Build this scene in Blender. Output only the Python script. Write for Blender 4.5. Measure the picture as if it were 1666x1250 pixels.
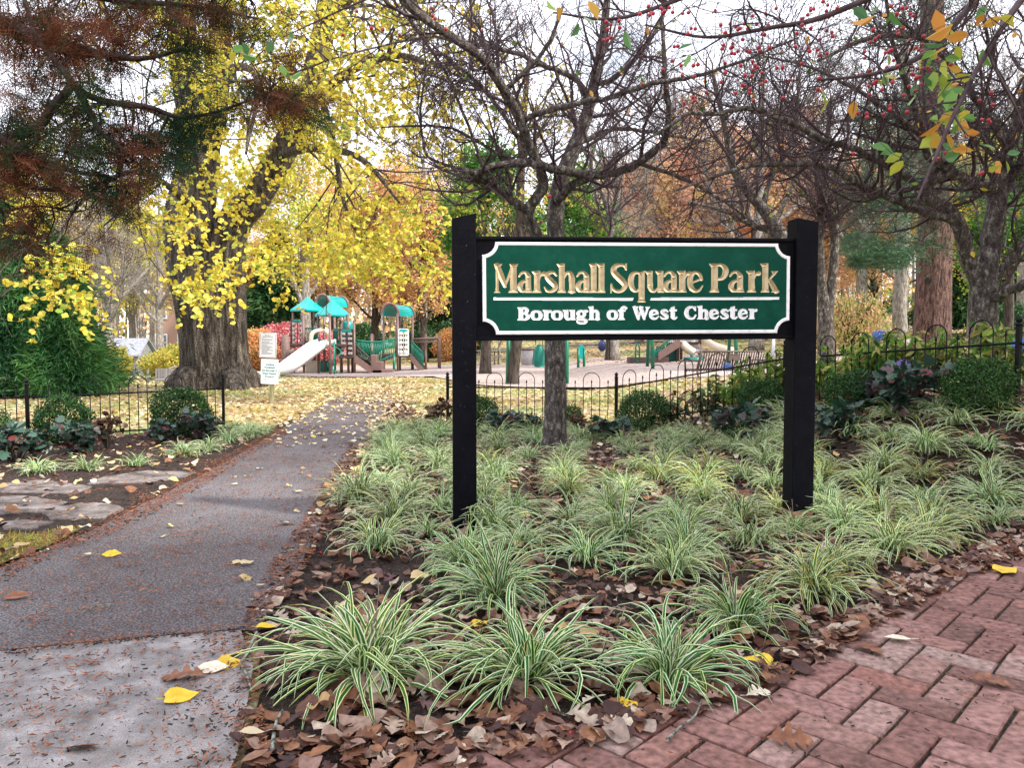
import bpy, bmesh, math, random
import numpy as np
from mathutils import Vector, Matrix, noise
R = math.radians
for o in list(bpy.data.objects):
    bpy.data.objects.remove(o)
scene = bpy.context.scene
C = scene.collection
random.seed(7)
rng = np.random.default_rng(11)

# ------------------------------------------------------------------ camera
F, CX, CY, PITCH, CAMH = 1250.0, 833.0, 625.0, R(3.0), 1.16
cd = bpy.data.cameras.new('camera')
cd.sensor_fit = 'HORIZONTAL'
cd.sensor_width = 36
cd.lens = 36 * F / 1666
cd.clip_end = 2000
cd.clip_start = 0.05
cam = bpy.data.objects.new('camera', cd)
C.objects.link(cam)
cam.location = (0, 0, CAMH)
cam.rotation_euler = (R(90) - PITCH, 0, 0)
scene.camera = cam

# ------------------------------------------------------------------ sky, sun, exposure
SUN_EL, SUN_AZ = R(40), R(115)          # azimuth clockwise from +Y
w = bpy.data.worlds.new("World")
scene.world = w
w.use_nodes = True
nt = w.node_tree
bg = nt.nodes['Background']
sky = nt.nodes.new('ShaderNodeTexSky')
sky.sky_type = 'NISHITA'
sky.sun_disc = False
sky.sun_elevation = SUN_EL
sky.sun_rotation = SUN_AZ
tc = nt.nodes.new('ShaderNodeTexCoord')
mp = nt.nodes.new('ShaderNodeMapping')
mp.inputs['Scale'].default_value = (1.4, 1.4, 3.2)
nz = nt.nodes.new('ShaderNodeTexNoise')
nz.inputs['Scale'].default_value = 2.3
nz.inputs['Detail'].default_value = 7
nz.inputs['Roughness'].default_value = 0.55
cr = nt.nodes.new('ShaderNodeValToRGB')
cr.color_ramp.elements[0].position = 0.27
cr.color_ramp.elements[1].position = 0.45
mx = nt.nodes.new('ShaderNodeMixRGB')
mx.inputs[2].default_value = (11.0, 11.2, 12.4, 1)
L = nt.links.new
L(tc.outputs['Generated'], mp.inputs[0]); L(mp.outputs[0], nz.inputs[0]); L(nz.outputs[0], cr.inputs[0])
L(cr.outputs[0], mx.inputs[0]); L(sky.outputs[0], mx.inputs[1]); L(mx.outputs[0], bg.inputs[0])
bg.inputs[1].default_value = 0.12
sd = bpy.data.lights.new('sun', 'SUN')
sd.energy = 3.9
sd.angle = R(3)
sd.color = (1, .94, .84)
sun = bpy.data.objects.new('sun', sd)
C.objects.link(sun)
dirv = Vector((math.sin(SUN_AZ) * math.cos(SUN_EL), math.cos(SUN_AZ) * math.cos(SUN_EL), math.sin(SUN_EL)))
sun.rotation_euler = dirv.to_track_quat('Z', 'Y').to_euler()
scene.view_settings.view_transform = 'Standard'
scene.view_settings.look = 'None'
scene.view_settings.gamma = 1
scene.view_settings.exposure = 0.85
scene.view_settings.use_curve_mapping = False
scene.render.engine = 'CYCLES'
scene.cycles.use_denoising = True
scene.cycles.max_bounces = 6
scene.cycles.diffuse_bounces = 3
scene.cycles.transmission_bounces = 4
scene.cycles.transparent_max_bounces = 8

# ------------------------------------------------------------------ positions in the place
def ray(px, py):
    x, y = (px - CX) / F, (CY - py) / F
    c, s = math.cos(PITCH), math.sin(PITCH)
    return (x, c + y * s, -s + y * c)
def P(px, py, Y):
    d = ray(px, py); t = Y / d[1]
    return (d[0] * t, Y, CAMH + d[2] * t)
def S_(t):
    t = np.clip(t, 0, 1); return t * t * (3 - 2 * t)
def TZ(x, y):
    x = np.asarray(x, float); y = np.asarray(y, float)
    a = 0.72 * S_((x - 1.6) / 2.6) * S_((y - 4.3) / 2.4) * (1 - .5 * S_((y - 10) / 8))
    yy = np.minimum(y, 170)
    b = 0.045 * np.log1p(np.exp((yy - 40) / 4)) * 4 * S_((x + 30) / 38)
    c = 0.05 * np.clip(x - 5, 0, 60) * S_((y - 10) / 10)
    d = -0.25 * S_(-x / 8) * S_((y - 18) / 15)
    e = 0.012 * np.sin(x * 2.1 + 1.3 * np.sin(y * 1.7)) * np.sin(y * 1.9 + x * .6) * S_((y - 9) / 3)
    return a + b + c + d + e
def tz(x, y): return float(TZ(x, y))
def G(px, py, ymax=150):
    d = ray(px, py); t0 = .3; last = CAMH
    t = t0
    while t < ymax:
        h = CAMH + d[2] * t - tz(d[0] * t, d[1] * t)
        if h < 0:
            lo, hi = t0, t
            for _ in range(20):
                m = (lo + hi) / 2
                if CAMH + d[2] * m - tz(d[0] * m, d[1] * m) < 0: hi = m
                else: lo = m
            return (d[0] * lo, d[1] * lo, tz(d[0] * lo, d[1] * lo))
        t0 = t; t *= 1.02
    return (d[0] * t, d[1] * t, tz(d[0] * t, d[1] * t))
def XY(px, Y):
    return ((px - CX) / F * Y, Y, tz((px - CX) / F * Y, Y))

# ------------------------------------------------------------------ tags
def tag(o, label=None, cat=None, group=None, kind=None):
    if label: o['label'] = label
    if cat: o['category'] = cat
    if group: o['group'] = group
    if kind: o['kind'] = kind
    return o
def empty(name, loc, label, cat, group=None, rz=0):
    o = bpy.data.objects.new(name, None); C.objects.link(o)
    o.location = loc; o.rotation_euler = (0, 0, rz)
    o.empty_display_size = .1
    return tag(o, label, cat, group)
def copy_tree(o, parent=None):
    c = o.copy(); C.objects.link(c); c.parent = parent
    for ch in list(o.children): copy_tree(ch, c)
    return c

# ------------------------------------------------------------------ mesh accumulator
class Acc:
    def __init__(self): self.v = []; self.f = []; self.n = 0
    def add(self, verts, faces, mat=0, rnd=0.5, uu=0.0, smooth=True):
        """faces: (m,k) int array."""
        verts = np.asarray(verts, float).reshape(-1, 3); faces = np.asarray(faces, int)
        if faces.ndim == 1: faces = faces.reshape(1, -1)
        rn = np.broadcast_to(np.asarray(rnd, float), (len(verts),)) if np.ndim(rnd) < 1 or len(rnd) == len(verts) else None
        un = np.broadcast_to(np.asarray(uu, float), (len(verts),))
        self.v.append((verts, rn, un))
        self.f.append((faces + self.n, mat, smooth))
        self.n += len(verts)
    def box(self, c, s, rz=0, mat=0, rnd=.5, bevel=0, M=None):
        x, y, z = [k / 2 for k in s]
        if bevel:
            b = bevel; V = []
            for sx in (-1, 1):
                for sy in (-1, 1):
                    for sz in (-1, 1):
                        V += [(sx * (x - b), sy * (y - b), sz * z), (sx * (x - b), sy * y, sz * (z - b)), (sx * x, sy * (y - b), sz * (z - b))]
            V = np.array(V)
            idx = lambda sx, sy, sz, k: ((sx > 0) * 4 + (sy > 0) * 2 + (sz > 0)) * 3 + k
            Q = []; T = []
            for s1 in (-1, 1):
                Q.append([idx(-1, -1, s1, 0), idx(1, -1, s1, 0), idx(1, 1, s1, 0), idx(-1, 1, s1, 0)][::s1])
                Q.append([idx(-1, s1, -1, 1), idx(-1, s1, 1, 1), idx(1, s1, 1, 1), idx(1, s1, -1, 1)][::s1])
                Q.append([idx(s1, -1, -1, 2), idx(s1, 1, -1, 2), idx(s1, 1, 1, 2), idx(s1, -1, 1, 2)][::s1])
            for a in (-1, 1):
                for c_ in (-1, 1):
                    g = a * c_
                    Q.append([idx(-1, a, c_, 0), idx(1, a, c_, 0), idx(1, a, c_, 1), idx(-1, a, c_, 1)][::-g])
                    Q.append([idx(a, -1, c_, 0), idx(a, 1, c_, 0), idx(a, 1, c_, 2), idx(a, -1, c_, 2)][::g])
                    Q.append([idx(a, c_, -1, 1), idx(a, c_, 1, 1), idx(a, c_, 1, 2), idx(a, c_, -1, 2)][::-g])
            for a in (-1, 1):
                for b_ in (-1, 1):
                    for c_ in (-1, 1):
                        T.append([idx(a, b_, c_, 0), idx(a, b_, c_, 1), idx(a, b_, c_, 2)][::-(a * b_ * c_)])
        else:
            V = np.array([(sx * x, sy * y, sz * z) for sx in (-1, 1) for sy in (-1, 1) for sz in (-1, 1)])
            Q = [(0, 1, 3, 2), (4, 6, 7, 5), (0, 4, 5, 1), (2, 3, 7, 6), (0, 2, 6, 4), (1, 5, 7, 3)]; T = None
        if M is not None: V = V @ np.array(M).T
        cz, sz_ = math.cos(rz), math.sin(rz)
        V = V @ np.array([[cz, sz_, 0], [-sz_, cz, 0], [0, 0, 1]]) + np.array(c)
        n0 = self.n
        self.v.append((V, np.full(len(V), rnd), np.zeros(len(V)))); self.n += len(V)
        self.f.append((np.array(Q) + n0, mat, False))
        if T is not None and len(T): self.f.append((np.array(T) + n0, mat, False))
    def tube(self, pts, r, sides=8, mat=0, rnd=.5, cap=True, flute=None):
        pts = np.asarray(pts, float); n = len(pts)
        r = np.broadcast_to(np.asarray(r, float), (n,))
        tubes(self, pts[None], r[None], sides, mat, rnd, flute)
        if cap:
            b = self.n - n * sides
            self.f.append((np.array([[b + i for i in range(sides)][::-1]]), mat, False))
            self.f.append((np.array([[b + (n - 1) * sides + i for i in range(sides)]]), mat, False))
    def bar(self, a, b, r, sides=6, mat=0): self.tube([a, b], r, sides, mat)
    def lathe(self, c, prof, sides=16, mat=0, rnd=.5):
        ang = np.linspace(0, 2 * np.pi, sides, endpoint=False)
        V = np.array([[(c[0] + r * math.cos(a), c[1] + r * math.sin(a), c[2] + z) for a in ang] for r, z in prof]).reshape(-1, 3)
        m = len(prof); Fs = []
        for i in range(m - 1):
            for j in range(sides):
                k = (j + 1) % sides
                Fs.append((i * sides + j, i * sides + k, (i + 1) * sides + k, (i + 1) * sides + j))
        n0 = self.n
        self.add(V, Fs, mat, rnd)
        self.f.append((np.array([[n0 + j for j in range(sides)][::-1]]), mat, False))
        self.f.append((np.array([[n0 + (m - 1) * sides + j for j in range(sides)]]), mat, False))
    def build(self, name, mats, parent=None, loc=None, auto=None):
        me = bpy.data.meshes.new(name)
        V = np.concatenate([a[0] for a in self.v]); rn = np.concatenate([a[1] for a in self.v]); un = np.concatenate([a[2] for a in self.v])
        if not isinstance(mats, (list, tuple)): mats = [mats]
        cnt = []; mi = []; sm = []; lp = []
        for f, m, s in self.f:
            k = len(f)
            cnt.append(np.full(k, f.shape[1])); lp.append(f.ravel())
            mi.append(np.broadcast_to(np.asarray(m), (k,))); sm.append(np.full(k, s))
        cnt = np.concatenate(cnt); mi = np.concatenate(mi); sm = np.concatenate(sm); lp = np.concatenate(lp)
        me.vertices.add(len(V)); me.vertices.foreach_set('co', V.ravel())
        me.loops.add(len(lp)); me.loops.foreach_set('vertex_index', lp.astype(np.int32))
        me.polygons.add(len(cnt))
        st = np.concatenate([[0], np.cumsum(cnt)[:-1]])
        me.polygons.foreach_set('loop_start', st.astype(np.int32))
        me.polygons.foreach_set('loop_total', cnt.astype(np.int32))
        me.polygons.foreach_set('material_index', mi.astype(np.int32))
        me.polygons.foreach_set('use_smooth', sm.astype(bool))
        me.update(calc_edges=True)
        a = me.attributes.new('rnd', 'FLOAT', 'POINT'); a.data.foreach_set('value', rn.astype(np.float32))
        a = me.attributes.new('uu', 'FLOAT', 'POINT'); a.data.foreach_set('value', un.astype(np.float32))
        for m in mats: me.materials.append(m)
        o = bpy.data.objects.new(name, me); C.objects.link(o)
        if parent: o.parent = parent
        if loc is not None: o.location = loc
        return o

def nrm(a): return a / np.maximum(np.linalg.norm(a, axis=-1, keepdims=True), 1e-9)
def tubes(acc, Pp, Rr, sides=3, mat=0, rnd=.5, flute=None):
    """Pp (B,N,3), Rr (B,N)"""
    B, N, _ = Pp.shape
    T = np.gradient(Pp, axis=1) if N > 2 else np.repeat((Pp[:, 1:] - Pp[:, :1]), 2, 1)
    T = nrm(T)
    mean = nrm(Pp[:, -1] - Pp[:, 0])
    ax = np.eye(3)[np.argmin(np.abs(mean), axis=1)][:, None, :]
    A = nrm(np.cross(T, np.broadcast_to(ax, T.shape))); Bn = np.cross(T, A)
    ang = np.linspace(0, 2 * np.pi, sides, endpoint=False)
    rr = Rr[:, :, None]
    if flute is not None: rr = rr * (1 + flute(ang)[None, None, :])
    V = Pp[:, :, None, :] + rr[..., None] * (np.cos(ang)[None, None, :, None] * A[:, :, None, :] + np.sin(ang)[None, None, :, None] * Bn[:, :, None, :])
    b = (np.arange(B) * N * sides)[:, None, None]; i = (np.arange(N - 1) * sides)[None, :, None]; j = np.arange(sides)[None, None, :]; k = (j + 1) % sides
    Fq = np.stack([b + i + j, b + i + k, b + i + sides + k, b + i + sides + j], -1).reshape(-1, 4)
    rn = np.asarray(rnd, float)
    if rn.ndim == 1: rn = np.repeat(rn, N * sides)
    else: rn = np.full(B * N * sides, float(rn))
    acc.v.append((V.reshape(-1, 3), rn, np.zeros(B * N * sides)))
    acc.f.append((Fq + acc.n, mat, True)); acc.n += B * N * sides

def smooth_line(pts, n=None, per=4):
    """Catmull-Rom through rows of any width"""
    p = np.asarray(pts, float); m = len(p)
    if m < 3: 
        t = np.linspace(0, 1, per + 1)[:, None]; return p[0] * (1 - t) + p[1] * t
    q = np.vstack([2 * p[0] - p[1], p, 2 * p[-1] - p[-2]]); out = []
    for i in range(1, m):
        a, b, c, d = q[i - 1], q[i], q[i + 1], q[i + 2]
        for t in np.linspace(0, 1, per, endpoint=False):
            out.append(.5 * ((2 * b) + (-a + c) * t + (2 * a - 5 * b + 4 * c - d) * t * t + (-a + 3 * b - 3 * c + d) * t ** 3))
    out.append(p[-1]); return np.array(out)

def resample(lines, N):
    """list of (k,4) x,y,z,r -> (B,N,3),(B,N)"""
    Pp = []; Rr = []
    for l in lines:
        l = np.asarray(l, float)
        s = np.concatenate([[0], np.cumsum(np.linalg.norm(np.diff(l[:, :3], axis=0), axis=1))]); t = np.linspace(0, s[-1], N)
        Pp.append(np.stack([np.interp(t, s, l[:, k]) for k in range(3)], -1)); Rr.append(np.interp(t, s, l[:, 3]))
    return np.array(Pp), np.array(Rr)

def sprout(Pp, Rr, n, t0, t1, lmin, lmax, ang=55, up=0.0, wig=.25, npts=5, rr=.5, rmin=.002, rmax=9, taper=.25, rg=None, flat=1.0):
    """n children on the given parent lines, grown as bent random walks"""
    rg = rg or rng
    B, N, _ = Pp.shape
    ln = np.linalg.norm(Pp[:, -1] - Pp[:, 0], axis=1) + .01
    pi = rg.choice(B, n, p=ln / ln.sum())
    t = rg.uniform(t0, t1, n) * (N - 1); i = np.minimum(t.astype(int), N - 2); f = (t - i)[:, None]
    st = Pp[pi, i] * (1 - f) + Pp[pi, i + 1] * f
    pr = Rr[pi, i] * (1 - f[:, 0]) + Rr[pi, i + 1] * f[:, 0]
    T = nrm(Pp[pi, i + 1] - Pp[pi, i])
    rp = rg.normal(size=(n, 3)); rp[:, 2] *= flat
    rp = nrm(rp - (rp * T).sum(1, keepdims=True) * T)
    a = np.radians(rg.normal(ang, 14, n))[:, None]
    d = nrm(T * np.cos(a) + rp * np.sin(a))
    le = rg.uniform(lmin, lmax, n) * (1 - .45 * t / (N - 1))
    r0 = np.clip(pr * rr * rg.uniform(.7, 1.1, n), rmin, rmax)
    pts = [st]; cur = st
    drift = nrm(rg.normal(size=(n, 3))) * wig * .6
    for k in range(npts - 1):
        d = nrm(d + rg.normal(size=(n, 3)) * wig * .6 + drift * .5 + np.array([0, 0, up]))
        cur = cur + d * (le / (npts - 1))[:, None]; pts.append(cur)
    PP = np.stack(pts, 1); RR = np.maximum(r0[:, None] * np.linspace(1, taper, npts)[None], rmin * .6)
    return PP, RR

# leaf templates: verts (x along, y across, z up), faces
def tpl_oval():
    V = np.array([(0, 0, 0), (.25, .22, .04), (.6, .26, .05), (1, 0, -.06), (.6, -.26, .05), (.25, -.22, .04)])
    return V, [(0, 1, 2, 3), (0, 3, 4, 5)]
def tpl_round():
    V = np.array([(0, 0, 0), (-.06, .26, .02), (.25, .48, .05), (.65, .42, .04), (1, 0, -.1), (.65, -.42, .04), (.25, -.48, .05), (-.06, -.26, .02)])
    return V, [(0, 1, 2, 3), (0, 3, 4, 4), (0, 4, 5, 6), (0, 6, 7, 7)]
def tpl_diamond():
    V = np.array([(0, 0, 0), (.5, .3, .06), (1, 0, -.04), (.5, -.3, .06)])
    return V, [(0, 1, 2, 3)]
def leaves(acc, c, d, nn, size, V, faces, rnd, mat=0, zs=None, wid=1.0):
    c = np.asarray(c); n = len(c)
    d = nrm(d); s = nrm(np.cross(nn, d)); up = np.cross(d, s)
    size = np.broadcast_to(size, (n,))[:, None, None]
    zz = np.ones(n) if zs is None else zs
    Vx = V[None, :, 0:1] * d[:, None] + wid * V[None, :, 1:2] * s[:, None] + (V[None, :, 2:3] * zz[:, None, None]) * up[:, None]
    W = c[:, None] + size * Vx
    k = len(V); off = (np.arange(n) * k)[:, None]
    q = [f for f in faces if len(f) == 4 and f[3] != f[2]]; t = [f[:3] for f in faces if len(f) == 3 or f[3] == f[2]]
    acc.v.append((W.reshape(-1, 3), np.repeat(rnd, k), np.tile(V[:, 1], n)))
    for fs in (q, t):
        if fs:
            fa = np.array(fs); acc.f.append(((fa[None] + off[:, :, None]).reshape(-1, fa.shape[1]) + acc.n, mat, False))
    acc.n += n * k
def rdir(n, zb=0, zs=1, rg=None):
    a = (rg or rng).normal(size=(n, 3)); a[:, 2] = a[:, 2] * zs + zb; return nrm(a)

# ------------------------------------------------------------------ materials
def _nodes(name):
    m = bpy.data.materials.new(name); m.use_nodes = True
    n = m.node_tree.nodes; return m, m.node_tree, n, n['Principled BSDF'], m.node_tree.links.new
def set_ramp(cr, stops):
    e = cr.color_ramp.elements
    while len(e) < len(stops): e.new(.5)
    for k, (p, c) in enumerate(stops): e[k].position = p; e[k].color = (*c, 1)
def mat_rnd(name, stops, rough=.7, transl=0.0, spec=.3, attr='rnd', bump=0, bscale=60, metallic=0, mott=0):
    m, t, n, b, l = _nodes(name)
    at = n.new('ShaderNodeAttribute'); at.attribute_name = attr
    cr = n.new('ShaderNodeValToRGB'); set_ramp(cr, stops)
    l(at.outputs['Fac'], cr.inputs[0]); col = cr.outputs[0]
    if mott:
        tcn = n.new('ShaderNodeTexCoord'); nn = n.new('ShaderNodeTexNoise'); nn.inputs['Scale'].default_value = bscale; nn.inputs['Detail'].default_value = 4
        l(tcn.outputs['Object'], nn.inputs[0])
        hs = n.new('ShaderNodeHueSaturation'); mr = n.new('ShaderNodeMapRange'); mr.inputs[1].default_value = .3; mr.inputs[2].default_value = .7
        mr.inputs[3].default_value = 1 - mott; mr.inputs[4].default_value = 1 + mott
        l(nn.outputs[0], mr.inputs[0]); l(mr.outputs[0], hs.inputs['Value']); l(col, hs.inputs['Color']); col = hs.outputs[0]
    l(col, b.inputs['Base Color']); b.inputs['Roughness'].default_value = rough
    b.inputs['Specular IOR Level'].default_value = spec; b.inputs['Metallic'].default_value = metallic
    if transl:
        tr = n.new('ShaderNodeBsdfTranslucent'); ms = n.new('ShaderNodeMixShader'); ms.inputs[0].default_value = transl
        l(col, tr.inputs[0]); l(b.outputs[0], ms.inputs[1]); l(tr.outputs[0], ms.inputs[2]); l(ms.outputs[0], n['Material Output'].inputs[0])
    if bump:
        tcn = n.new('ShaderNodeTexCoord'); nn = n.new('ShaderNodeTexNoise'); nn.inputs['Scale'].default_value = bscale; nn.inputs['Detail'].default_value = 5
        bp = n.new('ShaderNodeBump'); bp.inputs['Strength'].default_value = bump; bp.inputs['Distance'].default_value = .01
        l(tcn.outputs['Object'], nn.inputs[0]); l(nn.outputs[0], bp.inputs['Height']); l(bp.outputs[0], b.inputs['Normal'])
    return m
def mat_noise(name, stops, scale=(1, 1, 1), nscale=5, detail=6, rough=.85, bump=.3, bdist=.02, spec=.3, metallic=0, rlo=.5, voro=False, dist=0, fine=None, big=None):
    """noise-coloured material. fine=(scale, amount) multiplies a fine grain; big=(scale, stops, lo, hi) mixes large patches"""
    m, t, n, b, l = _nodes(name)
    tcn = n.new('ShaderNodeTexCoord'); mpn = n.new('ShaderNodeMapping'); mpn.inputs['Scale'].default_value = scale
    l(tcn.outputs['Object'], mpn.inputs[0])
    if voro:
        nn = n.new('ShaderNodeTexVoronoi'); nn.inputs['Scale'].default_value = nscale; o = nn.outputs['Distance']
    else:
        nn = n.new('ShaderNodeTexNoise'); nn.inputs['Scale'].default_value = nscale; nn.inputs['Detail'].default_value = detail
        nn.inputs['Roughness'].default_value = rlo + .1; nn.inputs['Distortion'].default_value = dist; o = nn.outputs[0]
    l(mpn.outputs[0], nn.inputs['Vector'])
    cr = n.new('ShaderNodeValToRGB'); set_ramp(cr, stops); l(o, cr.inputs[0]); col = cr.outputs[0]
    if big:
        n2 = n.new('ShaderNodeTexNoise'); n2.inputs['Scale'].default_value = big[0]; n2.inputs['Detail'].default_value = 5; l(tcn.outputs['Object'], n2.inputs['Vector'])
        c2 = n.new('ShaderNodeValToRGB'); set_ramp(c2, big[1]); l(o, c2.inputs[0])
        mr = n.new('ShaderNodeMapRange'); mr.inputs[1].default_value = big[2]; mr.inputs[2].default_value = big[3]; l(n2.outputs[0], mr.inputs[0])
        mm = n.new('ShaderNodeMixRGB'); l(mr.outputs[0], mm.inputs[0]); l(col, mm.inputs[1]); l(c2.outputs[0], mm.inputs[2]); col = mm.outputs[0]
    hgt = o
    if fine:
        n3 = n.new('ShaderNodeTexNoise'); n3.inputs['Scale'].default_value = fine[0]; n3.inputs['Detail'].default_value = 3; l(tcn.outputs['Object'], n3.inputs['Vector'])
        mr = n.new('ShaderNodeMapRange'); mr.inputs[1].default_value = .35; mr.inputs[2].default_value = .65; mr.inputs[3].default_value = 1 - fine[1]; mr.inputs[4].default_value = 1 + fine[1]
        l(n3.outputs[0], mr.inputs[0])
        hs = n.new('ShaderNodeHueSaturation'); l(mr.outputs[0], hs.inputs['Value']); l(col, hs.inputs['Color']); col = hs.outputs[0]
        ad = n.new('ShaderNodeMath'); ad.operation = 'ADD'; l(o, ad.inputs[0]); l(n3.outputs[0], ad.inputs[1]); hgt = ad.outputs[0]
    l(col, b.inputs['Base Color']); b.inputs['Roughness'].default_value = rough; b.inputs['Specular IOR Level'].default_value = spec; b.inputs['Metallic'].default_value = metallic
    if bump:
        bp = n.new('ShaderNodeBump'); bp.inputs['Strength'].default_value = bump; bp.inputs['Distance'].default_value = bdist
        l(hgt, bp.inputs['Height']); l(bp.outputs[0], b.inputs['Normal'])
    return m
def plain(name, col, rough=.5, metallic=0, spec=.5, var=.12, vs=30, bump=.05, bdist=.002):
    lo = tuple(c * (1 - var) for c in col); hi = tuple(min(1, c * (1 + var)) for c in col)
    return mat_noise(name, [(.3, lo), (.7, hi)], nscale=vs, detail=4, rough=rough, bump=bump, bdist=bdist, spec=spec, metallic=metallic)

M = {}
M['bark_apple'] = mat_noise('crabapple_bark', [(.32, (.022, .017, .016)), (.52, (.085, .07, .062)), (.7, (.3, .285, .25))], (7, 7, 3.2), 3.5, 8, bump=.9, bdist=.02, fine=(55, .35))
M['twig_apple'] = mat_noise('crabapple_twig', [(.35, (.028, .015, .02)), (.7, (.09, .055, .062))], (1, 1, 1), 18, 4, bump=.2, rough=.7)
M['bark_big'] = mat_noise('old_furrowed_bark', [(.36, (.02, .014, .011)), (.5, (.085, .066, .053)), (.66, (.22, .19, .155))], (3.8, 3.8, .55), 3.2, 9, bump=1.0, bdist=.12, dist=.6, fine=(24, .3))
M['bark_pine'] = mat_noise('red_brown_pine_bark', [(.38, (.035, .018, .015)), (.5, (.13, .07, .058)), (.66, (.25, .155, .13))], (5, 5, 1.2), 3, 7, bump=1.0, bdist=.08, dist=.4, fine=(30, .25))
M['bark_grey'] = mat_noise('grey_bark', [(.34, (.11, .095, .08)), (.5, (.24, .21, .18)), (.66, (.42, .39, .35))], (5, 5, 1.4), 3, 7, bump=.8, bdist=.05, fine=(30, .25))
M['bark_dark'] = mat_noise('dark_bark', [(.36, (.02, .015, .012)), (.65, (.09, .07, .055))], (5, 5, 1.2), 3, 7, bump=.8, bdist=.05)
M['bark_cedar'] = mat_noise('cedar_bark', [(.36, (.012, .009, .009)), (.65, (.06, .035, .03))], (14, 14, 14), 3, 7, bump=.8, bdist=.01)
# ================================================================== the ground
M['lawn'] = mat_noise('leafy_lawn', [(.3, (.1, .06, .03)), (.42, (.26, .17, .08)), (.52, (.42, .31, .16)), (.62, (.5, .42, .25)), (.72, (.6, .55, .4))], (1, 1, 1), 16, 5, rough=.9, bump=.6, bdist=.03,
                      big=(.35, [(.35, (.08, .12, .03)), (.5, (.22, .28, .09)), (.62, (.42, .42, .2))], .44, .58), fine=(70, .3))
M['mulch'] = mat_noise('dark_bark_mulch', [(.35, (.012, .008, .007)), (.52, (.05, .03, .024)), (.7, (.13, .08, .058))], (1, 1, 1), 55, 6, rough=.9, bump=1, bdist=.03, fine=(160, .4))
M['asphalt'] = mat_noise('worn_asphalt', [(.36, (.045, .04, .043)), (.5, (.125, .115, .12)), (.64, (.27, .25, .262))], (1, 1, 1), 105, 4, rough=.9, bump=.7, bdist=.007,
                         big=(.9, [(.36, (.035, .03, .032)), (.5, (.09, .078, .08)), (.64, (.2, .175, .18))], .42, .6), fine=(230, .35))
M['concrete'] = mat_noise('pale_concrete', [(.3, (.125, .115, .112)), (.5, (.23, .215, .213)), (.7, (.36, .34, .338))], (1, 1, 1), 9, 8, rough=.9, bump=.4, bdist=.006, fine=(240, .28),
                          big=(1.7, [(.3, (.14, .125, .12)), (.6, (.27, .25, .245))], .5, .66))
M['stone'] = mat_noise('flat_paving_stone', [(.3, (.05, .04, .036)), (.5, (.15, .128, .118)), (.7, (.28, .25, .235))], (1, 1, 1), 6, 9, rough=.9, bump=.5, bdist=.01, fine=(90, .3))
M['woodchip'] = mat_noise('pale_wood_chip_surface', [(.3, (.2, .145, .125)), (.5, (.38, .3, .27)), (.7, (.56, .47, .43))], (1, 1, 1), 12, 6, rough=.95, bump=.5, bdist=.03, fine=(40, .25))

def ax_grid(lo, hi, near, step, grow=1.09):
    out = [0.0]; s = step
    while out[-1] < hi:
        if out[-1] > near: s *= grow
        out.append(out[-1] + s)
    o2 = [0.0]; s = step
    while o2[-1] > lo:
        if -o2[-1] > near: s *= grow
        o2.append(o2[-1] - s)
    return np.array(o2[::-1][:-1] + out)
gx = ax_grid(-420, 420, 8, .16); gy = ax_grid(-30, 900, 12, .16)
XX, YY = np.meshgrid(gx, gy, indexing='ij'); nx, ny = XX.shape
V = np.stack([XX, YY, TZ(XX, YY)], -1).reshape(-1, 3)
ii, jj = np.meshgrid(np.arange(nx - 1), np.arange(ny - 1), indexing='ij')
q = (ii * ny + jj).ravel()
a = Acc(); a.add(V, np.stack([q, q + ny, q + ny + 1, q + 1], -1))
ground = a.build('ground', M['lawn']); tag(ground, kind='structure')

def drape(name, poly, mat, off, step=.25, zf=None, thick=0):
    bm = bmesh.new()
    f = bm.faces.new([bm.verts.new((x, y, 0)) for x, y in poly])
    xs = [p[0] for p in poly]; ys = [p[1] for p in poly]
    for ax, (lo, hi) in enumerate(((min(xs), max(xs)), (min(ys), max(ys)))):
        no = (1, 0, 0) if ax == 0 else (0, 1, 0); k = math.floor(lo / step) + 1
        while k * step < hi:
            co = (k * step, 0, 0) if ax == 0 else (0, k * step, 0)
            bmesh.ops.bisect_plane(bm, geom=bm.verts[:] + bm.edges[:] + bm.faces[:], plane_co=co, plane_no=no); k += 1
    if thick:
        r = bmesh.ops.extrude_edge_only(bm, edges=[e for e in bm.edges if e.is_boundary])
        low = {v for v in r['geom'] if isinstance(v, bmesh.types.BMVert)}
    else: low = set()
    for v in bm.verts: v.co.z = tz(v.co.x, v.co.y) + off + (zf(v.co.x, v.co.y) if zf else 0) - (thick if v in low else 0)
    bmesh.ops.recalc_face_normals(bm, faces=bm.faces)
    me = bpy.data.meshes.new(name); bm.to_mesh(me); bm.free(); me.materials.append(mat)
    if sum(p.normal.z for p in me.polygons) < 0: me.flip_normals()
    o = bpy.data.objects.new(name, me); C.objects.link(o); return tag(o, kind='structure')
def g2(*pts): return [G(*p)[:2] for p in pts]

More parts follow.
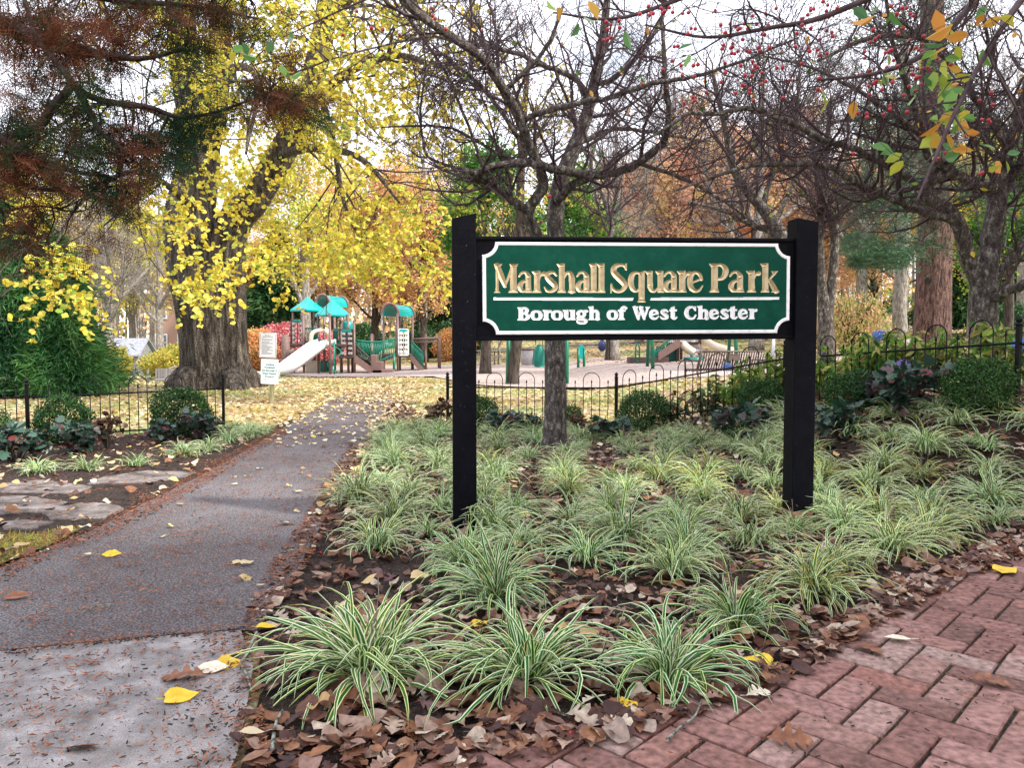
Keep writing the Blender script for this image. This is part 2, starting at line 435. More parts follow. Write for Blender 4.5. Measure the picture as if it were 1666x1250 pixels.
# right bed outline (mulch), counter-clockwise-ish
path_right = [(395, 1250), (425, 1130), (418, 1040), (455, 985), (490, 925), (528, 850), (556, 790), (590, 730), (615, 690), (634, 662), (640, 648)]
brick_edge = [(740, 1262), (860, 1236), (1000, 1212), (1150, 1165), (1300, 1105), (1400, 1045), (1500, 985), (1570, 952), (1666, 908)]
bed_r = g2(*path_right) + [(-1.15, 11.2), (1.5, 11.1), (3.3, 9.3), (5.0, 6.4), (8, 4.9), (8, 4.0)] + g2(*brick_edge[::-1]) + [(-.2, 1.2), (-.62, 1.2)]
drape('planting_bed', bed_r, M['mulch'], .014)
path_left = [(-260, 1000), (0, 935), (95, 893), (150, 872), (235, 826), (330, 778), (400, 738), (455, 703), (515, 668), (560, 643)]
bed_l = [(-9, 6.0)] + [(-7.2, 7.1), (-5.6, 8.9), (-3.9, 10.65), (-3.3, 10.4)] + g2(*path_left[::-1])[1:] + [(-9, 3.2)]
drape('mulch_strip', bed_l, M['mulch'], .014)
far_path = [(-2.2, 14.9), (-1.2, 17.5), (-.9, 14.6)]
aspl = g2(*[(-260, 1000), (0, 935), (95, 893), (150, 872), (235, 826), (330, 778), (400, 738), (455, 703), (515, 668), (562, 641)]) + [(-3.4, 18.3), (-2.9, 18.5)] + g2(*path_right[::-1])[:-2] + g2((392, 1036), (200, 1052), (0, 1072), (-500, 1125))
drape('asphalt_path', aspl, M['asphalt'], .03)
drape('concrete_pavement', g2((-500, 1127), (0, 1075), (200, 1055), (392, 1039), (412, 1100), (400, 1180), (385, 1250)) + [(-.62, .6), (-3.5, .6)], M['concrete'], .034, zf=lambda x, y: .0)
grass_spot = g2((-200, 905), (0, 880), (70, 878), (135, 868), (90, 893), (0, 930), (-200, 975))
M['turf'] = mat_noise('short_worn_grass', [(.35, (.07, .06, .02)), (.5, (.13, .15, .04)), (.65, (.25, .26, .08))], (1, 1, 1), 45, 5, bump=1, bdist=.03)
drape('grass_verge', grass_spot, M['turf'], .036)
# wood chip playground surface
playm = [XY(430, 33.5)[:2], XY(560, 31)[:2], XY(705, 27.5)[:2], XY(760, 21.5)[:2], XY(840, 20)[:2], XY(1000, 18.5)[:2], XY(1150, 17.0)[:2], XY(1290, 16.4)[:2], XY(1500, 17)[:2], XY(1530, 21)[:2], XY(1300, 30)[:2], XY(1250, 37)[:2], XY(800, 38)[:2], XY(600, 44)[:2], XY(430, 42)[:2]]
drape('playground_surface', playm, M['woodchip'], .04, step=1.0)
# far footpath behind the playground (pale strip)
drape('far_path', [(-60, 62), (-10, 55), (10, 54), (40, 50), (90, 52), (90, 53.6), (40, 51.6), (10, 55.4), (-10, 56.5), (-60, 64)], M['concrete'], .06, step=2)

# paving stones in the mulch strip
def slab(pts, label):
    n = len(pts); c = np.mean(pts, axis=0)
    P2 = []
    for k in range(n):
        a_, b_ = np.array(pts[k]), np.array(pts[(k + 1) % n])
        for t in (0, .33, .66):
            p = a_ * (1 - t) + b_ * t; P2.append(p + rng.normal(0, .012, 2))
    P2 = np.array(P2); m = len(P2); ac = Acc(); z0 = .014
    z = lambda q, h: np.array([(x, y, tz(x, y) + z0 + h) for x, y in q])
    inn = c + (P2 - c) * .96
    Vv = np.vstack([z(P2, -.02), z(P2, .008), z(inn, .014)])
    Fq = [(r * m + k, r * m + (k + 1) % m, (r + 1) * m + (k + 1) % m, (r + 1) * m + k) for r in (0, 1) for k in range(m)]
    ac.add(Vv, Fq, smooth=False); ac.f.append((np.array([[2 * m + k for k in range(m)]]), 0, False))
    o = ac.build('paving_stone', M['stone']); tag(o, label, 'paving stone', 'flat stones set in the mulch strip')
slab(g2((165, 781), (240, 770), (318, 773), (300, 780), (250, 789), (140, 792)), 'long pale flat stone beside the liriope, nearest the fence')
slab(g2((0, 792), (70, 785), (150, 796), (120, 808), (0, 806)), 'low flat stone half covered by mulch beside the brown shrub')
slab(g2((-80, 818), (30, 812), (110, 822), (90, 836), (0, 842), (-80, 840)), 'wide grey flat stone amid rust needles')
slab(g2((75, 832), (160, 823), (205, 832), (170, 848), (80, 852)), 'grey flat stone closest to the asphalt path')
slab(g2((0, 856), (40, 852), (90, 855), (60, 866), (0, 868)), 'narrow whitish flat stone by the grass verge')

# ------------------------------------------------------------------ brick pavement: every brick a bevelled block
M['brick'] = mat_rnd('red_paving_brick', [(0, (.14, .078, .066)), (.35, (.21, .108, .092)), (.7, (.27, .155, .135)), (.88, (.28, .2, .175)), (1, (.23, .11, .09))], rough=.9, spec=.2, bump=.9, bscale=38, mott=.45)
bp = g2(*brick_edge); bp = bp + [(9, 5.0), (9, .3), (-.4, .3), (-.3, 1.2)]
def inside(poly, x, y):
    x = np.asarray(x, float); y = np.asarray(y, float); r = np.zeros(x.shape, bool); n = len(poly)
    for k in range(n):
        x1, y1 = poly[k]; x2, y2 = poly[(k + 1) % n]
        c_ = ((y1 > y) != (y2 > y)) & (x < (x2 - x1) * (y - y1) / ((y2 - y1) or 1e-9) + x1)
        r ^= c_
    return r
drape('joint_sand', bp, mat_noise('joint_soil', [(.4, (.012, .011, .008)), (.6, (.05, .05, .025))], nscale=40, bump=.8), .017)
ac = Acc(); th = R(46); ca, sa = math.cos(th), math.sin(th); un = .12
for i_ in range(-30, 46):                      # herringbone: every brick two units long
    for j_ in range(-46, 30):
        r_ = (i_ - j_) % 4
        if r_ not in (0, 3): continue
        hz = r_ == 0; u = (i_ + (1 if hz else .5)) * un; v = (j_ + (.5 if hz else 1)) * un
        x = 1.06 + u * ca - v * sa; y = 2.32 + u * sa + v * ca
        if y < .6 or x > 6.5 or y > 6: continue
        if inside(bp, np.array([x, x - .1, x + .07, x]), np.array([y + .03, y, y - .09, y - .12])).any():
            ac.box((x, y, .006 + rng.normal(0, .0018)), (2 * un - .0105 + rng.normal(0, .0015), un - .0105, .05), th + (0 if hz else math.pi / 2) + rng.normal(0, .014), rnd=float(rng.uniform()), bevel=.005)
o = ac.build('brick_pavement', M['brick']); tag(o, kind='structure')

# ================================================================== park sign
ALPHA, TAU, YL = math.atan(.0985), .0067, 4.6
P0 = np.array(P(780, 470, YL))
su = np.array([math.cos(ALPHA) * math.cos(TAU), math.sin(ALPHA) * math.cos(TAU), math.sin(TAU)])
sn = np.array([math.sin(ALPHA), -math.cos(ALPHA), 0.0]); sn /= np.linalg.norm(sn)      # towards the viewer
sv = np.cross(sn, su) * -1
if sv[2] < 0: sv = -sv
def S(px, py):
    d = np.array(ray(px, py)); o_ = np.array([0, 0, CAMH]); t = ((P0 - o_) @ sn) / (d @ sn); p = o_ + d * t - P0
    return np.array([p @ su, p @ sv])
MPP = (S(1280, 470)[0] - S(790, 470)[0]) / 490

# glyphs: units px at the first line's size (x height 35, capitals 47)
def tri(x0, x1, xa, xb, h=6): return ('p', [(x0, 0), (x1, 0), (xb, h), (xa, h)])
def stem(x, y0, y1, hw): return ('p', [(x - hw, y0), (x + hw, y0), (x + hw, y1), (x - hw, y1)])
def topw(x, y, hw, o_=4): return ('p', [(x - hw - o_, y), (x + hw, y + 1), (x + hw, y - 8), (x - hw, y - 6)])
GL = {
 'M': (41, [stem(6, 0, 45, 2.6), tri(0, 12, 3.5, 8.5, 4), ('s', [(6, 44, 4.5), (13, 26, 4.8), (19, 11, 3)]), ('s', [(18.5, 10, 1.6), (26, 28, 2.2), (32, 44, 2.6)]), stem(33, 0, 46, 5.4), tri(24, 41, 27.5, 38.5), ('p', [(0, 47), (15, 47), (9, 40), (4, 41)]), ('p', [(26, 47), (41, 47), (38, 41), (29, 40)])]),
 'a': (24, [stem(17.5, 3, 26, 4.4), ('s', [(3.5, 27, 1.6), (7, 32, 2), (13, 33, 2.4), (17.5, 27, 4.2)]), ('s', [(15, 20, 1.8), (8, 17, 3), (4.6, 10, 4.4), (7, 4, 3.2), (12, 3, 2), (16, 8, 1.6)]), tri(12, 24, 14, 22)]),
 'r': (21, [stem(8, 0, 33, 4.8), tri(0, 15.5, 3.5, 12.5), topw(8, 35, 4.8), ('s', [(11, 22, 1.6), (14, 29, 2.2), (19, 31, 3.6)])]),
 's': (23, [('s', [(20.5, 28, 1.5), (16, 33, 2.2), (9, 32, 3.2), (6, 26.5, 4.2), (11, 19.5, 4.6), (17.5, 13, 4.6), (18.5, 7, 3.8), (13, 2.6, 2.6), (6, 3, 2), (2, 9, 1.3)])]),
 'h': (30, [stem(8, 0, 45, 4.8), tri(0, 15, 3.5, 12.5), topw(8, 47, 4.8), ('s', [(11.5, 24, 1.5), (15, 31, 2.4), (20, 32.5, 3), (23.5, 26, 4.6), (24, 16, 4.7), (24, 3, 4.6)]), tri(17, 30, 19.5, 28.5)]),
 'l': (13, [stem(6.6, 0, 45, 4.6), tri(0, 13, 2.2, 11), topw(6.6, 47, 4.6, 3)]),
 'S': (28, [('s', [(25, 38, 1.4), (22, 44, 2.2), (14, 45, 3), (7, 41, 4.2), (5.5, 34, 4.8), (12, 26, 5.2), (20, 18, 5.2), (23.5, 11, 4.4), (19, 3.6, 3), (10, 2.4, 2.6), (4, 7, 2), (2, 14, 1.3)]), ('p', [(24, 48), (27, 48), (26.5, 35), (24, 38)]), ('p', [(0, -1), (3, -1), (3, 12), (.5, 14)])]),
 'q': (30, [stem(22, -12, 33, 4.8), ('p', [(15, -16), (29, -16), (26, -10), (18, -10)]), ('s', [(20, 31, 1.8), (13, 32.5, 2.4), (7, 28, 4.2), (4.8, 18, 4.8), (7, 8, 4.2), (13, 2.5, 2.4), (19, 6, 1.8)]), ('p', [(20, 33), (27, 36), (27, 28), (20, 26)])]),
 'u': (31, [stem(7.5, 9, 33, 4.6), topw(7.5, 35, 4.6), ('s', [(7.5, 10, 4.5), (10, 4, 3.4), (15, 2.4, 2.2), (20, 7, 1.6)]), stem(24, 2, 33, 4.6), topw(24, 35, 4.6), tri(19, 31, 19.5, 28.5)]),
 'e': (27, [('s', [(5, 15, 1.4), (15, 19, 1.8), (23, 22.5, 1.9)]), ('s', [(23, 21.5, 2.6), (20.5, 29, 3), (14, 32.8, 2.4), (7, 28, 4), (4.8, 18, 4.8), (7, 8, 4.6), (13.5, 2.6, 3), (20, 4, 2), (25, 11, 1.2)])]),
 'P': (32, [stem(9, 0, 45, 5.4), tri(0, 17, 3.5, 14.5), ('p', [(0, 47), (14, 47), (14, 40), (4, 40)]), ('s', [(12, 44.4, 2.4), (20, 44.6, 2.6), (26, 39, 4.6), (26.5, 32, 5), (22, 24, 3.6), (12, 21, 1.6)])]),
 'k': (30, [stem(8, 0, 45, 4.8), tri(0, 15, 3.5, 12.5), topw(8, 47, 4.8), ('s', [(12, 17, 1.6), (18, 25, 1.8), (23, 31, 2.4)]), ('p', [(17, 35), (29, 35), (24, 30), (20, 30)]), ('s', [(15, 20, 3), (20, 11, 4.4), (25, 2, 4)]), tri(17, 31, 20, 29, 4)]),
 'B': (45, [stem(12, 0, 45, 7), tri(0, 22, 4, 18), ('p', [(0, 45), (20, 45), (19, 39), (4, 39)]), ('s', [(16, 43, 2.4), (27, 43, 3), (33, 35, 6), (27, 26, 3), (16, 24.5, 2)]), ('s', [(16, 24.5, 2), (29, 23, 3), (37, 13, 6.4), (29, 3.4, 3.4), (16, 2.2, 2.2)])]),
 'o': (40, [('s', [(20, 32, 2.4), (9, 28, 4.4), (6, 17, 6.2), (10, 6, 4.6), (20, 2.6, 2.4), (31, 6, 4.6), (34, 17, 6.2), (31, 28, 4.4), (20, 32, 2.4)])]),
 'g': (42, [('s', [(17, 33, 2.2), (9, 29, 4), (7, 22, 5.4), (10, 14, 4), (18, 11.5, 2.2), (26, 14, 4), (28.5, 22, 5.4), (26, 29, 4), (17, 33, 2.2)]), ('s', [(27, 30, 2), (33, 33, 2.6), (38, 31, 3.4)]), ('s', [(10, 13, 2), (5, 6, 3.4), (12, 2, 4), (28, 1, 4.2), (35, -5, 4), (29, -12, 3), (16, -13, 2.8), (5, -9, 2.6), (3, -4, 2)])]),
 'f': (30, [stem(11, 0, 36, 6), tri(0, 22, 4, 18), ('p', [(0, 35), (24, 35), (24, 30), (0, 30)]), ('s', [(11, 34, 6), (14, 43, 3.4), (20, 46, 2.8), (26, 42, 4)])]),
 'W': (60, [('s', [(8, 43, 6), (15, 22, 6), (20, 3, 4)]), ('s', [(20, 4, 2), (27, 24, 2.6), (32, 40, 3)]), ('s', [(28, 43, 5.5), (36, 22, 6), (41, 3, 4)]), ('s', [(41, 4, 2), (48, 24, 2.6), (53, 42, 3)]), ('p', [(0, 46), (19, 46), (15, 40), (4, 40)]), ('p', [(22, 46), (38, 46), (34, 40), (25, 40)]), ('p', [(45, 46), (61, 46), (57, 40), (49, 40)])]),
 't': (26, [stem(11, 6, 42, 6), ('p', [(0, 35), (24, 35), (24, 30), (0, 30)]), ('p', [(5, 42), (17, 46), (17, 38), (5, 36)]), ('s', [(11, 8, 5.8), (14, 3, 3.4), (19, 2.4, 2.6), (24, 7, 1.8)])]),
 'C': (42, [('s', [(37, 33, 2), (33, 41, 3), (24, 44.4, 3), (12, 39, 5), (7, 23, 7.2), (12, 8, 5.2), (24, 2, 3.2), (33, 5, 2.6), (39, 14, 2)]), ('p', [(35, 46), (39, 46), (39, 31), (35, 33)])]),
}
def place(txt, line, base, sx_list, hscale, dil):
    out = []
    for ch, (x0, x1), by in zip(txt, sx_list, base):
        w_, els = GL[ch]; kx = (x1 - x0) / w_
        for kind, pts in els:
            if kind == 'p': out.append(('p', [tuple(S(x0 + x * kx, by - y * hscale)) for x, y in pts], dil))
            else:
                q_ = smooth_line(pts, per=6)
                out.append(('s', [(*S(x0 + x * kx, by - y * hscale), hw * (kx + hscale) / 2 * MPP) for x, y, hw in q_], dil))
    return out
x1 = [(802.7, 843), (841, 866), (865, 887), (883.5, 907.5), (905.5, 936), (935, 960.5), (958.5, 972), (971, 984.7), (992, 1020.5), (1020.5, 1051), (1049, 1080.5), (1076.5, 1102.5), (1100.5, 1123), (1116.5, 1144), (1152.4, 1184.5), (1182.8, 1210.2), (1213, 1235.5), (1235.6, 1266)]
t1 = 'MarshallSquarePark'
els1 = place(t1, 1, [476.6 - .0012 * (a_ - 802) for a_, _ in x1], x1, 1.0, .0)
x2 = [(841.8, 862.4), (863, 881.9), (883, 896.4), (896.6, 915.2), (915.8, 935.8), (937, 956.4), (957, 975.2), (986.8, 1004.6), (1005, 1019.5), (1028.5, 1056), (1055, 1071.4), (1072.4, 1087), (1088.3, 1100.8), (1112.4, 1132.2), (1133.4, 1152.2), (1152.4, 1168.9), (1170, 1184.6), (1184.8, 1198.6), (1199.3, 1215.8), (1216.8, 1230)]
t2 = 'BoroughofWestChester'
els2 = place(t2, 2, [520.9 - .0055 * (a_ - 841) for a_, _ in x2], x2, .445, .0021)
els3 = [('p', [tuple(S(*p)) for p in q_], 0) for q_ in ([(802.5, 484), (1030.5, 484.6), (1028.5, 489.3), (802.5, 488.6)], [(1058.5, 484.4), (1266.5, 483.4), (1266.5, 487.8), (1056.5, 489)])]

GS = .002
c00, c11 = S(785.2, 545.6), S(1284.5, 393)
U0, V0, U1, V1 = c00[0], S(785.2, 545)[1], S(1283.4, 470)[0], S(785, 393.6)[1]
nu, nv = int((U1 - U0) / GS), int((V1 - V0) / GS)
UU, VV = np.meshgrid(U0 + np.arange(nu + 1) * GS, V0 + np.arange(nv + 1) * GS, indexing='ij')
def sd_poly(pts, u, v):
    d2 = np.full(u.shape, 1e9); n = len(pts)
    for k in range(n):
        ax_, ay = pts[k]; bx, by = pts[(k + 1) % n]; ex, ey = bx - ax_, by - ay
        t = np.clip(((u - ax_) * ex + (v - ay) * ey) / (ex * ex + ey * ey + 1e-12), 0, 1)
        d2 = np.minimum(d2, (u - ax_ - t * ex) ** 2 + (v - ay - t * ey) ** 2)
    d = np.sqrt(d2); return np.where(inside(pts, u, v), d, -d)
def depth(els):
    D = np.full(UU.shape, -1.0)
    for kind, pts, dil in els:
        pa = np.array(pts); m = .03
        i0, i1 = int((pa[:, 0].min() - m - U0) / GS), int((pa[:, 0].max() + m - U0) / GS) + 1
        j0, j1 = int((pa[:, 1].min() - m - V0) / GS), int((pa[:, 1].max() + m - V0) / GS) + 1
        sl = (slice(max(i0, 0), i1), slice(max(j0, 0), j1)); u, v = UU[sl], VV[sl]
        if kind == 'p': d = sd_poly(pts, u, v)
        else:
            d = np.full(u.shape, -1.0)
            for k in range(len(pts) - 1):
                x0, y0, r0 = pts[k]; x1_, y1_, r1 = pts[k + 1]; ex, ey = x1_ - x0, y1_ - y0
                t = np.clip(((u - x0) * ex + (v - y0) * ey) / (ex * ex + ey * ey + 1e-12), 0, 1)
                d = np.maximum(d, r0 + (r1 - r0) * t - np.hypot(u - x0 - t * ex, v - y0 - t * ey))
        D[sl] = np.maximum(D[sl], d + dil)
    return D
D1, D2, D3 = depth(els1), depth(els2), depth(els3)
# outline with scooped corners; positive inside
uc, vc = (U0 + U1) / 2, (V0 + V1) / 2
hu, hv = (U1 - U0) / 2, (V1 - V0) / 2
au, av = np.abs(UU - uc), np.abs(VV - vc)
rc = 20.5 * MPP
Dp = np.minimum(np.minimum(hu - au, hv - av), np.hypot(au - hu, av - hv) - rc)
Dp = np.minimum(Dp, 1)
bw = 5.6 * MPP
hgt = np.zeros(UU.shape)
hgt = np.where(Dp < bw, .004 * np.clip(np.minimum(Dp, bw - Dp) / .003, 0, 1) + .0005 * 0, hgt)
for D_, k_, cap in ((D1, .62, .02), (D2, .35, .006), (D3, .3, .006)):
    hgt = np.where(D_ > 0, -np.minimum(D_ * k_, cap), hgt)
Wv = P0 + UU[..., None] * su + VV[..., None] * sv + (.0125 + hgt[..., None]) * sn
base_s = np.array(XY(755, 4.57)); base_s[2] = 0
ORG = np.array([P0[0] + su[0] * .95, P0[1] + su[1] * .95, 0.0])
Wv = Wv - ORG
ii, jj = np.meshgrid(np.arange(nu), np.arange(nv), indexing='ij')
def cen(A): return (A[:-1, :-1] + A[1:, :-1] + A[:-1, 1:] + A[1:, 1:]) / 4
inn = cen(Dp) > 0
cls = np.where(cen(Dp) < bw, 1, 0)
cls = np.where(cen(D3) > 0, 3, cls); cls = np.where(cen(D2) > 0, 4, cls); cls = np.where(cen(D1) > 0, 2, cls)
def part_grid(sel):
    f = np.stack([ii[sel] * (nv + 1) + jj[sel], (ii[sel] + 1) * (nv + 1) + jj[sel], (ii[sel] + 1) * (nv + 1) + jj[sel] + 1, ii[sel] * (nv + 1) + jj[sel] + 1], -1)
    us, inv = np.unique(f, return_inverse=True); ac = Acc(); ac.add(Wv.reshape(-1, 3)[us], inv.reshape(f.shape), smooth=False); return ac
M['sign_green'] = mat_noise('green_sign_paint', [(.25, (.0, .037, .024)), (.5, (.0, .047, .03)), (.7, (.004, .062, .041)), (.82, (.02, .085, .06))], nscale=9, detail=8, spec=.1, rough=.55, bump=.03, bdist=.003, fine=(60, .07))
M['sign_white'] = mat_noise('white_sign_paint', [(.25, (.42, .43, .42)), (.42, (.72, .72, .74)), (.7, (.8, .8, .83))], nscale=26, detail=6, rough=.5, bump=.05, bdist=.003)
M['sign_gold'] = mat_noise('gold_leaf_paint', [(.3, (.36, .275, .15)), (.6, (.5, .39, .23))], nscale=30, detail=5, rough=.36, metallic=.3, bump=.05, bdist=.002, spec=.6)
M['sign_black'] = mat_noise('black_sign_paint', [(.3, (.002, .002, .0035)), (.55, (.003, .003, .005)), (.78, (.009, .009, .012))], nscale=14, detail=9, spec=.06, rough=.5, bump=.1, bdist=.003, fine=(200, .35))
M['sign_post'] = mat_noise('black_post_paint', [(.25, (.002, .002, .0035)), (.6, (.0038, .004, .007)), (.71, (.007, .007, .011)), (.76, (.12, .12, .13))], (1, 1, .7), 95, 3, spec=.06, rough=.55, bump=.12, bdist=.003, fine=(12, .2))
M['raw_wood'] = mat_noise('bare_weathered_wood', [(.3, (.14, .075, .045)), (.7, (.34, .21, .14))], (1, 1, 3), 22, 5, bump=.5)
root = empty('park_sign', ORG, 'green and gold carved park name sign hung between two black square posts', 'park sign')
board = None
def oriented(uc_, vc_, su_, sv_, sw, woff, bev, mat, name, par, tilt=True):
    ac = Acc()
    e1, e2 = (su, sv) if tilt else (np.array([math.cos(ALPHA), math.sin(ALPHA), 0]), np.array([0, 0, 1.]))
    Mx = np.stack([e1, -sn, e2], 1)
    c = P0 + uc_ * e1 + vc_ * e2 + woff * sn - ORG
    ac.box(c, (su_, sw, sv_), 0, bevel=bev, M=Mx)
    return ac.build(name, mat, par)
fl, ft = S(770, 384.6); fr, _ = S(1293.5, 470); _, fb = S(780, 554.8); ft = S(780, 384.4)[1]
board = oriented((fl + fr) / 2, (ft + fb) / 2, fr - fl, ft - fb, .045, -.0235, .004, M['sign_black'], 'backing_board', root)
tr = .022
oriented((fl + fr) / 2, ft - tr / 2, fr - fl, tr, .012, .0045, .004, M['sign_black'], 'frame_rail', board)
oriented((fl + fr) / 2, fb + tr / 2, fr - fl, tr, .012, .0045, .004, M['sign_black'], 'frame_rail', board)
green = part_grid(inn & (cls == 0)).build('sign_face', M['sign_green'], root)
part_grid(inn & (cls == 1)).build('border', M['sign_white'], green)
part_grid(cls == 3).build('underline', M['sign_white'], green)
part_grid(cls == 2).build('gold_lettering', M['sign_gold'], green)
part_grid(cls == 4).build('white_lettering', M['sign_white'], green)
# posts
def post(pxl, pxr, ytop_l, ytop_r, Yf, out):
    a_ = np.array(P(pxl, 600, Yf)); xl = (pxl - CX) / F * Yf
    return a_
e1 = np.array([math.cos(ALPHA), math.sin(ALPHA), 0]); eb = np.array([-math.sin(ALPHA), math.cos(ALPHA), 0])
def mkpost(px_l, px_r, py_l, py_r, worn):
    off = .03
    def on(px, py):
        d = np.array(ray(px, py)); o_ = np.array([0, 0, CAMH]); p0 = P0 + off * sn; t = ((p0 - o_) @ sn) / (d @ sn); return o_ + d * t
    A_, B_ = on(px_l, py_l), on(px_r, py_r); wd = np.linalg.norm((B_ - A_)[:2]); dp = .14
    z0 = tz(A_[0], A_[1]) - .12; b = .005
    prof = [(b, 0), (wd - b, 0), (wd, b), (wd, dp - b), (wd - b, dp), (b, dp), (0, dp - b), (0, b)]
    def ring(z_l, z_r, flat=False): return [A_ * [1, 1, 0] + e1 * x + eb * y + np.array([0, 0, (z_l + (z_r - z_l) * x / wd)]) for x, y in prof]
    zs = [(z0, z0)]
    if worn: zs += [(A_[2] * 0 + worn, worn), (worn, worn)]
    zs += [(z0 + (A_[2] - z0) * .5,) * 2, (A_[2], B_[2])]
    V_ = np.array([p for z in zs for p in ring(*z)]) - ORG; ac = Acc(); m = 8
    for r_ in range(len(zs) - 1):
        if worn and r_ == 1: continue
        f = [(r_ * m + k, r_ * m + (k + 1) % m, (r_ + 1) * m + (k + 1) % m, (r_ + 1) * m + k) for k in range(m)]
        ac.f.append((np.array(f), 1 if (worn and r_ == 0) else 0, False))
    ac.f.append((np.array([[(len(zs) - 1) * m + k for k in range(m)]]), 0, False))
    ac.v.append((V_, np.full(len(V_), .5), np.zeros(len(V_)))); ac.n = len(V_)
    return ac.build('post', [M['sign_post'], M['raw_wood']], root)
lp = mkpost(735.3, 774.5, 355, 347, 0)
rp = mkpost(1297.5, 1333, 354.5, 361, G(1300, 826)[2] * 0 + P(1300, 824, 4.93)[2])
rp['label'] = 'post with its paint worn off at the foot'
# ================================================================== fences
M['iron'] = plain('black_painted_iron', (.004, .004, .0045), .5, spec=.15, var=.3, vs=60)
def fence(ptsl, label, name='garden_fence'):
    (x0, y0) = ptsl[0]
    root = empty(name, (x0, y0, tz(x0, y0)), label, 'fence', 'low hooped iron fences either side of the path')
    O = np.array(root.location)
    for (x, y) in ptsl:
        ac = Acc(); z = tz(x, y)
        ac.box((x - O[0], y - O[1], z + .32 - O[2]), (.038, .038, .74), .3, bevel=.004)
        ac.lathe((x - O[0], y - O[1], z + .69 - O[2]), [(.03, 0), (.03, .012), (.016, .018), (.016, .024), (.024, .036), (.026, .046), (.02, .06), (.008, .068), (.003, .078)], 10)
        ac.build('post', M['iron'], root)
    for k in range(len(ptsl) - 1):
        a_, b_ = np.array(ptsl[k]), np.array(ptsl[k + 1]); ac = Acc(); d = b_ - a_; ln = np.linalg.norm(d)
        za, zb = tz(*a_), tz(*b_)
        def pt(s, h): 
            q_ = a_ + d * s / ln; return np.array([q_[0], q_[1], za + (zb - za) * s / ln + h]) - O
        for h, r_ in ((.55, .008), (.075, .008)): ac.tube([pt(0.01, h), pt(ln - .01, h)], r_ * 1.25, 4)
        n = int(round(ln / .111)); sp = ln / n
        # a picket pattern of single, hoop side, single in hoop, hoop side
        for i in range(1, n):
            m_ = i % 4; s = i * sp
            if m_ in (1, 3):
                ac.tube([pt(s, .03), pt(s, .66)] if m_ == 1 and i + 2 < n or m_ == 3 and i >= 3 else [pt(s, .03), pt(s, .63)], .0058, 6)
                if not (m_ == 1 and i + 2 < n or m_ == 3 and i >= 3): ac.lathe(pt(s, .62), [(.006, 0), (.011, .004), (.011, .014), (.006, .02), (.003, .034)], 6)
            if m_ == 2 or m_ == 0:
                ac.tube([pt(s, .03), pt(s, .625)], .0058, 6)
                ac.lathe(pt(s, .615), [(.006, 0), (.012, .005), (.012, .014), (.007, .02), (.009, .028), (.002, .044)], 7)
            if m_ == 1 and i + 2 < n:
                arc = []
                for t in np.linspace(0, np.pi, 13):
                    arc.append(pt(s + sp - sp * math.cos(t), .655 + .105 * math.sin(t)))
                ac.tube(arc, .0058, 6, cap=False)
        ac.build('picket_panel', M['iron'], root)
    return root
fence([XY(362, 10.4)[:2], XY(42, 8.75)[:2], (-6.9, 6.85)], 'low black hooped fence behind two round boxwoods, ending at the path')
fence([XY(728, 10.85)[:2], XY(1003, 10.5)[:2], (3.1, 8.72), (4.05, 6.15), (4.3, 3.9)], 'low black hooped fence behind the sign, curving up past the hydrangeas')

# ================================================================== park rule signs on a post
M['post_wood'] = mat_noise('weathered_green_brown_wood', [(.3, (.12, .11, .05)), (.55, (.28, .26, .14)), (.75, (.42, .4, .27))], (3, 3, .5), 9, 6, bump=.6)
M['plate_white'] = plain('white_enamel_plate', (.74, .76, .78), .35, vs=12, var=.05)
M['plate_blue'] = plain('pale_blue_white_plate', (.7, .82, .84), .35, vs=12, var=.05)
M['text_green'] = plain('dark_green_print', (.03, .13, .12), .5)
M['text_black'] = plain('dark_print', (.045, .05, .055), .5)
M['text_red'] = plain('maroon_border_print', (.35, .11, .12), .5)
x, y, z = G(441, 657)
rs = empty('rule_sign_post', (x, y, z), 'wooden post carrying two white rule plates beside the path', 'sign')
ac = Acc(); ac.box((0, .03, .35), (.088, .088, 1.25), 0, bevel=.006); ac.build('post', M['post_wood'], rs)
mp = y / F
def rrect(cx, cz, w_, h_, r_, yy, th_):
    pts = []
    for (sx, sz, a0) in ((1, 1, 0), (-1, 1, 90), (-1, -1, 180), (1, -1, 270)):
        for t in (0, 22, 45, 68, 90):
            an = R(a0 + t); pts.append((cx + sx * (w_ / 2 - r_) + r_ * math.cos(an), cz + sz * (h_ / 2 - r_) + r_ * math.sin(an)))
    n = len(pts); V_ = [(a_, yy, b_) for a_, b_ in pts] + [(a_, yy + th_, b_) for a_, b_ in pts]
    return np.array(V_), n
def plate(cx, cz, w_, h_, mat, name, roll):
    V_, n = rrect(0, 0, w_, h_, .02, -.002, .003); ac = Acc()
    ac.add(V_, [(k, k + n, (k + 1) % n + n, (k + 1) % n) for k in range(n)], smooth=False)
    ac.f.append((np.array([list(range(n))]), 0, False)); ac.f.append((np.array([[n + k for k in range(n)][::-1]]), 0, False))
    o = ac.build(name, mat, rs, loc=(cx, -.022, cz)); o.rotation_euler = (0, R(roll), 0); return o
def text(body, size, loc, mat, par, name='printed_lettering', bold=.0, sx=1.0):
    cu = bpy.data.curves.new(name, 'FONT'); cu.body = body; cu.size = size; cu.align_x = 'CENTER'; cu.align_y = 'CENTER'; cu.offset = bold; cu.space_line = 1
    to = bpy.data.objects.new(name, cu); C.objects.link(to)
    dg = bpy.context.evaluated_depsgraph_get(); me = bpy.data.meshes.new_from_object(to.evaluated_get(dg))
    bpy.data.objects.remove(to); me.materials.clear(); me.materials.append(mat)
    o = bpy.data.objects.new(name, me); C.objects.link(o); o.parent = par; o.location = loc; o.rotation_euler = (R(90), 0, 0); o.scale = (sx, 1, 1)
    return o
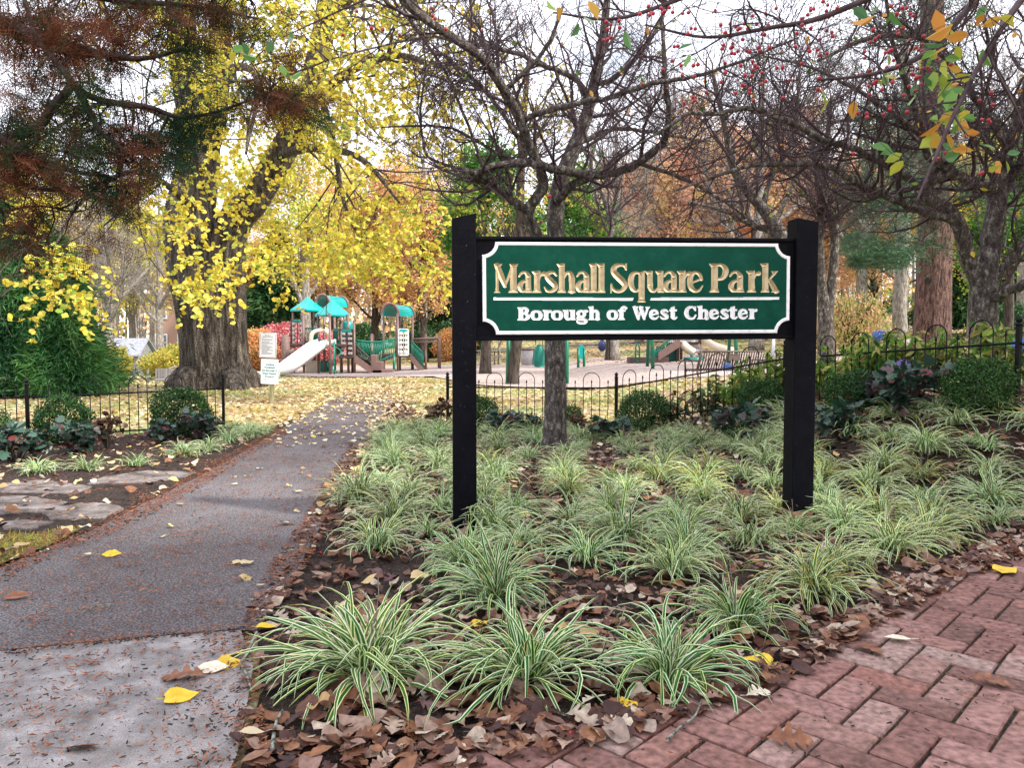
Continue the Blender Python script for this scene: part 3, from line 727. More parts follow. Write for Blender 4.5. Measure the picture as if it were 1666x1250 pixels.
zc = lambda py: (657 - py) * mp
top = plate(-.035, zc(561.5), 28 * mp, 41 * mp, M['plate_white'], 'rule_plate', 2)
low = plate(-.01, zc(604.5), 28.5 * mp, 40.5 * mp, M['plate_blue'], 'smoking_rule_plate', 2)
bo = Acc()
for (w_, h_, sgn) in ((25.4 * mp, 39 * mp, 1),):
    for sx in (-1, 1): bo.box((sx * w_ / 2, -.0045, 0), (.009, .002, h_ - .02))
    for sz in (-1, 1): bo.box((0, -.0045, sz * h_ / 2), (w_ - .02, .002, .006))
bo.build('plate_border', M['text_red'], top)
t_ = text('RULES &\nREGULATIONS', .03, (0, -.004, .17), M['text_black'], top, bold=.0008)
ln = Acc(); zz = .12
for k in range(17):
    if k in (3, 6): zz -= .008
    wd = (.24, .2, .23, .16, .22, .24, .12)[k % 7]
    ln.box(((wd - .245) / 2, -.0045, zz), (wd, .002, .0055)); zz -= .0175
ln.build('fine_print', M['text_black'], top)
for k, s_ in enumerate(('Smoking', 'Prohibited', 'On Borough of', 'West Chester', 'Property', 'Chapter 74-1 & 75-1')):
    text(s_, .05 if k < 5 else .031, (0, -.004, .135 - k * .058), M['text_green'], low, bold=.0012 if k < 5 else .0003, sx=.95 if k < 5 else .95)
for zz in (.135 + .05, -.192): bl = Acc(); bl.tube([(0, -.002, zz - .045 * (zz > 0) + .045 * (zz > 0)), (0, -.008, zz)], .007, 8); bl.build('bolt', M['iron'], low)

# ================================================================== playground
M['pole_brown'] = plain('brown_coated_steel', (.17, .1, .085), .45, vs=8)
M['pole_dark'] = plain('dark_brown_coated_steel', (.065, .035, .03), .45, vs=8)
M['teal'] = plain('teal_moulded_plastic', (.0, .33, .31), .35, vs=5, var=.08)
M['teal_d'] = plain('green_moulded_plastic', (.0, .16, .12), .35, vs=5, var=.08)
M['green_metal'] = plain('green_coated_steel', (.0, .14, .07), .4, vs=8)
M['white_plastic'] = plain('sun_bleached_white_plastic', (.86, .84, .8), .35, vs=4, var=.04)
M['beige_plastic'] = plain('beige_moulded_plastic', (.62, .52, .4), .4, vs=4, var=.08)
M['grey_plastic'] = plain('grey_rock_plastic', (.3, .27, .27), .6, vs=9, var=.25)
M['log_brown'] = plain('moulded_log_brown', (.16, .1, .085), .7, vs=9, var=.35, bump=.3)
YP = 36.0; mpp = YP / F * 1.0
pg = empty('play_structure', (P(570, 600, YP)[0], YP, P(570, 611, YP)[2]), 'play structure with teal peaked roofs and a white double slide on wood chips', 'play structure', 'play structures')
def L_(px, py, dy=0): return ((px - 570) * mpp, dy, (611 - py) * mpp)
def post_(px, py0, py1, dy, mat='pole_brown', r=.058, sides=10):
    ac = Acc(); a_, b_ = L_(px, py0, dy), L_(px, py1, dy); ac.tube([a_, b_], r, sides); ac.lathe(b_, [(r, 0), (r * .8, .03), (r * .3, .05)], sides); return ac.build('post', M[mat], pg)
for p_ in [(480, 612, 505, -.2), (504, 614, 505, -1.0), (528, 612, 505, 0), (504, 608, 505, .9, 'pole_dark'), (529, 613, 514, -1.2, 'pole_dark'), (553, 614, 514, -1.9), (575, 612, 514, -1.1), (556, 608, 514, .0),
           (537, 612, 500, 1.0), (561, 611, 524, -.8), (586, 614, 526, -1.3), (609, 614, 545, -.6), (600, 606, 545, 1.2), (577, 610, 560, -.5, 'pole_dark'),
           (625, 612, 512, -.1), (651, 614, 512, -.7), (645, 609, 512, 1.1), (669, 612, 514, .6), (690, 604, 544, .8), (693, 608, 570, .0), (668, 606, 560, .6, 'green_metal'), (711, 603, 545, .9), (646, 612, 575, -.9, 'green_metal')]:
    post_(*p_)
def pyramid(apex, half, base_py, dy, rot):
    ac = Acc(); c = np.array(L_(apex[0], base_py, dy)); h = (base_py - apex[1]) * mpp
    rings = [(1.0, -.07), (1.0, 0), (.93, .05), (.48, h * .5), (.13, h * .9), (.03, h)]
    V_ = []
    for s, z_ in rings:
        for k in range(4):
            an = rot + k * np.pi / 2; V_.append(c + [half * s * math.cos(an), half * s * math.sin(an), z_])
    f = [(r_ * 4 + k, r_ * 4 + (k + 1) % 4, (r_ + 1) * 4 + (k + 1) % 4, (r_ + 1) * 4 + k) for r_ in range(5) for k in range(4)]
    ac.add(V_, f, smooth=False); ac.f.append((np.array([[20, 21, 22, 23]]), 0, False))
    for s in (.06,): pass
    return ac.build('peaked_roof', M['teal'], pg)
pyramid((503, 484), 27 * mpp * 1.02, 505, -.1, R(100))
pyramid((550.5, 490.5), 27 * mpp * 1.02, 514, -1.0, R(98))
def barrel(px0, px1, pxs, top, spring, dy0, dy1, name='barrel_roof'):
    r_ = (px1 - px0) / 2 * mpp; c = np.array(L_((px0 + px1) / 2, spring, dy0)); h = (spring - top) * mpp
    sh = pxs * mpp
    def arc(off, dy, rr=0): return [(c[0] + off - (r_ + rr) * math.cos(t), dy, c[2] + (h + rr) * math.sin(t)) for t in np.linspace(0, np.pi, 15)]
    A_, B_ = arc(0, dy0), arc(sh, dy1); ac = Acc()
    V_ = A_ + B_ + [tuple(np.array(p) - [0, 0, .03]) for p in A_] + [tuple(np.array(p) - [0, 0, .03]) for p in B_]
    f = [(k, k + 1, 16 + k - 1, 15 + k) for k in range(14)] + [(30 + k + 1, 30 + k, 45 + k, 45 + k + 1) for k in range(14)]
    ac.add(V_, f); o = ac.build(name, M['teal'], pg)
    for off, dy in ((0, dy0), (sh, dy1)):
        t2_ = Acc(); t2_.tube(arc(off, dy, .02), .06, 8, cap=False); t2_.build('roof_arch', M['pole_brown'], o)
barrel(513, 536, 18, 480, 497, .2, 1.8)
barrel(625, 651, 19, 496, 514, -.5, 1.0)
def deck(px0, px1, py, dy0, dy1, mat='pole_dark', h=.12):
    ac = Acc(); a_, b_ = L_(px0, py, dy0), L_(px1, py, dy1)
    ac.box(((a_[0] + b_[0]) / 2, (dy0 + dy1) / 2, a_[2]), (b_[0] - a_[0], dy1 - dy0, h), bevel=.02); return ac.build('deck', M[mat], pg)
deck(480, 528, 562, -.9, .9); deck(529, 576, 562, -1.6, .3); deck(562, 587, 580, -1.4, -.2); deck(625, 670, 578, -.6, 1.0)
def climb(px0, px1, py0, py1, dy, mat1, mat2, topc=None):
    a_, b_ = L_(px0, py1, dy), L_(px1, py0, dy); w_ = b_[0] - a_[0]; h = b_[2] - a_[2]; ac = Acc()
    for x_ in (a_[0], b_[0]): ac.box((x_, dy, (a_[2] + b_[2]) / 2), (.06, .06, h))
    for z_ in (a_[2], b_[2]): ac.box(((a_[0] + b_[0]) / 2, dy, z_), (w_, .06, .09))
    for k in range(1, 4): ac.tube([(a_[0] + w_ * k / 4, dy, a_[2]), (a_[0] + w_ * k / 4, dy, b_[2])], .02, 6)
    o = ac.build('climbing_panel', M[mat1], pg)
    for c_ in (1, 3):
        for r_ in range(5): bl_ = Acc(); bl_.box((a_[0] + w_ * (c_ * .25 + .02), dy - .04, a_[2] + h * (r_ + .6) / 5.4), (w_ * .3, .1, h * .1), bevel=.015); bl_.build('turning_block', M[mat2], o)
    if topc:
        t2_ = Acc(); t2_.box(((a_[0] + b_[0]) / 2, dy - .02, b_[2] - .05), (w_ * .7, .09, .14), bevel=.02); t2_.build('header_bar', M[topc], o)
climb(482, 502, 522, 562, -.75, 'pole_dark', 'grey_plastic', 'teal_d')
climb(564, 585, 538, 579, -1.35, 'pole_dark', 'grey_plastic', 'teal_d')
climb(653, 668, 537, 577, -.75, 'white_plastic', 'white_plastic', 'teal')
# white double slide
ac = Acc()
cl = smooth_line([L_(546, 560, -1.75), L_(535, 565, -2.0), L_(515, 583, -2.6), L_(496, 600, -3.2), L_(483, 606, -3.55), L_(469, 607.5, -3.8)], per=6)
wv = np.array([.62, .38, 0.0]); prof = [(-.62, .0), (-.62, .2), (-.54, .22), (-.48, .05), (-.1, .03), (-.04, .2), (.04, .2), (.1, .03), (.48, .05), (.54, .22), (.62, .2), (.62, .0)]
V_ = np.array([[c_ + wv * s + [0, 0, z_] for s, z_ in prof] for c_ in cl]).reshape(-1, 3); m = len(prof)
ac.add(V_, [(i_ * m + k, i_ * m + (k + 1) % m, (i_ + 1) * m + (k + 1) % m, (i_ + 1) * m + k) for i_ in range(len(cl) - 1) for k in range(m)])
ac.f.append((np.array([[(len(cl) - 1) * m + k for k in range(m)]]), 0, False)); ac.build('double_slide', M['white_plastic'], pg)
ac = Acc(); b_ = L_(537, 562, -1.75)
arc = [(b_[0] - .36 * math.cos(t), -1.75 - .2 * math.cos(t), b_[2] + .25 + .42 * math.sin(t) ** .6) for t in np.linspace(0.05, np.pi - .05, 11)]
arc = [(arc[0][0] - .03, arc[0][1], b_[2] - .05)] + arc + [(arc[-1][0] + .03, arc[-1][1], b_[2] - .05)]
ac.tube(arc, .1, 6); ac.build('slide_hood', M['beige_plastic'], pg)
ac = Acc(); ac.bar(L_(471, 615, -3.7), L_(471, 607, -3.7), .04); ac.build('slide_foot', M['pole_dark'], pg); ac = Acc(); ac.bar(L_(484, 615, -3.5), L_(484, 606, -3.5), .04); ac.build('slide_foot', M['pole_dark'], pg)
# log climber
ac = Acc()
ac.tube([L_(478, 612, -1.2), L_(479, 590, -1.2), L_(478, 570, -1.2), L_(477, 545, -1.2)], [.28, .24, .2, .17], 9, flute=lambda a_: .08 * np.sin(5 * a_))
ac.tube([L_(480, 588, -1.25), L_(486, 574, -1.4), L_(494, 570, -1.5)], [.16, .14, .12], 8)
for k in range(5): ac.box(L_(473, 607 - k * 5.4, -1.42), (.26, .2, .07), bevel=.02)
ac.build('log_climber', M['log_brown'], pg)
# green bars: railings and sagging bridge
def railing(pts_top, pts_bot, n, mat, name='railing'):
    ac = Acc(); T_, B_ = smooth_line(pts_top, per=4), smooth_line(pts_bot, per=4)
    ac.tube(T_, .03, 6); ac.tube(B_, .03, 6)
    for k in range(n + 1):
        f = k / n * (len(T_) - 1); i_ = min(int(f), len(T_) - 2); ff = f - i_
        ac.tube([T_[i_] * (1 - ff) + T_[i_ + 1] * ff, B_[i_] * (1 - ff) + B_[i_ + 1] * ff], .014, 4)
    return ac.build(name, M[mat], pg)
M['rail_green'] = plain('bright_green_coated_rail', (.0, .2, .13), .4, vs=8)
railing([L_(587, 554, -.9), L_(605, 556, -.9), L_(625, 556, -.9), L_(646, 551, -.9)], [L_(589, 577, -.9), L_(600, 584, -.9), L_(622, 586, -.9), L_(645, 577, -.9)], 22, 'rail_green', 'bridge_railing')
railing([L_(587, 554, .3), L_(605, 557, .3), L_(625, 557, .3), L_(646, 551, .3)], [L_(589, 576, .3), L_(600, 583, .3), L_(622, 585, .3), L_(645, 576, .3)], 22, 'rail_green', 'bridge_railing')
ac = Acc(); br = smooth_line([L_(588, 578, -.3), L_(604, 585, -.3), L_(624, 586.5, -.3), L_(647, 578, -.3)], per=5)
for q_ in range(len(br) - 1):
    c_ = (br[q_] + br[q_ + 1]) / 2; ac.box(c_, (abs(br[q_ + 1][0] - br[q_][0]) * .93, 1.1, .05))
ac.build('bridge_deck', M['grey_plastic'], pg)
railing([L_(671, 556, -.2), L_(689, 574, -.2)], [L_(671, 580, -.2), L_(690, 600, -.2)], 12, 'rail_green'); 
railing([L_(588, 562, -1.2), L_(614, 586, -1.2)], [L_(588, 578, -1.2), L_(614, 602, -1.2)], 12, 'pole_dark', 'stair_railing')
railing([L_(505, 535, -.9), L_(528, 535, -.9)], [L_(505, 557, -.9), L_(528, 557, -.9)], 12, 'teal_d')
railing([L_(536, 535, .9), L_(555, 535, .9)], [L_(536, 557, .9), L_(555, 557, .9)], 10, 'teal_d')
def stairs(x0, y0, x1_, y1_, dy, n, wdt, name='stairs', mat='pole_brown'):
    ac = Acc(); a_, b_ = np.array(L_(x0, y0, dy)), np.array(L_(x1_, y1_, dy))
    for s in (-wdt / 2, wdt / 2):
        V_ = [a_ + [0, s - .03, .14], a_ + [0, s - .03, -.2], b_ + [0, s - .03, -.1], b_ + [0, s - .03, .22]]; V_ += [v + [0, .06, 0] for v in V_]
        ac.add(V_, [(0, 1, 2, 3), (7, 6, 5, 4), (0, 3, 7, 4), (1, 5, 6, 2), (0, 4, 5, 1), (3, 2, 6, 7)], smooth=False)
    for k in range(n):
        c_ = a_ + (b_ - a_) * (k + .5) / n; ac.box(c_, (abs(b_[0] - a_[0]) / n * 1.2, wdt, .05))
    return ac.build(name, M[mat], pg)
stairs(589, 581, 615, 603, -1.2, 6, 1.0); stairs(670, 579, 691, 607, .1, 6, 1.2)
ac = Acc()
ac.box(L_(617, 594, -1.0), (.28, .9, 1.0), bevel=.03); ac.box(L_(625, 599, -1.0), (.3, .9, .7), bevel=.03); ac.box(L_(631, 606, -1.0), (.95, .9, .35), bevel=.03); ac.build('step_block', M['pole_brown'], pg)
ac = Acc()
for dy in (.1, .9): ac.tube([L_(672, 552, dy), L_(713, 550, dy)], .05, 6); ac.tube([L_(672, 557, dy), L_(713, 556, dy)], .03, 6)
for k in range(9): ac.bar(L_(674 + k * 4.7, 552, .1), L_(674 + k * 4.7, 552, .9), .022)
for k in range(12): ac.bar(L_(673 + k * 3.4, 552 + 4 * (k % 2), .1), L_(676.4 + k * 3.4, 552 + 4 * ((k + 1) % 2), .1), .018)
ac.build('overhead_ladder', M['pole_brown'], pg)
ac = Acc(); ac.tube([L_(711, 552, .1), L_(715, 553, .1), L_(716, 560, .1), L_(716, 604, .1)], .04, 7); ac.build('ladder_pole', M['pole_brown'], pg)
ac = Acc(); c_ = L_(568, 532, -.2); ac.lathe((c_[0], c_[1], c_[2] - .2), [(.2, 0), (.24, .1), (.24, .38), (.15, .46)], 12); ac.build('crow_nest', M['teal'], pg)
ac = Acc()
for (x_, y_, w2, h2) in ((512, 552, .35, .5), (518, 558, .4, .3), (545, 548, .25, .6), (549, 565, .2, .7)): c_ = L_(x_, y_, .2); ac.box(c_, (w2, .06, h2), bevel=.02)
ac.build('side_panel', M['teal_d'], pg)
ac = Acc()
an = np.linspace(0, 2 * np.pi * 1.4, 30); c_ = L_(561, 611, -2.1)
ac.tube([(c_[0] + .3 * math.cos(t), c_[1] + .3 * math.sin(t), t / 8.8 * 1.5) for t in an], .025, 5); ac.bar(c_, (c_[0], c_[1], 1.6), .03); ac.build('spiral_climber', M['rail_green'], pg)
ac = Acc(); ac.box(L_(511, 600, .4), (1.0, .08, .75), bevel=.02); ac.build('play_panel', M['beige_plastic'], pg)
ac = Acc(); ac.box(L_(527, 601, .5), (.5, .5, .8), bevel=.04); ac.build('play_box', M['teal_d'], pg)

# second play structure, seen below the sign
Y2 = 30.0; m2 = Y2 / F
b2 = np.array(XY(1100, Y2)); b2[2] = tz(b2[0], b2[1])
pg = empty('play_structure', b2, 'play structure with brown stairs and a beige slide glimpsed under the sign board', 'play structure', 'play structures')
gpy = 625 - 0; gp = 560 + (CAMH - b2[2]) / m2
def L_(px, py, dy=0): return ((px - 1100) * m2, dy, (gp - py) * m2)
mpp = m2
for p_ in [(1101, gp, 515, -.2), (1083, gp, 560, .2, 'pole_dark'), (1138, gp - 3, 515, .0), (1072, gp, 565, .3, 'pole_dark'), (1119, gp - 3, 520, 1.2, 'pole_dark')]: post_(*p_)
stairs(1101, 556, 1066, 583, -.1, 7, 1.0)
railing([L_(1101, 541, -.6), L_(1062, 570, -.6)], [L_(1101, 552, -.6), L_(1062, 580, -.6)], 14, 'green_metal', 'stair_railing')
railing([L_(1088, 541, .2), L_(1138, 541, .2)], [L_(1088, 557, .2), L_(1138, 557, .2)], 22, 'white_plastic')
deck(1101, 1139, 559, -.2, 1.2)
ac = Acc(); cl = smooth_line([L_(1139, 552, -.1), L_(1146, 562, -.4), L_(1155, 570, -.7), L_(1170, 576, -1.0), L_(1180, 578, -1.1)], per=5)
V_ = np.array([[c_ + np.array([.1, .3, 0]) * s + [0, 0, z_] for s, z_ in [(-1, 0), (-1, .3), (-.85, .3), (-.7, .05), (.7, .05), (.85, .3), (1, .3), (1, 0)]] for c_ in cl]).reshape(-1, 3)
ac.add(V_, [(i_ * 8 + k, i_ * 8 + (k + 1) % 8, (i_ + 1) * 8 + (k + 1) % 8, (i_ + 1) * 8 + k) for i_ in range(len(cl) - 1) for k in range(8)]); ac.build('slide', M['beige_plastic'], pg)
ac = Acc(); cl = smooth_line([L_(1106, 560, -.4), L_(1114, 568, -.5), L_(1124, 575, -.6)], per=4); ac.tube(cl, .16, 6); ac.build('chute', M['beige_plastic'], pg)
ac = Acc(); ac.box(L_(1082, 588, .4), (1.1, .6, .9), bevel=.05); ac.build('play_box', M['teal_d'], pg)
ac = Acc(); ac.box(L_(1052, 590, -.2), (1.5, .8, .42), bevel=.03); ac.box(L_(1038, 595, -.4), (1.6, .6, .07), bevel=.02); ac.build('step_block', M['pole_dark'], pg)
ac = Acc(); ac.lathe(L_(1120, 597, -.8), [(.15, 0), (.34, .12), (.38, .35), (.3, .38), (.1, .3)], 14); ac.build('spinner_bowl', M['teal_d'], pg)
ac = Acc()
for k in range(3): ac.box(L_(1133 - k * 3, 572 + k * 9, -.5), (.5, .4, .14), bevel=.03)
ac.bar(L_(1137, gp, -.5), L_(1132, 560, -.5), .05); ac.build('pod_climber', M['grey_plastic'], pg)
ac = Acc(); hoop = [L_(1024.5, gp - 1, -1.4), L_(1024.5, 566, -1.4), L_(1026, 561, -1.4), L_(1029, 561, -1.4), L_(1030.5, 566, -1.4), L_(1030.5, gp - 1, -1.4)]
ac.tube(hoop, .03, 6)
for k in range(5): ac.bar(L_(1024.5, 572 + k * 5, -1.4), L_(1030.5, 572 + k * 5, -1.4), .02)
ac.build('loop_ladder', M['green_metal'], pg)

# swings: green frames with seats hanging
def swing(pxs, Y, label, ztop=2.6, seat=None):
    x0, y0, z0 = XY(pxs[0][0], Y); rt = empty('swing_set', (x0, y0, z0), label, 'swing set', 'swing sets')
    for px, dy in [(p, s) for p, _ in pxs for s in (-.9, .9)]:
        pass
    mid = []
    for (pa, pb) in pxs:
        xa, xb = (pa - CX) / F * Y - x0, (pb - CX) / F * Y - x0; xm = (xa + xb) / 2; mid.append(xm)
        for xx, dy in ((xa, -1.1), (xb, 1.1)):
            ac = Acc(); zg = tz(x0 + xx, Y + dy) - z0; ac.tube([(xx, dy, zg), (xm, 0, ztop)], .057, 8); ac.build('leg', M['green_metal'], rt)
    ac = Acc(); ac.bar((mid[0], 0, ztop), (mid[-1], 0, ztop), .06, 8); ac.build('top_beam', M['green_metal'], rt)
    return rt, x0, z0
rt, x0, z0 = swing([(826, 832), (918, 926)], 22.5, 'green swing frame with one bucket seat, glimpsed behind the crabapple trunk')
s = 22.5 / F; cx = (877 - CX) * s - x0; zt = lambda py: P(877, py, 22.5)[2] - z0
ac = Acc(); prof = [(561, .1), (565, .2), (571, .34), (580, .36), (588, .42), (593, .38), (597.5, .22)]
V_ = []
for py, hw in prof: V_ += [(cx - hw * .5, -.05, zt(py)), (cx - hw * .28, -.17, zt(py)), (cx + hw * .28, -.17, zt(py)), (cx + hw * .5, -.05, zt(py)), (cx + hw * .3, .12, zt(py)), (cx - hw * .3, .12, zt(py))]
ac.add(V_, [(r_ * 6 + k, r_ * 6 + (k + 1) % 6, (r_ + 1) * 6 + (k + 1) % 6, (r_ + 1) * 6 + k) for r_ in range(6) for k in range(6)])
ac.f.append((np.array([[0, 1, 2, 3, 4, 5]]), 0, False)); ac.f.append((np.array([[36, 37, 38, 39, 40, 41][::-1]]), 0, False))
st = ac.build('bucket_seat', M['teal_d'], rt)
ac = Acc(); ac.bar((cx - .1, 0, zt(562)), (cx - .14, 0, 2.6), .01, 4); ac.bar((cx + .1, 0, zt(562)), (cx + .14, 0, 2.6), .01, 4); ac.build('chain', M['iron'], rt)
swing([(1052, 1063), (1182.5, 1200)], 24.5, 'empty green swing frame in front of the brown play stairs')

def thing_at(px, Y, name, label, cat, group=None):
    p = XY(px, Y); return empty(name, p, label, cat, group), (lambda x_, y_, dy=0: ((x_ - px) * Y / F, dy, P(px, y_, Y)[2] - p[2]))
# arched talking panel
rt, Q = thing_at(945.5, 31, 'talk_panel', 'green round-topped panel on two legs in the wood chips', 'play panel')
ac = Acc(); pts = [(-5, 584), (5, 584), (5, 568), (4, 563.5), (2, 561.5), (0, 561), (-2, 561.5), (-4, 563.5), (-5, 568)]
V_ = [Q(945.5 + a_, b_, -.03) for a_, b_ in pts] + [Q(945.5 + a_, b_, .03) for a_, b_ in pts]; n = 9
ac.add(V_, [(k, (k + 1) % n, (k + 1) % n + n, k + n) for k in range(n)], smooth=False); ac.f.append((np.array([list(range(n))[::-1], [n + k for k in range(n)]]), 0, False)); ac.build('panel', M['teal'], rt)
for xx in (940.8, 950.2):
    ac = Acc(); a_ = Q(xx, 566); ac.bar((a_[0], 0, -.05), a_, .055, 8); ac.build('leg', M['green_metal'], rt)

# bench of slats
M['bench'] = plain('dark_brown_bench_slats', (.075, .05, .04), .5, vs=20)
bx0, by = (1131 - CX) / F * 17.2, 17.2; bx1 = (1247 - CX) / F * 17.9
zb = tz((bx0 + bx1) / 2, 17.5)
bt = empty('park_bench', ((bx0 + bx1) / 2, 17.5, zb), 'dark slatted park bench facing the playground behind the hydrangeas', 'bench')
yawb = math.atan2(.7, bx1 - bx0); bt.rotation_euler = (0, 0, yawb); wb = bx1 - bx0
zt = lambda py: P(1190, py, 17.4)[2] - zb
htop, hseat = zt(572), zt(572) - .42
ac = Acc()
for k in range(27):
    x_ = -wb / 2 + (k + .5) * wb / 27
    if 10 <= k <= 14 : ac.tube([(x_, -.02, htop), (x_, .0, htop - .02)], .016, 4)
    ac.tube([(x_, -.10, htop), (x_, -.04, htop - .2), (x_, .05, hseat + .02)], .018, 4)
ac.build('backrest', M['bench'], bt)
ac = Acc(); ac.box((0, -.075, htop - .13), (wb * .17, .02, .15)); ac.build('plaque', M['bench'], bt)
ac = Acc()
for k in range(27): x_ = -wb / 2 + (k + .5) * wb / 27; ac.tube([(x_, .05, hseat + .02), (x_, .25, hseat), (x_, .46, hseat + .01), (x_, .5, hseat - .04)], .018, 4)
ac.build('seat', M['bench'], bt)
for sx in (-1, 1):
    ac = Acc(); x_ = sx * wb / 2; ac.tube([(x_, -.12, htop + .02), (x_, .04, hseat)], .025, 6); ac.tube([(x_, .04, hseat), (x_, -.04, 0)], .025, 6); ac.tube([(x_, .5, hseat), (x_, .5, 0)], .025, 6); ac.tube([(x_, .02, hseat), (x_, .5, hseat)], .022, 6)
    ac.tube([(x_, -.04, hseat + .2), (x_, .3, hseat + .22), (x_, .52, hseat + .2), (x_, .5, hseat)], .022, 6); ac.build('end_frame', M['bench'], bt)
ac = Acc(); ac.tube([(-wb / 2, -.11, htop), (wb / 2, -.11, htop)], .02, 6); ac.build('top_rail', M['bench'], bt)

# litter bin
rt, Q = thing_at(859.5, 38, 'litter_bin', 'round grey slatted litter bin on the grass beyond the wood chips', 'bin')
ac = Acc(); ac.lathe((0, 0, 0), [(.3, 0), (.34, .1), (.36, .75), (.3, .76)], 16); ac.build('bin_body', M['grey_plastic'], rt)
ac = Acc(); ac.lathe((0, 0, .76), [(.37, 0), (.37, .05), (.2, .1), (.12, .1)], 16); ac.build('rim', M['pole_dark'], rt)
# white posts
rt, Q = thing_at(982, 42, 'white_pole', 'thin white pole with a blue bag tied to it', 'pole')
ac = Acc(); ac.tube([(0, 0, -.1), Q(982, 553)], .05, 8); ac.build('pole', M['plate_white'], rt)
ac = Acc(); c_ = Q(979, 563, -.1); ac.lathe((c_[0], c_[1], c_[2] - .3), [(.08, 0), (.2, .12), (.22, .4), (.1, .62)], 10); ac.build('blue_bag', plain('dark_blue_bag', (.015, .03, .13), .4), rt)
rt, Q = thing_at(1258, 30, 'white_pole', 'plain thin white pole standing by the end of the bench', 'pole')
ac = Acc(); ac.tube([(0, 0, -.1), Q(1258, 549)], .06, 8); ac.build('pole', M['plate_white'], rt)
# basketball hoop
rt, Q = thing_at(1452, 38, 'basketball_hoop', 'white fan-shaped basketball backboard on a white pole before the grey trunk', 'basketball hoop')
ac = Acc(); ac.tube([(0, 0, -.1), Q(1452, 517), Q(1449, 511, -.3)], .07, 8); ac.build('pole', M['plate_white'], rt)
ac = Acc(); fan = [(-11, 517), (-9, 509), (-4, 502.5), (2, 501), (7, 505), (8.5, 511), (7, 518), (0, 519)]
V_ = [Q(1450 + a_, b_, -.55) for a_, b_ in fan] + [Q(1450 + a_, b_, -.5) for a_, b_ in fan]; n = 8
ac.add(V_, [(k, (k + 1) % n, (k + 1) % n + n, k + n) for k in range(n)], smooth=False); ac.f.append((np.array([list(range(n)), [n + k for k in range(n)][::-1]]), 0, False)); ac.build('backboard', M['white_plastic'], rt)
ac = Acc(); c_ = Q(1446, 516, -.8); ac.tube([(c_[0] + .22 * math.cos(t), c_[1] + .22 * math.sin(t), c_[2]) for t in np.linspace(0, 2 * np.pi, 13)], .02, 5); ac.build('hoop_ring', plain('orange_ring', (.6, .1, .02)), rt)

# adirondack style chair and table by the shed; shed; brick house; picnic table
M['chair_w'] = plain('weathered_grey_wood', (.22, .2, .19), .7, var=.3)
rt, Q = thing_at(262, 24, 'garden_chair', 'grey slat-backed garden chair between the shed and the great trunk', 'chair')
ac = Acc()
for k in range(5): a_ = Q(254 + k * 4.2, 620, .1); b_ = Q(251 + k * 4.6, 602, .4); ac.box(((a_[0] + b_[0]) / 2, .25, (a_[2] + b_[2]) / 2), (.075, .03, .42))
ac.build('backrest', M['chair_w'], rt)
ac = Acc(); ac.box(Q(263, 618, -.1), (.5, .5, .05)); ac.build('seat', M['chair_w'], rt)
for sx in (-.27, .27):
    for sy in (-.3, .25):
        ac = Acc(); ac.box((sx, sy, .2), (.05, .05, .5)); ac.build('leg', M['chair_w'], rt)
rt, Q = thing_at(281, 25, 'garden_chair', 'white round-backed metal garden chair beside the great trunk', 'chair')
ac = Acc(); a_ = Q(281, 612); ac.tube([(a_[0] + .3 * math.cos(t), .2, a_[2] + .3 * math.sin(t)) for t in np.linspace(0, np.pi, 9)], .025, 5)
for k in range(-2, 3): ac.bar((a_[0] + k * .1, .2, a_[2] - .1), (a_[0] + k * .1, .2, a_[2] + .26), .015, 4)
ac.build('backrest', M['grey_plastic'], rt)
ac = Acc(); ac.box((0, 0, .4), (.55, .5, .04)); ac.build('seat', M['grey_plastic'], rt)
for sx in (-.24, .24):
    for sy in (-.2, .2): ac = Acc(); ac.bar((sx, sy, 0), (sx, sy, .4), .02, 5); ac.build('leg', M['grey_plastic'], rt)
M['shed_wall'] = plain('grey_shed_boards', (.2, .2, .215), .8, var=.2, vs=6)
M['shed_roof'] = plain('slate_grey_shingles', (.25, .26, .3), .8, var=.3, vs=10)
rt, Q = thing_at(214, 34, 'garden_shed', 'small grey shed with a pitched slate roof beside the feathery conifer', 'shed')
ac = Acc(); w_, h_, d_ = 1.3, .95, 1.5
ac.add([(-w_ / 2, -d_ / 2, 0), (w_ / 2, -d_ / 2, 0), (w_ / 2, d_ / 2, 0), (-w_ / 2, d_ / 2, 0), (-w_ / 2, -d_ / 2, h_), (w_ / 2, -d_ / 2, h_), (w_ / 2, d_ / 2, h_), (-w_ / 2, d_ / 2, h_), (-w_ / 2, 0, h_ + .6), (w_ / 2, 0, h_ + .6)], [(0, 1, 5, 4), (1, 2, 6, 5), (2, 3, 7, 6), (3, 0, 4, 7)], smooth=False)
ac.f.append((np.array([[4, 7, 8], [6, 5, 9]]), 0, False)); ac.build('wall', M['shed_wall'], rt)
ac = Acc()
for sg in (-1, 1):
    V_ = [(-w_ / 2 - .15, sg * (d_ / 2 + .15), h_ - .1), (w_ / 2 + .15, sg * (d_ / 2 + .15), h_ - .1), (w_ / 2 + .15, 0, h_ + .63), (-w_ / 2 - .15, 0, h_ + .63)]; V_ += [(a_, b_, c_ + .06) for a_, b_, c_ in V_]
    ac.add(V_, [(0, 1, 2, 3), (4, 7, 6, 5), (0, 4, 5, 1), (1, 5, 6, 2), (2, 6, 7, 3), (3, 7, 4, 0)], smooth=False)
ac.build('roof', M['shed_roof'], rt)
ac = Acc(); ac.box((.2, -d_ / 2 - .02, .42), (.5, .04, .8)); ac.build('door', plain('dark_shed_door', (.05, .05, .055)), rt)
M['brick_wall'] = mat_noise('red_house_brick', [(.35, (.3, .17, .13)), (.65, (.48, .33, .27))], (1, 1, 3), 12, 5, bump=.3)
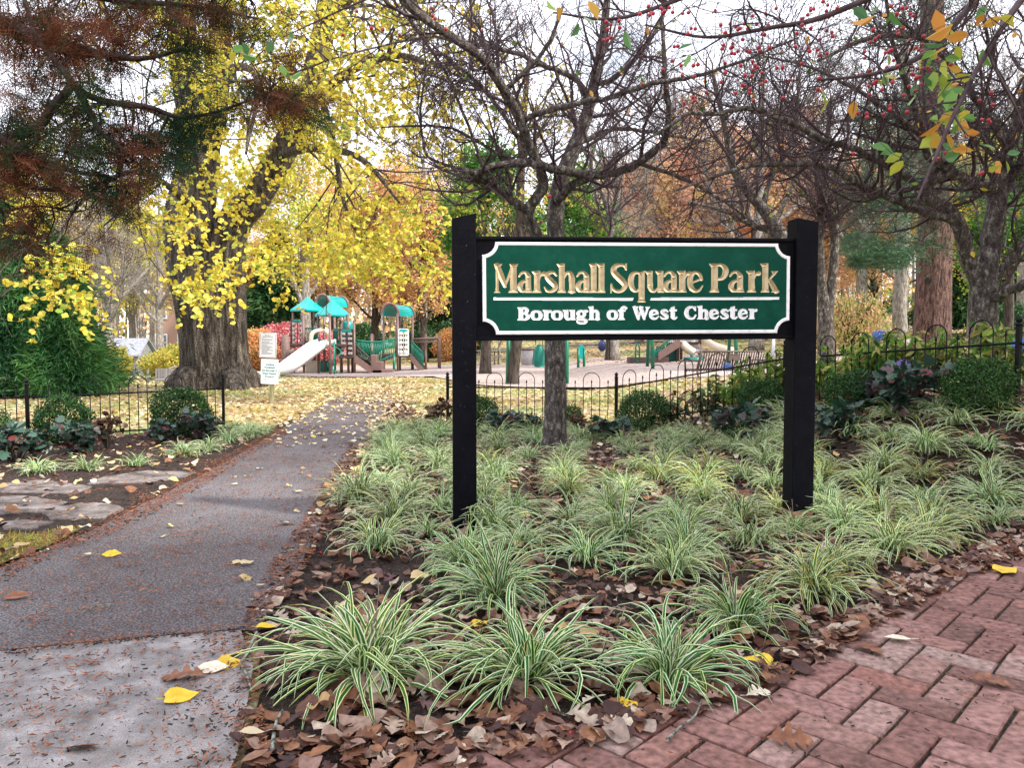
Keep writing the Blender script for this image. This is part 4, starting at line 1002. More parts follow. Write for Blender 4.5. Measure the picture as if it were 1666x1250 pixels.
M['red_roof'] = plain('faded_red_roof', (.5, .26, .26), .8, var=.25, vs=4)
M['glass'] = plain('dark_window_glass', (.12, .14, .17), .15, var=.2)
rt, Q = thing_at(288, 62, 'brick_house', 'brick house with a faded red roof seen past the great trunk', 'house')
ac = Acc(); ac.box((1.6, 3, 2.6), (7.4, 6, 5.6)); ac.build('wall', M['brick_wall'], rt)
ac = Acc(); ac.add([(-2.4, -.4, 5.3), (5.7, -.4, 5.3), (5.7, 6.4, 5.3), (-2.4, 6.4, 5.3), (-1.4, 3, 8.2), (4.6, 3, 8.2)], [(0, 1, 5, 4), (2, 3, 4, 5)], smooth=False); ac.f.append((np.array([[1, 2, 5], [3, 0, 4]]), 0, False)); ac.build('roof', M['red_roof'], rt)
for wx in (-1.2, .6, 2.4, 4.2):
    for wz in (1.5, 4.1):
        ac = Acc(); ac.box((wx, -.03, wz), (1.0, .1, 1.4)); f_ = ac.build('window', M['plate_white'], rt)
        ac = Acc()
        for sx in (-1, 1):
            for sz in (-1, 1): ac.box((wx + sx * .22, -.085, wz + sz * .32), (.36, .03, .56))
        ac.build('pane', M['glass'], f_)
rt, Q = thing_at(789, 40, 'picnic_table', 'small dark picnic table with something orange on it, past the left swing leg', 'table')
ac = Acc(); ac.box((0, 0, .72), (1.4, .7, .05)); ac.build('tabletop', M['chair_w'], rt)
for sy in (-.65, .65): ac = Acc(); ac.box((0, sy, .44), (1.4, .25, .05)); ac.build('seat', M['chair_w'], rt)
for sx in (-.5, .5): ac = Acc(); ac.bar((sx, -.6, 0), (sx, 0, .7), .03); ac.bar((sx, .6, 0), (sx, 0, .7), .03); ac.build('leg', M['pole_dark'], rt)
ac = Acc(); a_ = XY(789, 40); ac.lathe((0, 0, 0), [(.14, 0), (.2, .08), (.2, .2), (.1, .28)], 12); o = ac.build('pumpkin', plain('orange_pumpkin', (.7, .16, .03)), None, loc=(a_[0], a_[1], a_[2] + .746)); tag(o, 'orange pumpkin-like lump on the far picnic table', 'pumpkin')
# ================================================================== vegetation
Y_ = [(0, (.52, .38, .04)), (.4, (.7, .57, .07)), (.62, (.76, .68, .14)), (.76, (.5, .54, .1)), (1, (.15, .29, .03))]
M['leaf_yellow'] = mat_rnd('yellow_leaf', Y_, .55, .35, .3)
M['leaf_orange'] = mat_rnd('orange_brown_leaf', [(0, (.36, .16, .07)), (.4, (.66, .38, .15)), (.7, (.8, .58, .28)), (1, (.78, .4, .2))], .6, .4)
M['leaf_pink'] = mat_rnd('salmon_orange_leaf', [(0, (.62, .26, .17)), (.4, (.82, .47, .3)), (.7, (.88, .68, .46)), (1, (.85, .7, .25))], .6, .45)
M['leaf_green'] = mat_rnd('bright_green_leaf', [(0, (.035, .13, .018)), (.55, (.085, .25, .035)), (.8, (.25, .38, .06)), (1, (.6, .52, .08))], .5, .4)
M['leaf_dgreen'] = mat_rnd('dark_evergreen_leaf', [(0, (.012, .05, .016)), (.6, (.03, .1, .03)), (1, (.09, .17, .05))], .55, .15)
M['leaf_red'] = mat_rnd('crimson_shrub_leaf', [(0, (.45, .06, .08)), (.5, (.66, .2, .22)), (1, (.82, .45, .42))], .6, .3)
M['leaf_ored'] = mat_rnd('orange_red_shrub_leaf', [(0, (.5, .13, .06)), (.4, (.68, .3, .14)), (.7, (.66, .42, .14)), (1, (.2, .27, .07))], .6, .3)
M['leaf_yg'] = mat_rnd('yellow_green_leaf', [(0, (.16, .2, .03)), (.5, (.42, .4, .06)), (1, (.65, .45, .1))], .6, .3)
M['leaf_tan'] = mat_rnd('thin_tan_leaf', [(0, (.42, .3, .17)), (.5, (.66, .52, .3)), (1, (.75, .62, .2))], .6, .4)

def traced(pts, per=5):
    """pts: (px,py,Y,r) -> smooth world polyline with radius"""
    w_ = [(*P(a_, b_, c_), r_) for a_, b_, c_, r_ in pts]
    return smooth_line(w_, per=per)
def add_lines(ac, lines, sides=10, flute=None, mat=0):
    for l in lines:
        ac.tube(l[:, :3], np.maximum(l[:, 3], .0015), sides, mat=mat, flute=flute)

def leafy_twigs(ac_leaf, ac_twig, starts, lens, nleaf, size, tpl, droop=-.8, spread=.6, rg=rng, rnd=None, rt=.003, twig=True, nz=.4):
    """thin branchlets with leaves along them"""
    n = len(starts); d = rdir(n, 0, .5, rg); pts = [starts]; cur = starts.copy()
    for k in range(4):
        d = nrm(d + rg.normal(size=(n, 3)) * spread * .4 + [0, 0, droop * .45]); cur = cur + d * (lens / 4)[:, None]; pts.append(cur)
    PP = np.stack(pts, 1)
    if twig: tubes(ac_twig, PP, np.broadcast_to(np.linspace(rt, rt * .4, 5), (n, 5)).copy(), 3)
    t = rg.uniform(0.1, 3.999, (n, nleaf)); i = t.astype(int); f = (t - i)[..., None]; a_ = np.arange(n)[:, None]
    c = (PP[a_, i] * (1 - f) + PP[a_, i + 1] * f).reshape(-1, 3); m = len(c)
    dd = nrm(rdir(m, 0, .4, rg) + [0, 0, droop * .6]); nn = rdir(m, nz, 1, rg)
    V_, fs = tpl
    r_ = np.clip((rg.uniform(0, 1, m) * .75 + np.repeat(rg.uniform(0, .25, n), nleaf)), 0, 1) if rnd is None else rnd(m)
    leaves(ac_leaf, c, dd, nn, size * rg.uniform(.65, 1.2, m), V_, fs, r_, zs=rg.uniform(-1, 1.6, m))

def cloud(blobs, rg=rng):
    """blobs: (px,py,rx,ry,Y,dY,n) -> points in the world"""
    out = []
    for (px, py, rx, ry, Yc, dY, n) in blobs:
        a_ = rg.uniform(0, 2 * np.pi, n); r_ = np.sqrt(rg.uniform(0, 1, n)); yy = Yc + rg.uniform(-dY, dY, n)
        for x_, y_, q in zip(px + rx * r_ * np.cos(a_), py + ry * r_ * np.sin(a_), yy): out.append(P(x_, y_, q))
    return np.array(out)

# ---------------------------------------------------------------- the great twin-trunked tree with yellow leaves
bt0 = np.array(P(350, 630, 20)); bt0[2] = tz(bt0[0], bt0[1])
rt = empty('broadleaf_tree', bt0, 'huge old twin-trunked tree with furrowed bark and drooping yellow leaves', 'tree')
fl_ = lambda s: (lambda a_: .07 * np.sin(5 * a_ + s) + .05 * np.sin(9 * a_ + 2 * s) + .03 * np.sin(17 * a_))
T1 = traced([(332, 640, 20, .82), (333, 615, 20, .66), (334, 590, 20, .58), (330, 540, 20, .56), (324, 480, 20, .6), (314, 420, 20.1, .63), (309, 360, 20.2, .6), (318, 300, 20.3, .54), (326, 240, 20.4, .48), (316, 170, 20.4, .43), (302, 100, 20.4, .38), (295, 30, 20.4, .34), (285, -80, 20.4, .3), (270, -260, 20.4, .2)], 6)
T2 = traced([(382, 640, 20.4, .7), (376, 615, 20.3, .58), (372, 590, 20.3, .52), (368, 540, 20.3, .5), (366, 480, 20.3, .5), (367, 425, 20.3, .48), (372, 382, 20.2, .44), (388, 350, 20.0, .4), (412, 325, 19.8, .37), (437, 285, 19.6, .34), (463, 240, 19.4, .32), (487, 200, 19.2, .3), (508, 130, 19, .28), (524, 60, 18.8, .26), (537, -20, 18.6, .24), (560, -200, 18.4, .16)], 6)
T3 = traced([(326, 260, 20.4, .38), (345, 205, 20.2, .34), (352, 150, 20, .31), (356, 90, 19.9, .29), (362, 0, 19.8, .26), (375, -180, 19.6, .18)], 6)
lim = [traced([(300, 60, 20.4, .16), (240, 10, 18.5, .12), (160, -30, 16, .08), (60, -40, 13.5, .04)]), traced([(495, 180, 19.2, .14), (560, 120, 17.5, .11), (640, 90, 15.5, .07), (720, 110, 14, .03)]),
       traced([(455, 250, 19.5, .12), (520, 240, 17.5, .09), (590, 260, 15.6, .06), (650, 330, 14.4, .02)]), traced([(530, 30, 18.7, .12), (600, -20, 16.5, .09), (690, 0, 14.6, .04)]),
       traced([(312, 340, 20.1, .1), (270, 300, 17.5, .07), (210, 280, 14.5, .05), (130, 330, 12.0, .03), (90, 400, 11.4, .012)]), traced([(350, 150, 20, .12), (380, 110, 17, .09), (420, 130, 13.8, .05), (400, 250, 12.2, .02)]),
       traced([(320, 240, 20.4, .1), (250, 180, 18, .07), (160, 170, 15.5, .04), (60, 230, 14, .02)]), traced([(510, 120, 19, .1), (540, 220, 17.5, .07), (560, 330, 16.4, .04), (600, 420, 15.8, .015)])]
ac = Acc()
for l, s in ((T1, 0), (T2, 2)): l = l.copy(); l[:, :3] -= bt0; ac.tube(l[:, :3], l[:, 3], 40, flute=fl_(s))
for k in range(9):
    an = k * .72 + .2; rx = 1.0 if math.cos(an) > 0 else -1.0; c0 = np.array([(.35 if k % 2 else -.35) + .4 * math.cos(an), .45 * math.sin(an), .35])
    e_ = c0 + np.array([(.75 if math.cos(an) < 0 else 1.1) * math.cos(an), .9 * math.sin(an), -.42]); ac.tube(smooth_line([[*c0, .32], [*(c0 * .4 + e_ * .6 + [0, 0, -.1]), .2], [*e_, .06]], per=4)[:, :3], [.32, .3, .27, .24, .2, .15, .11, .08, .05], 9)
ac.build('trunk', M['bark_big'], rt)
ac = Acc(); tw = Acc()
for l in [T3] + lim: q_ = l.copy(); q_[:, :3] -= bt0; ac.tube(q_[:, :3], q_[:, 3], 12)
ac.build('limb', M['bark_big'], rt)
Pl, Rl = resample(lim + [T3, T1[-20:], T2[-24:]], 14)
a1, r1 = sprout(Pl, Rl, 130, .25, 1, 1.5, 4.2, 50, -.03, .3, 6, .4, .012, .06)
a2, r2 = sprout(a1, r1, 700, .2, 1, .6, 1.8, 45, -.12, .35, 5, .5, .005, .02)
for A_, B_ in ((a1, r1), (a2, r2)): tubes(tw, A_ - bt0, B_, 4)
blobs = [(350, 430, 95, 30, 13.5, 1.2, 26), (345, 475, 48, 38, 12.8, .6, 26), (320, 500, 35, 20, 12.5, .4, 12), (290, 370, 60, 40, 14, 1, 26), (245, 420, 30, 30, 13.4, .6, 0),
         (85, 440, 36, 28, 11.2, .5, 13), (105, 480, 30, 28, 11.2, .5, 13), (60, 470, 36, 16, 11, .4, 5), (120, 510, 28, 18, 11.2, .4, 8),
         (40, 350, 50, 30, 13, 1, 18), (60, 300, 60, 40, 15, 1.5, 22), (110, 220, 90, 60, 17, 2, 26), (230, 300, 70, 60, 16, 2, 40), (250, 360, 60, 30, 15, 1, 22),
         (420, 130, 100, 90, 17, 3, 80), (500, 100, 90, 90, 16, 3, 90), (600, 110, 90, 110, 16, 3, 105), (640, 190, 80, 70, 16, 3, 62), (540, 190, 90, 70, 16, 3, 50), (480, 200, 90, 50, 16, 2, 55),
         (430, 300, 50, 70, 16, 2, 26), (560, 260, 60, 70, 16, 2.5, 36), (640, 300, 70, 60, 15.5, 2, 36), (620, 380, 70, 50, 15.2, 1.5, 48), (560, 400, 60, 50, 15.2, 1.5, 34), (660, 440, 60, 34, 15, 1, 44),
         (520, 430, 80, 30, 15, 1.2, 46), (470, 400, 40, 40, 15.5, 1.5, 24), (690, 380, 30, 50, 15, 1, 20), (600, 450, 70, 20, 15, 1, 26), (400, 20, 120, 60, 17, 3, 55), (700, 60, 80, 80, 16.5, 3, 60), (760, 160, 60, 80, 17, 2, 28), (330, 180, 60, 80, 17, 2, 80), (310, 60, 70, 70, 17, 2, 60), (700, 200, 80, 120, 17, 2, 50), (372, 250, 34, 90, 15.5, 1.5, 46), (380, 320, 34, 34, 15, 1, 16), (560, 20, 140, 40, 16, 2, 60), (440, 60, 90, 60, 16, 2, 40), (450, 490, 24, 14, 15, .6, 4), (700, 470, 24, 16, 15, .5, 10), (200, 60, 120, 60, 18, 2, 40)]
st = cloud(blobs); cr_ = Acc()
leafy_twigs(cr_, tw, st - bt0 + [0, 0, .25], rng.uniform(.35, 1.0, len(st)), 14, .082, tpl_round(), droop=-.55, spread=.9)
tag(tw.build('twig_crown', M['bark_dark'], rt))
cr_.build('crown', M['leaf_yellow'], rt)

# ---------------------------------------------------------------- crabapples
M['leaf_sparse'] = mat_rnd('sparse_autumn_leaf', [(0, (.06, .16, .03)), (.35, (.2, .32, .05)), (.6, (.55, .42, .05)), (1, (.55, .2, .04))], .5, .35)
M['leaf_apple'] = mat_rnd('crabapple_leaf_green_to_orange', [(0, (.08, .2, .09)), (.4, (.16, .32, .06)), (.65, (.45, .45, .06)), (1, (.6, .25, .05))], .4, .35)
M['berry'] = plain('red_crabapple_fruit', (.33, .008, .022), .3, vs=80, var=.3)
def fruit(ac, pts, r_, rg=rng):
    for p in pts:
        prof = [(r_ * .25, -r_ * .95), (r_ * .8, -r_ * .6), (r_, 0), (r_ * .8, r_ * .6), (r_ * .25, r_ * .92)]
        ac.lathe(p, prof, 7)
def crabapple(base, label, trunk, limbs, n1, n2, n3, nleaf=60, nfruit=80, seed=1, up=.05, l1=(.6, 1.7), l2=(.3, .95), l3=(.12, .5), tdist=None, mat='bark_apple', twr=1.0, fl_s=.04):
    rg = np.random.default_rng(seed); b = np.array(base)
    rt = empty('crabapple_tree', b, label, 'tree', 'bare crabapple trees around the sign')
    ac = Acc()
    for l in trunk: q_ = l.copy(); q_[:, :3] -= b; ac.tube(q_[:, :3], q_[:, 3], 18, flute=lambda a_: fl_s * np.sin(4 * a_) + fl_s * .6 * np.sin(7 * a_ + 1))
    ac.build('trunk', M[mat], rt)
    ac = Acc()
    for l in limbs:
        q_ = l.copy(); q_[:, :3] -= b; q_[1:, :3] += rg.normal(size=(len(q_) - 1, 3)) * q_[1:, 3:4] * .22; ac.tube(q_[:, :3], np.maximum(q_[:, 3] * rg.uniform(.9, 1.12, len(q_)), .003), 9)
    ac.build('limb', M[mat], rt)
    Pl, Rl = resample(limbs + [t[len(t) // 2:] for t in trunk], 16)
    a1, r1 = sprout(Pl, Rl, n1, .12, 1, *l1, 58, up, .32, 7, .5, .006, .022, rg=rg)
    a2, r2 = sprout(a1, r1, n2, .1, 1, *l2, 55, up * .6, .34, 6, .55, .0032 * twr, .010, rg=rg)
    a3, r3 = sprout(a2, r2, n3, .1, 1, *l3, 55, 0, .3, 4, .6, .0018 * twr, .005, rg=rg)
    tw = Acc(); tubes(tw, a1 - b, r1, 5); tubes(tw, a2 - b, r2, 4); tubes(tw, a3 - b, r3, 3)
    tw.build('twig_crown', M['twig_apple'], rt)
    tips = a3[:, -1] - b
    if nleaf:
        lf = Acc(); c = tips[rg.choice(len(tips), nleaf)]; V_, fs = tpl_oval()
        leaves(lf, c, rdir(nleaf, -.8, .6, rg), rdir(nleaf, .3, 1, rg), rg.uniform(.05, .085, nleaf), V_, fs, rg.uniform(0, 1, nleaf), zs=rg.uniform(-1, 2, nleaf)); lf.build('foliage', M['leaf_sparse'], rt)
    if nfruit:
        fr = Acc(); c = tips[rg.choice(len(tips), nfruit)] + rg.normal(size=(nfruit, 3)) * .02; fruit(fr, c, .0072); tag(fr.build('fruit', M['berry'], rt), kind='stuff')
    return rt
g = G(903, 733)
A_t = [traced([(902, 742, 8.3, .19), (903, 728, 8.3, .15), (903, 700, 8.3, .128), (904, 640, 8.3, .118), (903, 560, 8.3, .112), (903, 470, 8.3, .104), (904, 400, 8.3, .094), (905, 340, 8.3, .09), (913, 295, 8.3, .088), (932, 245, 8.35, .08), (952, 195, 8.45, .068), (966, 140, 8.5, .058), (978, 80, 8.5, .048), (986, 20, 8.5, .04), (992, -60, 8.5, .03)]),
       traced([(903, 480, 8.3, .075), (888, 430, 8.2, .07), (874, 385, 8.1, .064), (858, 347, 8.0, .058), (870, 325, 7.9, .054), (884, 303, 7.85, .052), (878, 272, 7.8, .048), (862, 238, 7.7, .046), (849, 203, 7.6, .047), (838, 178, 7.5, .046), (815, 138, 7.3, .043), (785, 95, 7.1, .04), (745, 66, 6.9, .038), (706, 40, 6.7, .036), (664, 8, 6.5, .033), (630, -40, 6.3, .028)])]
A_l = [traced([(857, 345, 8.0, .046), (832, 325, 7.9, .04), (800, 302, 7.8, .038), (774, 285, 7.6, .036), (765, 277, 7.5, .02)]),
       traced([(772, 284, 7.6, .034), (800, 272, 7.6, .036), (850, 265, 7.65, .04), (905, 276, 7.8, .042), (960, 285, 7.9, .043), (1002, 279, 7.8, .042), (1042, 264, 7.7, .04), (1076, 234, 7.6, .036), (1088, 200, 7.5, .032), (1085, 150, 7.4, .028), (1080, 90, 7.3, .022), (1078, 10, 7.2, .016)]),
       traced([(908, 325, 8.2, .05), (925, 305, 8.0, .045), (962, 286, 7.9, .04)]),
       traced([(850, 197, 7.6, .03), (904, 176, 7.5, .028), (1000, 155, 7.3, .026), (1060, 136, 7.2, .022), (1130, 124, 7.1, .018), (1210, 98, 7.0, .013), (1300, 60, 6.9, .008)]),
       traced([(820, 146, 7.35, .024), (870, 100, 7.3, .022), (898, 58, 7.2, .018), (915, 10, 7.1, .012)]),
       traced([(958, 158, 8.5, .034), (933, 126, 8.3, .03), (879, 104, 8.1, .026), (832, 83, 7.9, .022), (745, 68, 7.6, .016), (690, 60, 7.4, .012), (560, 90, 7.0, .007), (470, 120, 6.8, .004)]),
       traced([(785, 270, 7.6, .016), (771, 230, 7.5, .015), (746, 166, 7.3, .013), (720, 108, 7.1, .011), (681, 54, 7.0, .009), (640, 0, 6.8, .006)]),
       traced([(842, 222, 7.6, .022), (796, 155, 7.4, .02), (760, 119, 7.2, .018), (724, 90, 7.1, .016), (699, 79, 7.0, .014), (650, 0, 6.8, .01)]),
       traced([(853, 266, 7.7, .02), (814, 252, 7.7, .018), (760, 220, 7.6, .015), (713, 205, 7.5, .012), (620, 207, 7.3, .007)]),
       traced([(765, 279, 7.6, .018), (702, 259, 7.5, .015), (688, 230, 7.4, .013), (684, 180, 7.3, .011), (692, 100, 7.2, .009), (680, 20, 7, .006)]),
       traced([(903, 470, 8.4, .05), (940, 440, 9.2, .045), (994, 384, 10.2, .042), (983, 324, 10.6, .038), (962, 274, 10.8, .03), (975, 200, 11, .02)]),
       traced([(966, 140, 8.5, .03), (1010, 120, 8.3, .028), (1060, 60, 8.1, .02), (1100, -20, 8, .014)]), traced([(940, 232, 8.4, .03), (1000, 210, 8.7, .025), (1060, 215, 9, .02), (1150, 230, 9.3, .012)]),
       traced([(1040, 265, 7.7, .022), (1110, 290, 7.6, .017), (1180, 330, 7.5, .011), (1240, 372, 7.4, .006)])]
crabapple(g, 'crabapple rising from the liriope bed behind the sign, sinuous limbs reaching over it', A_t, A_l, 200, 1700, 7600, 150, 130, 3, up=.1)
g = XY(1598, 8.1)
B_t = [traced([(1598, 680, 8.1, .19), (1598, 640, 8.1, .155), (1598, 600, 8.1, .142), (1600, 540, 8.1, .136), (1600, 490, 8.1, .14), (1603, 445, 8.1, .12), (1612, 400, 8.1, .105), (1621, 340, 8.1, .1), (1626, 290, 8.1, .09), (1642, 240, 8.0, .07), (1662, 180, 7.9, .06), (1682, 100, 7.8, .05), (1700, 0, 7.7, .035)]),
       traced([(1598, 500, 8.1, .1), (1591, 455, 8.05, .088), (1575, 420, 8.0, .078), (1560, 365, 7.9, .072), (1534, 334, 7.85, .066), (1506, 320, 7.8, .062), (1514, 292, 7.75, .058), (1545, 276, 7.7, .055), (1512, 254, 7.6, .045), (1502, 220, 7.5, .036), (1480, 150, 7.3, .026), (1450, 60, 7.1, .018), (1440, -30, 7, .012)])]
B_l = [traced([(1618, 312, 8.1, .06), (1582, 295, 7.9, .055), (1546, 277, 7.7, .05)]),
       traced([(1548, 358, 7.9, .042), (1480, 338, 7.7, .036), (1420, 310, 7.5, .034), (1384, 292, 7.4, .03), (1350, 272, 7.3, .028), (1288, 266, 7.1, .024), (1220, 270, 7.0, .02), (1160, 288, 6.9, .014), (1100, 310, 6.8, .008)]),
       traced([(1506, 308, 7.8, .034), (1440, 268, 7.5, .032), (1384, 240, 7.3, .03), (1340, 228, 7.2, .03), (1304, 208, 7.1, .028), (1256, 188, 6.9, .026), (1224, 176, 6.8, .024), (1190, 180, 6.7, .022), (1152, 186, 6.6, .019), (1120, 184, 6.6, .016), (1084, 208, 6.6, .013), (1000, 256, 6.6, .007)]),
       traced([(1606, 487, 8.1, .055), (1625, 482, 7.9, .05), (1666, 462, 7.6, .045), (1750, 430, 7.2, .035)]), traced([(1612, 462, 8.1, .045), (1640, 430, 8.1, .04), (1666, 392, 8.1, .035), (1720, 310, 8, .025)]),
       traced([(1640, 245, 8, .04), (1600, 180, 7.8, .03), (1560, 120, 7.5, .022), (1500, 60, 7.2, .015), (1440, 20, 7, .01)]), traced([(1660, 180, 7.9, .03), (1620, 110, 7.6, .02), (1600, 30, 7.3, .014)]),
       traced([(1504, 225, 7.5, .026), (1460, 190, 7.3, .02), (1400, 150, 7.1, .016), (1320, 110, 6.9, .011), (1240, 90, 6.7, .007)])]
crabapple(g, 'stout crabapple with a forked crooked trunk inside the curve of the fence', B_t, B_l, 170, 1400, 5400, 110, 120, 5, up=.16)
g = XY(1345, 13.5)
C_t = [traced([(1345, 600, 13.5, .17), (1344, 560, 13.5, .145), (1343, 520, 13.5, .13), (1338, 470, 13.5, .085), (1333, 410, 13.5, .08), (1336, 350, 13.5, .07), (1345, 260, 13.4, .05), (1350, 160, 13.3, .035)]),
       traced([(1345, 520, 13.5, .1), (1352, 470, 13.5, .085), (1358, 405, 13.5, .075), (1354, 365, 13.5, .07), (1338, 325, 13.4, .06), (1328, 280, 13.3, .045), (1320, 200, 13, .03)])]
C_l = [traced([(1354, 370, 13.5, .05), (1375, 335, 13.3, .04), (1420, 300, 13, .03), (1470, 240, 12.8, .02)]), traced([(1336, 350, 13.5, .04), (1300, 300, 13.2, .03), (1250, 260, 13, .02)])]
crabapple(g, 'slim two-stemmed crabapple just past the sign post, behind the hydrangeas', C_t, C_l, 70, 520, 1500, 50, 0, 7, l1=(.6, 1.6), l2=(.4, 1.1), l3=(.2, .6), twr=1.2, up=.14)
g = XY(1290, 12)
D_t = [traced([(1300, 610, 12, .17), (1292, 540, 12, .15), (1285, 470, 12, .14), (1272, 400, 12, .125), (1262, 370, 12, .115), (1240, 338, 12, .09), (1212, 306, 12, .075), (1192, 270, 12, .06), (1180, 210, 12, .045), (1160, 120, 12, .03)])]
D_l = [traced([(1262, 375, 12, .06), (1220, 365, 12, .045), (1170, 340, 11.8, .03), (1120, 330, 11.6, .02)]), traced([(1240, 338, 12, .05), (1255, 290, 12, .04), (1290, 220, 12, .03), (1300, 120, 12, .02)])]
crabapple(g, 'leaning crabapple stem emerging above the sign corner beside the square post', D_t, D_l, 70, 480, 1400, 50, 0, 9, l1=(.6, 1.6), l2=(.4, 1.1), l3=(.2, .6), twr=1.2, up=.14)

# near crabapple boughs hanging in from above, with fruit and the last leaves
tb = np.array([3.6, 2.6, 0.0]); tb[2] = tz(tb[0], tb[1])
rgE = np.random.default_rng(21)
rt = empty('crabapple_tree', tb, 'close overhanging crabapple bough with red fruit and lingering green leaves', 'tree', 'bare crabapple trees around the sign')
ac = Acc(); hub = P(1690, -330, 2.9)
ac.tube(smooth_line([[*tb, .16], [3.55, 2.62, 1.0, .13], [3.2, 2.7, 1.9, .11], [*hub, .08]], per=5)[:, :3] - tb, np.interp(np.linspace(0, 1, 16), [0, .3, 1], [.16, .13, .07]), 14); ac.build('trunk', M['bark_apple'], rt)
E_l = [np.vstack([[[*hub, .03]], traced([(1560, -60, 2.7, .014), (1430, -10, 2.6, .011), (1330, 30, 2.5, .009), (1250, 45, 2.45, .007), (1150, 60, 2.4, .005), (1050, 40, 2.35, .003)])]),
       np.vstack([[[*hub, .035]], traced([(1640, -60, 2.8, .014), (1560, 30, 2.6, .011), (1500, 90, 2.5, .009), (1420, 120, 2.45, .006), (1330, 130, 2.4, .004)])]),
       np.vstack([[[*hub, .03]], traced([(1690, -40, 2.6, .013), (1620, 60, 2.4, .009), (1560, 170, 2.3, .007), (1520, 260, 2.25, .005), (1490, 330, 2.2, .003)])]),
       np.vstack([[[*hub, .03]], traced([(1400, -90, 2.9, .012), (1200, -40, 2.9, .010), (1100, 0, 2.8, .008), (1000, 30, 2.7, .006), (900, 20, 2.6, .003)])]),
       np.vstack([[[*hub, .03]], traced([(1300, -120, 2.9, .012), (1000, -90, 2.9, .009), (800, -50, 2.8, .006), (620, -10, 2.7, .004), (460, 60, 2.6, .002)])])]
ac = Acc()
for l in E_l: ac.tube(l[:, :3] - tb, l[:, 3], 8)
ac.build('limb', M['twig_apple'], rt)
Pl, Rl = resample([l[1:] for l in E_l], 16)
a1, r1 = sprout(Pl, Rl, 85, .05, 1, .15, .6, 55, .0, .3, 6, .6, .0014, .004, rg=rgE); a2, r2 = sprout(a1, r1, 460, .1, 1, .06, .26, 55, .0, .3, 5, .6, .0009, .003, rg=rgE)
tw = Acc(); tubes(tw, a1 - tb, r1, 5); tubes(tw, a2 - tb, r2, 4); tw.build('twig_crown', M['twig_apple'], rt)
pts = []
for (px, py, sx, sy, n) in [(1150, 40, 120, 30, 16), (1330, 60, 120, 40, 20), (1250, 130, 120, 40, 14), (1440, 180, 60, 60, 12), (985, 55, 22, 22, 9), (1085, 18, 26, 12, 10), (1190, 70, 12, 16, 10), (1215, 55, 40, 30, 10), (1300, 30, 40, 30, 9), (1340, 12, 24, 12, 6), (1440, 95, 24, 34, 12), (1480, 85, 20, 40, 14), (1494, 125, 16, 18, 10), (1470, 60, 40, 50, 10), (1240, 110, 100, 20, 10), (1105, 95, 60, 20, 7), (1400, 130, 80, 30, 8), (1520, 245, 14, 14, 5), (1605, 280, 20, 20, 3), (1620, 170, 40, 60, 6), (700, 40, 60, 40, 7), (560, 40, 60, 30, 3), (890, 310, 10, 10, 1), (1200, 150, 160, 20, 10)]:
    for k in range(n): pts.append(np.array(P(px + rgE.normal() * sx * .6, py + rgE.normal() * sy * .6, 2.35 + rgE.uniform(0, .5))) - tb)
fr = Acc(); fruit(fr, [np.zeros(3)], .0066); one = fr.build('berry', M['berry'], rt, loc=pts[0])
for p in pts[1:100]: o = one.copy(); C.objects.link(o); o.parent = rt; o.location = p
fr = Acc(); fruit(fr, pts[100:], .0066); tag(fr.build('fruit', M['berry'], rt), kind='stuff')
stc = Acc()
for p in pts: stc.tube([p + [0, 0, .006], p + [rgE.normal() * .006, rgE.normal() * .006, .02], p + [rgE.normal() * .012, rgE.normal() * .012, .035]], .0008, 3, cap=False)
tag(stc.build('fruit_stalk', M['twig_apple'], rt), kind='stuff')
lf = Acc(); c = []
for (px, py, sx, sy, n) in [(1540, 80, 30, 60, 12), (1555, 150, 30, 40, 14), (1545, 200, 30, 40, 16), (1500, 100, 60, 60, 8), (1600, 30, 40, 20, 5), (1440, 20, 60, 16, 5), (1460, 250, 20, 20, 4), (1570, 60, 40, 40, 4), (960, 12, 8, 8, 1), (905, 15, 8, 8, 2), (1100, 70, 40, 20, 3), (1010, 40, 60, 20, 3), (1340, 150, 80, 30, 3), (425, 60, 60, 40, 6), (490, 95, 30, 30, 3), (390, 75, 30, 30, 3), (1630, 250, 30, 40, 5), (1520, 180, 30, 120, 10)]:
    for k in range(n): c.append(np.array(P(px + rgE.normal() * sx * .6, py + rgE.normal() * sy * .6, 2.3 + rgE.uniform(0, .4))) - tb)
V_, fs = tpl_oval(); m_ = len(c); leaves(lf, np.array(c), rdir(m_, -.7, .6, rgE), rdir(m_, .1, .8, rgE), rgE.uniform(.04, .075, m_), V_, fs, rgE.uniform(0, 1, m_), zs=rgE.uniform(-1, 3, m_))
lf.build('foliage', M['leaf_apple'], rt)

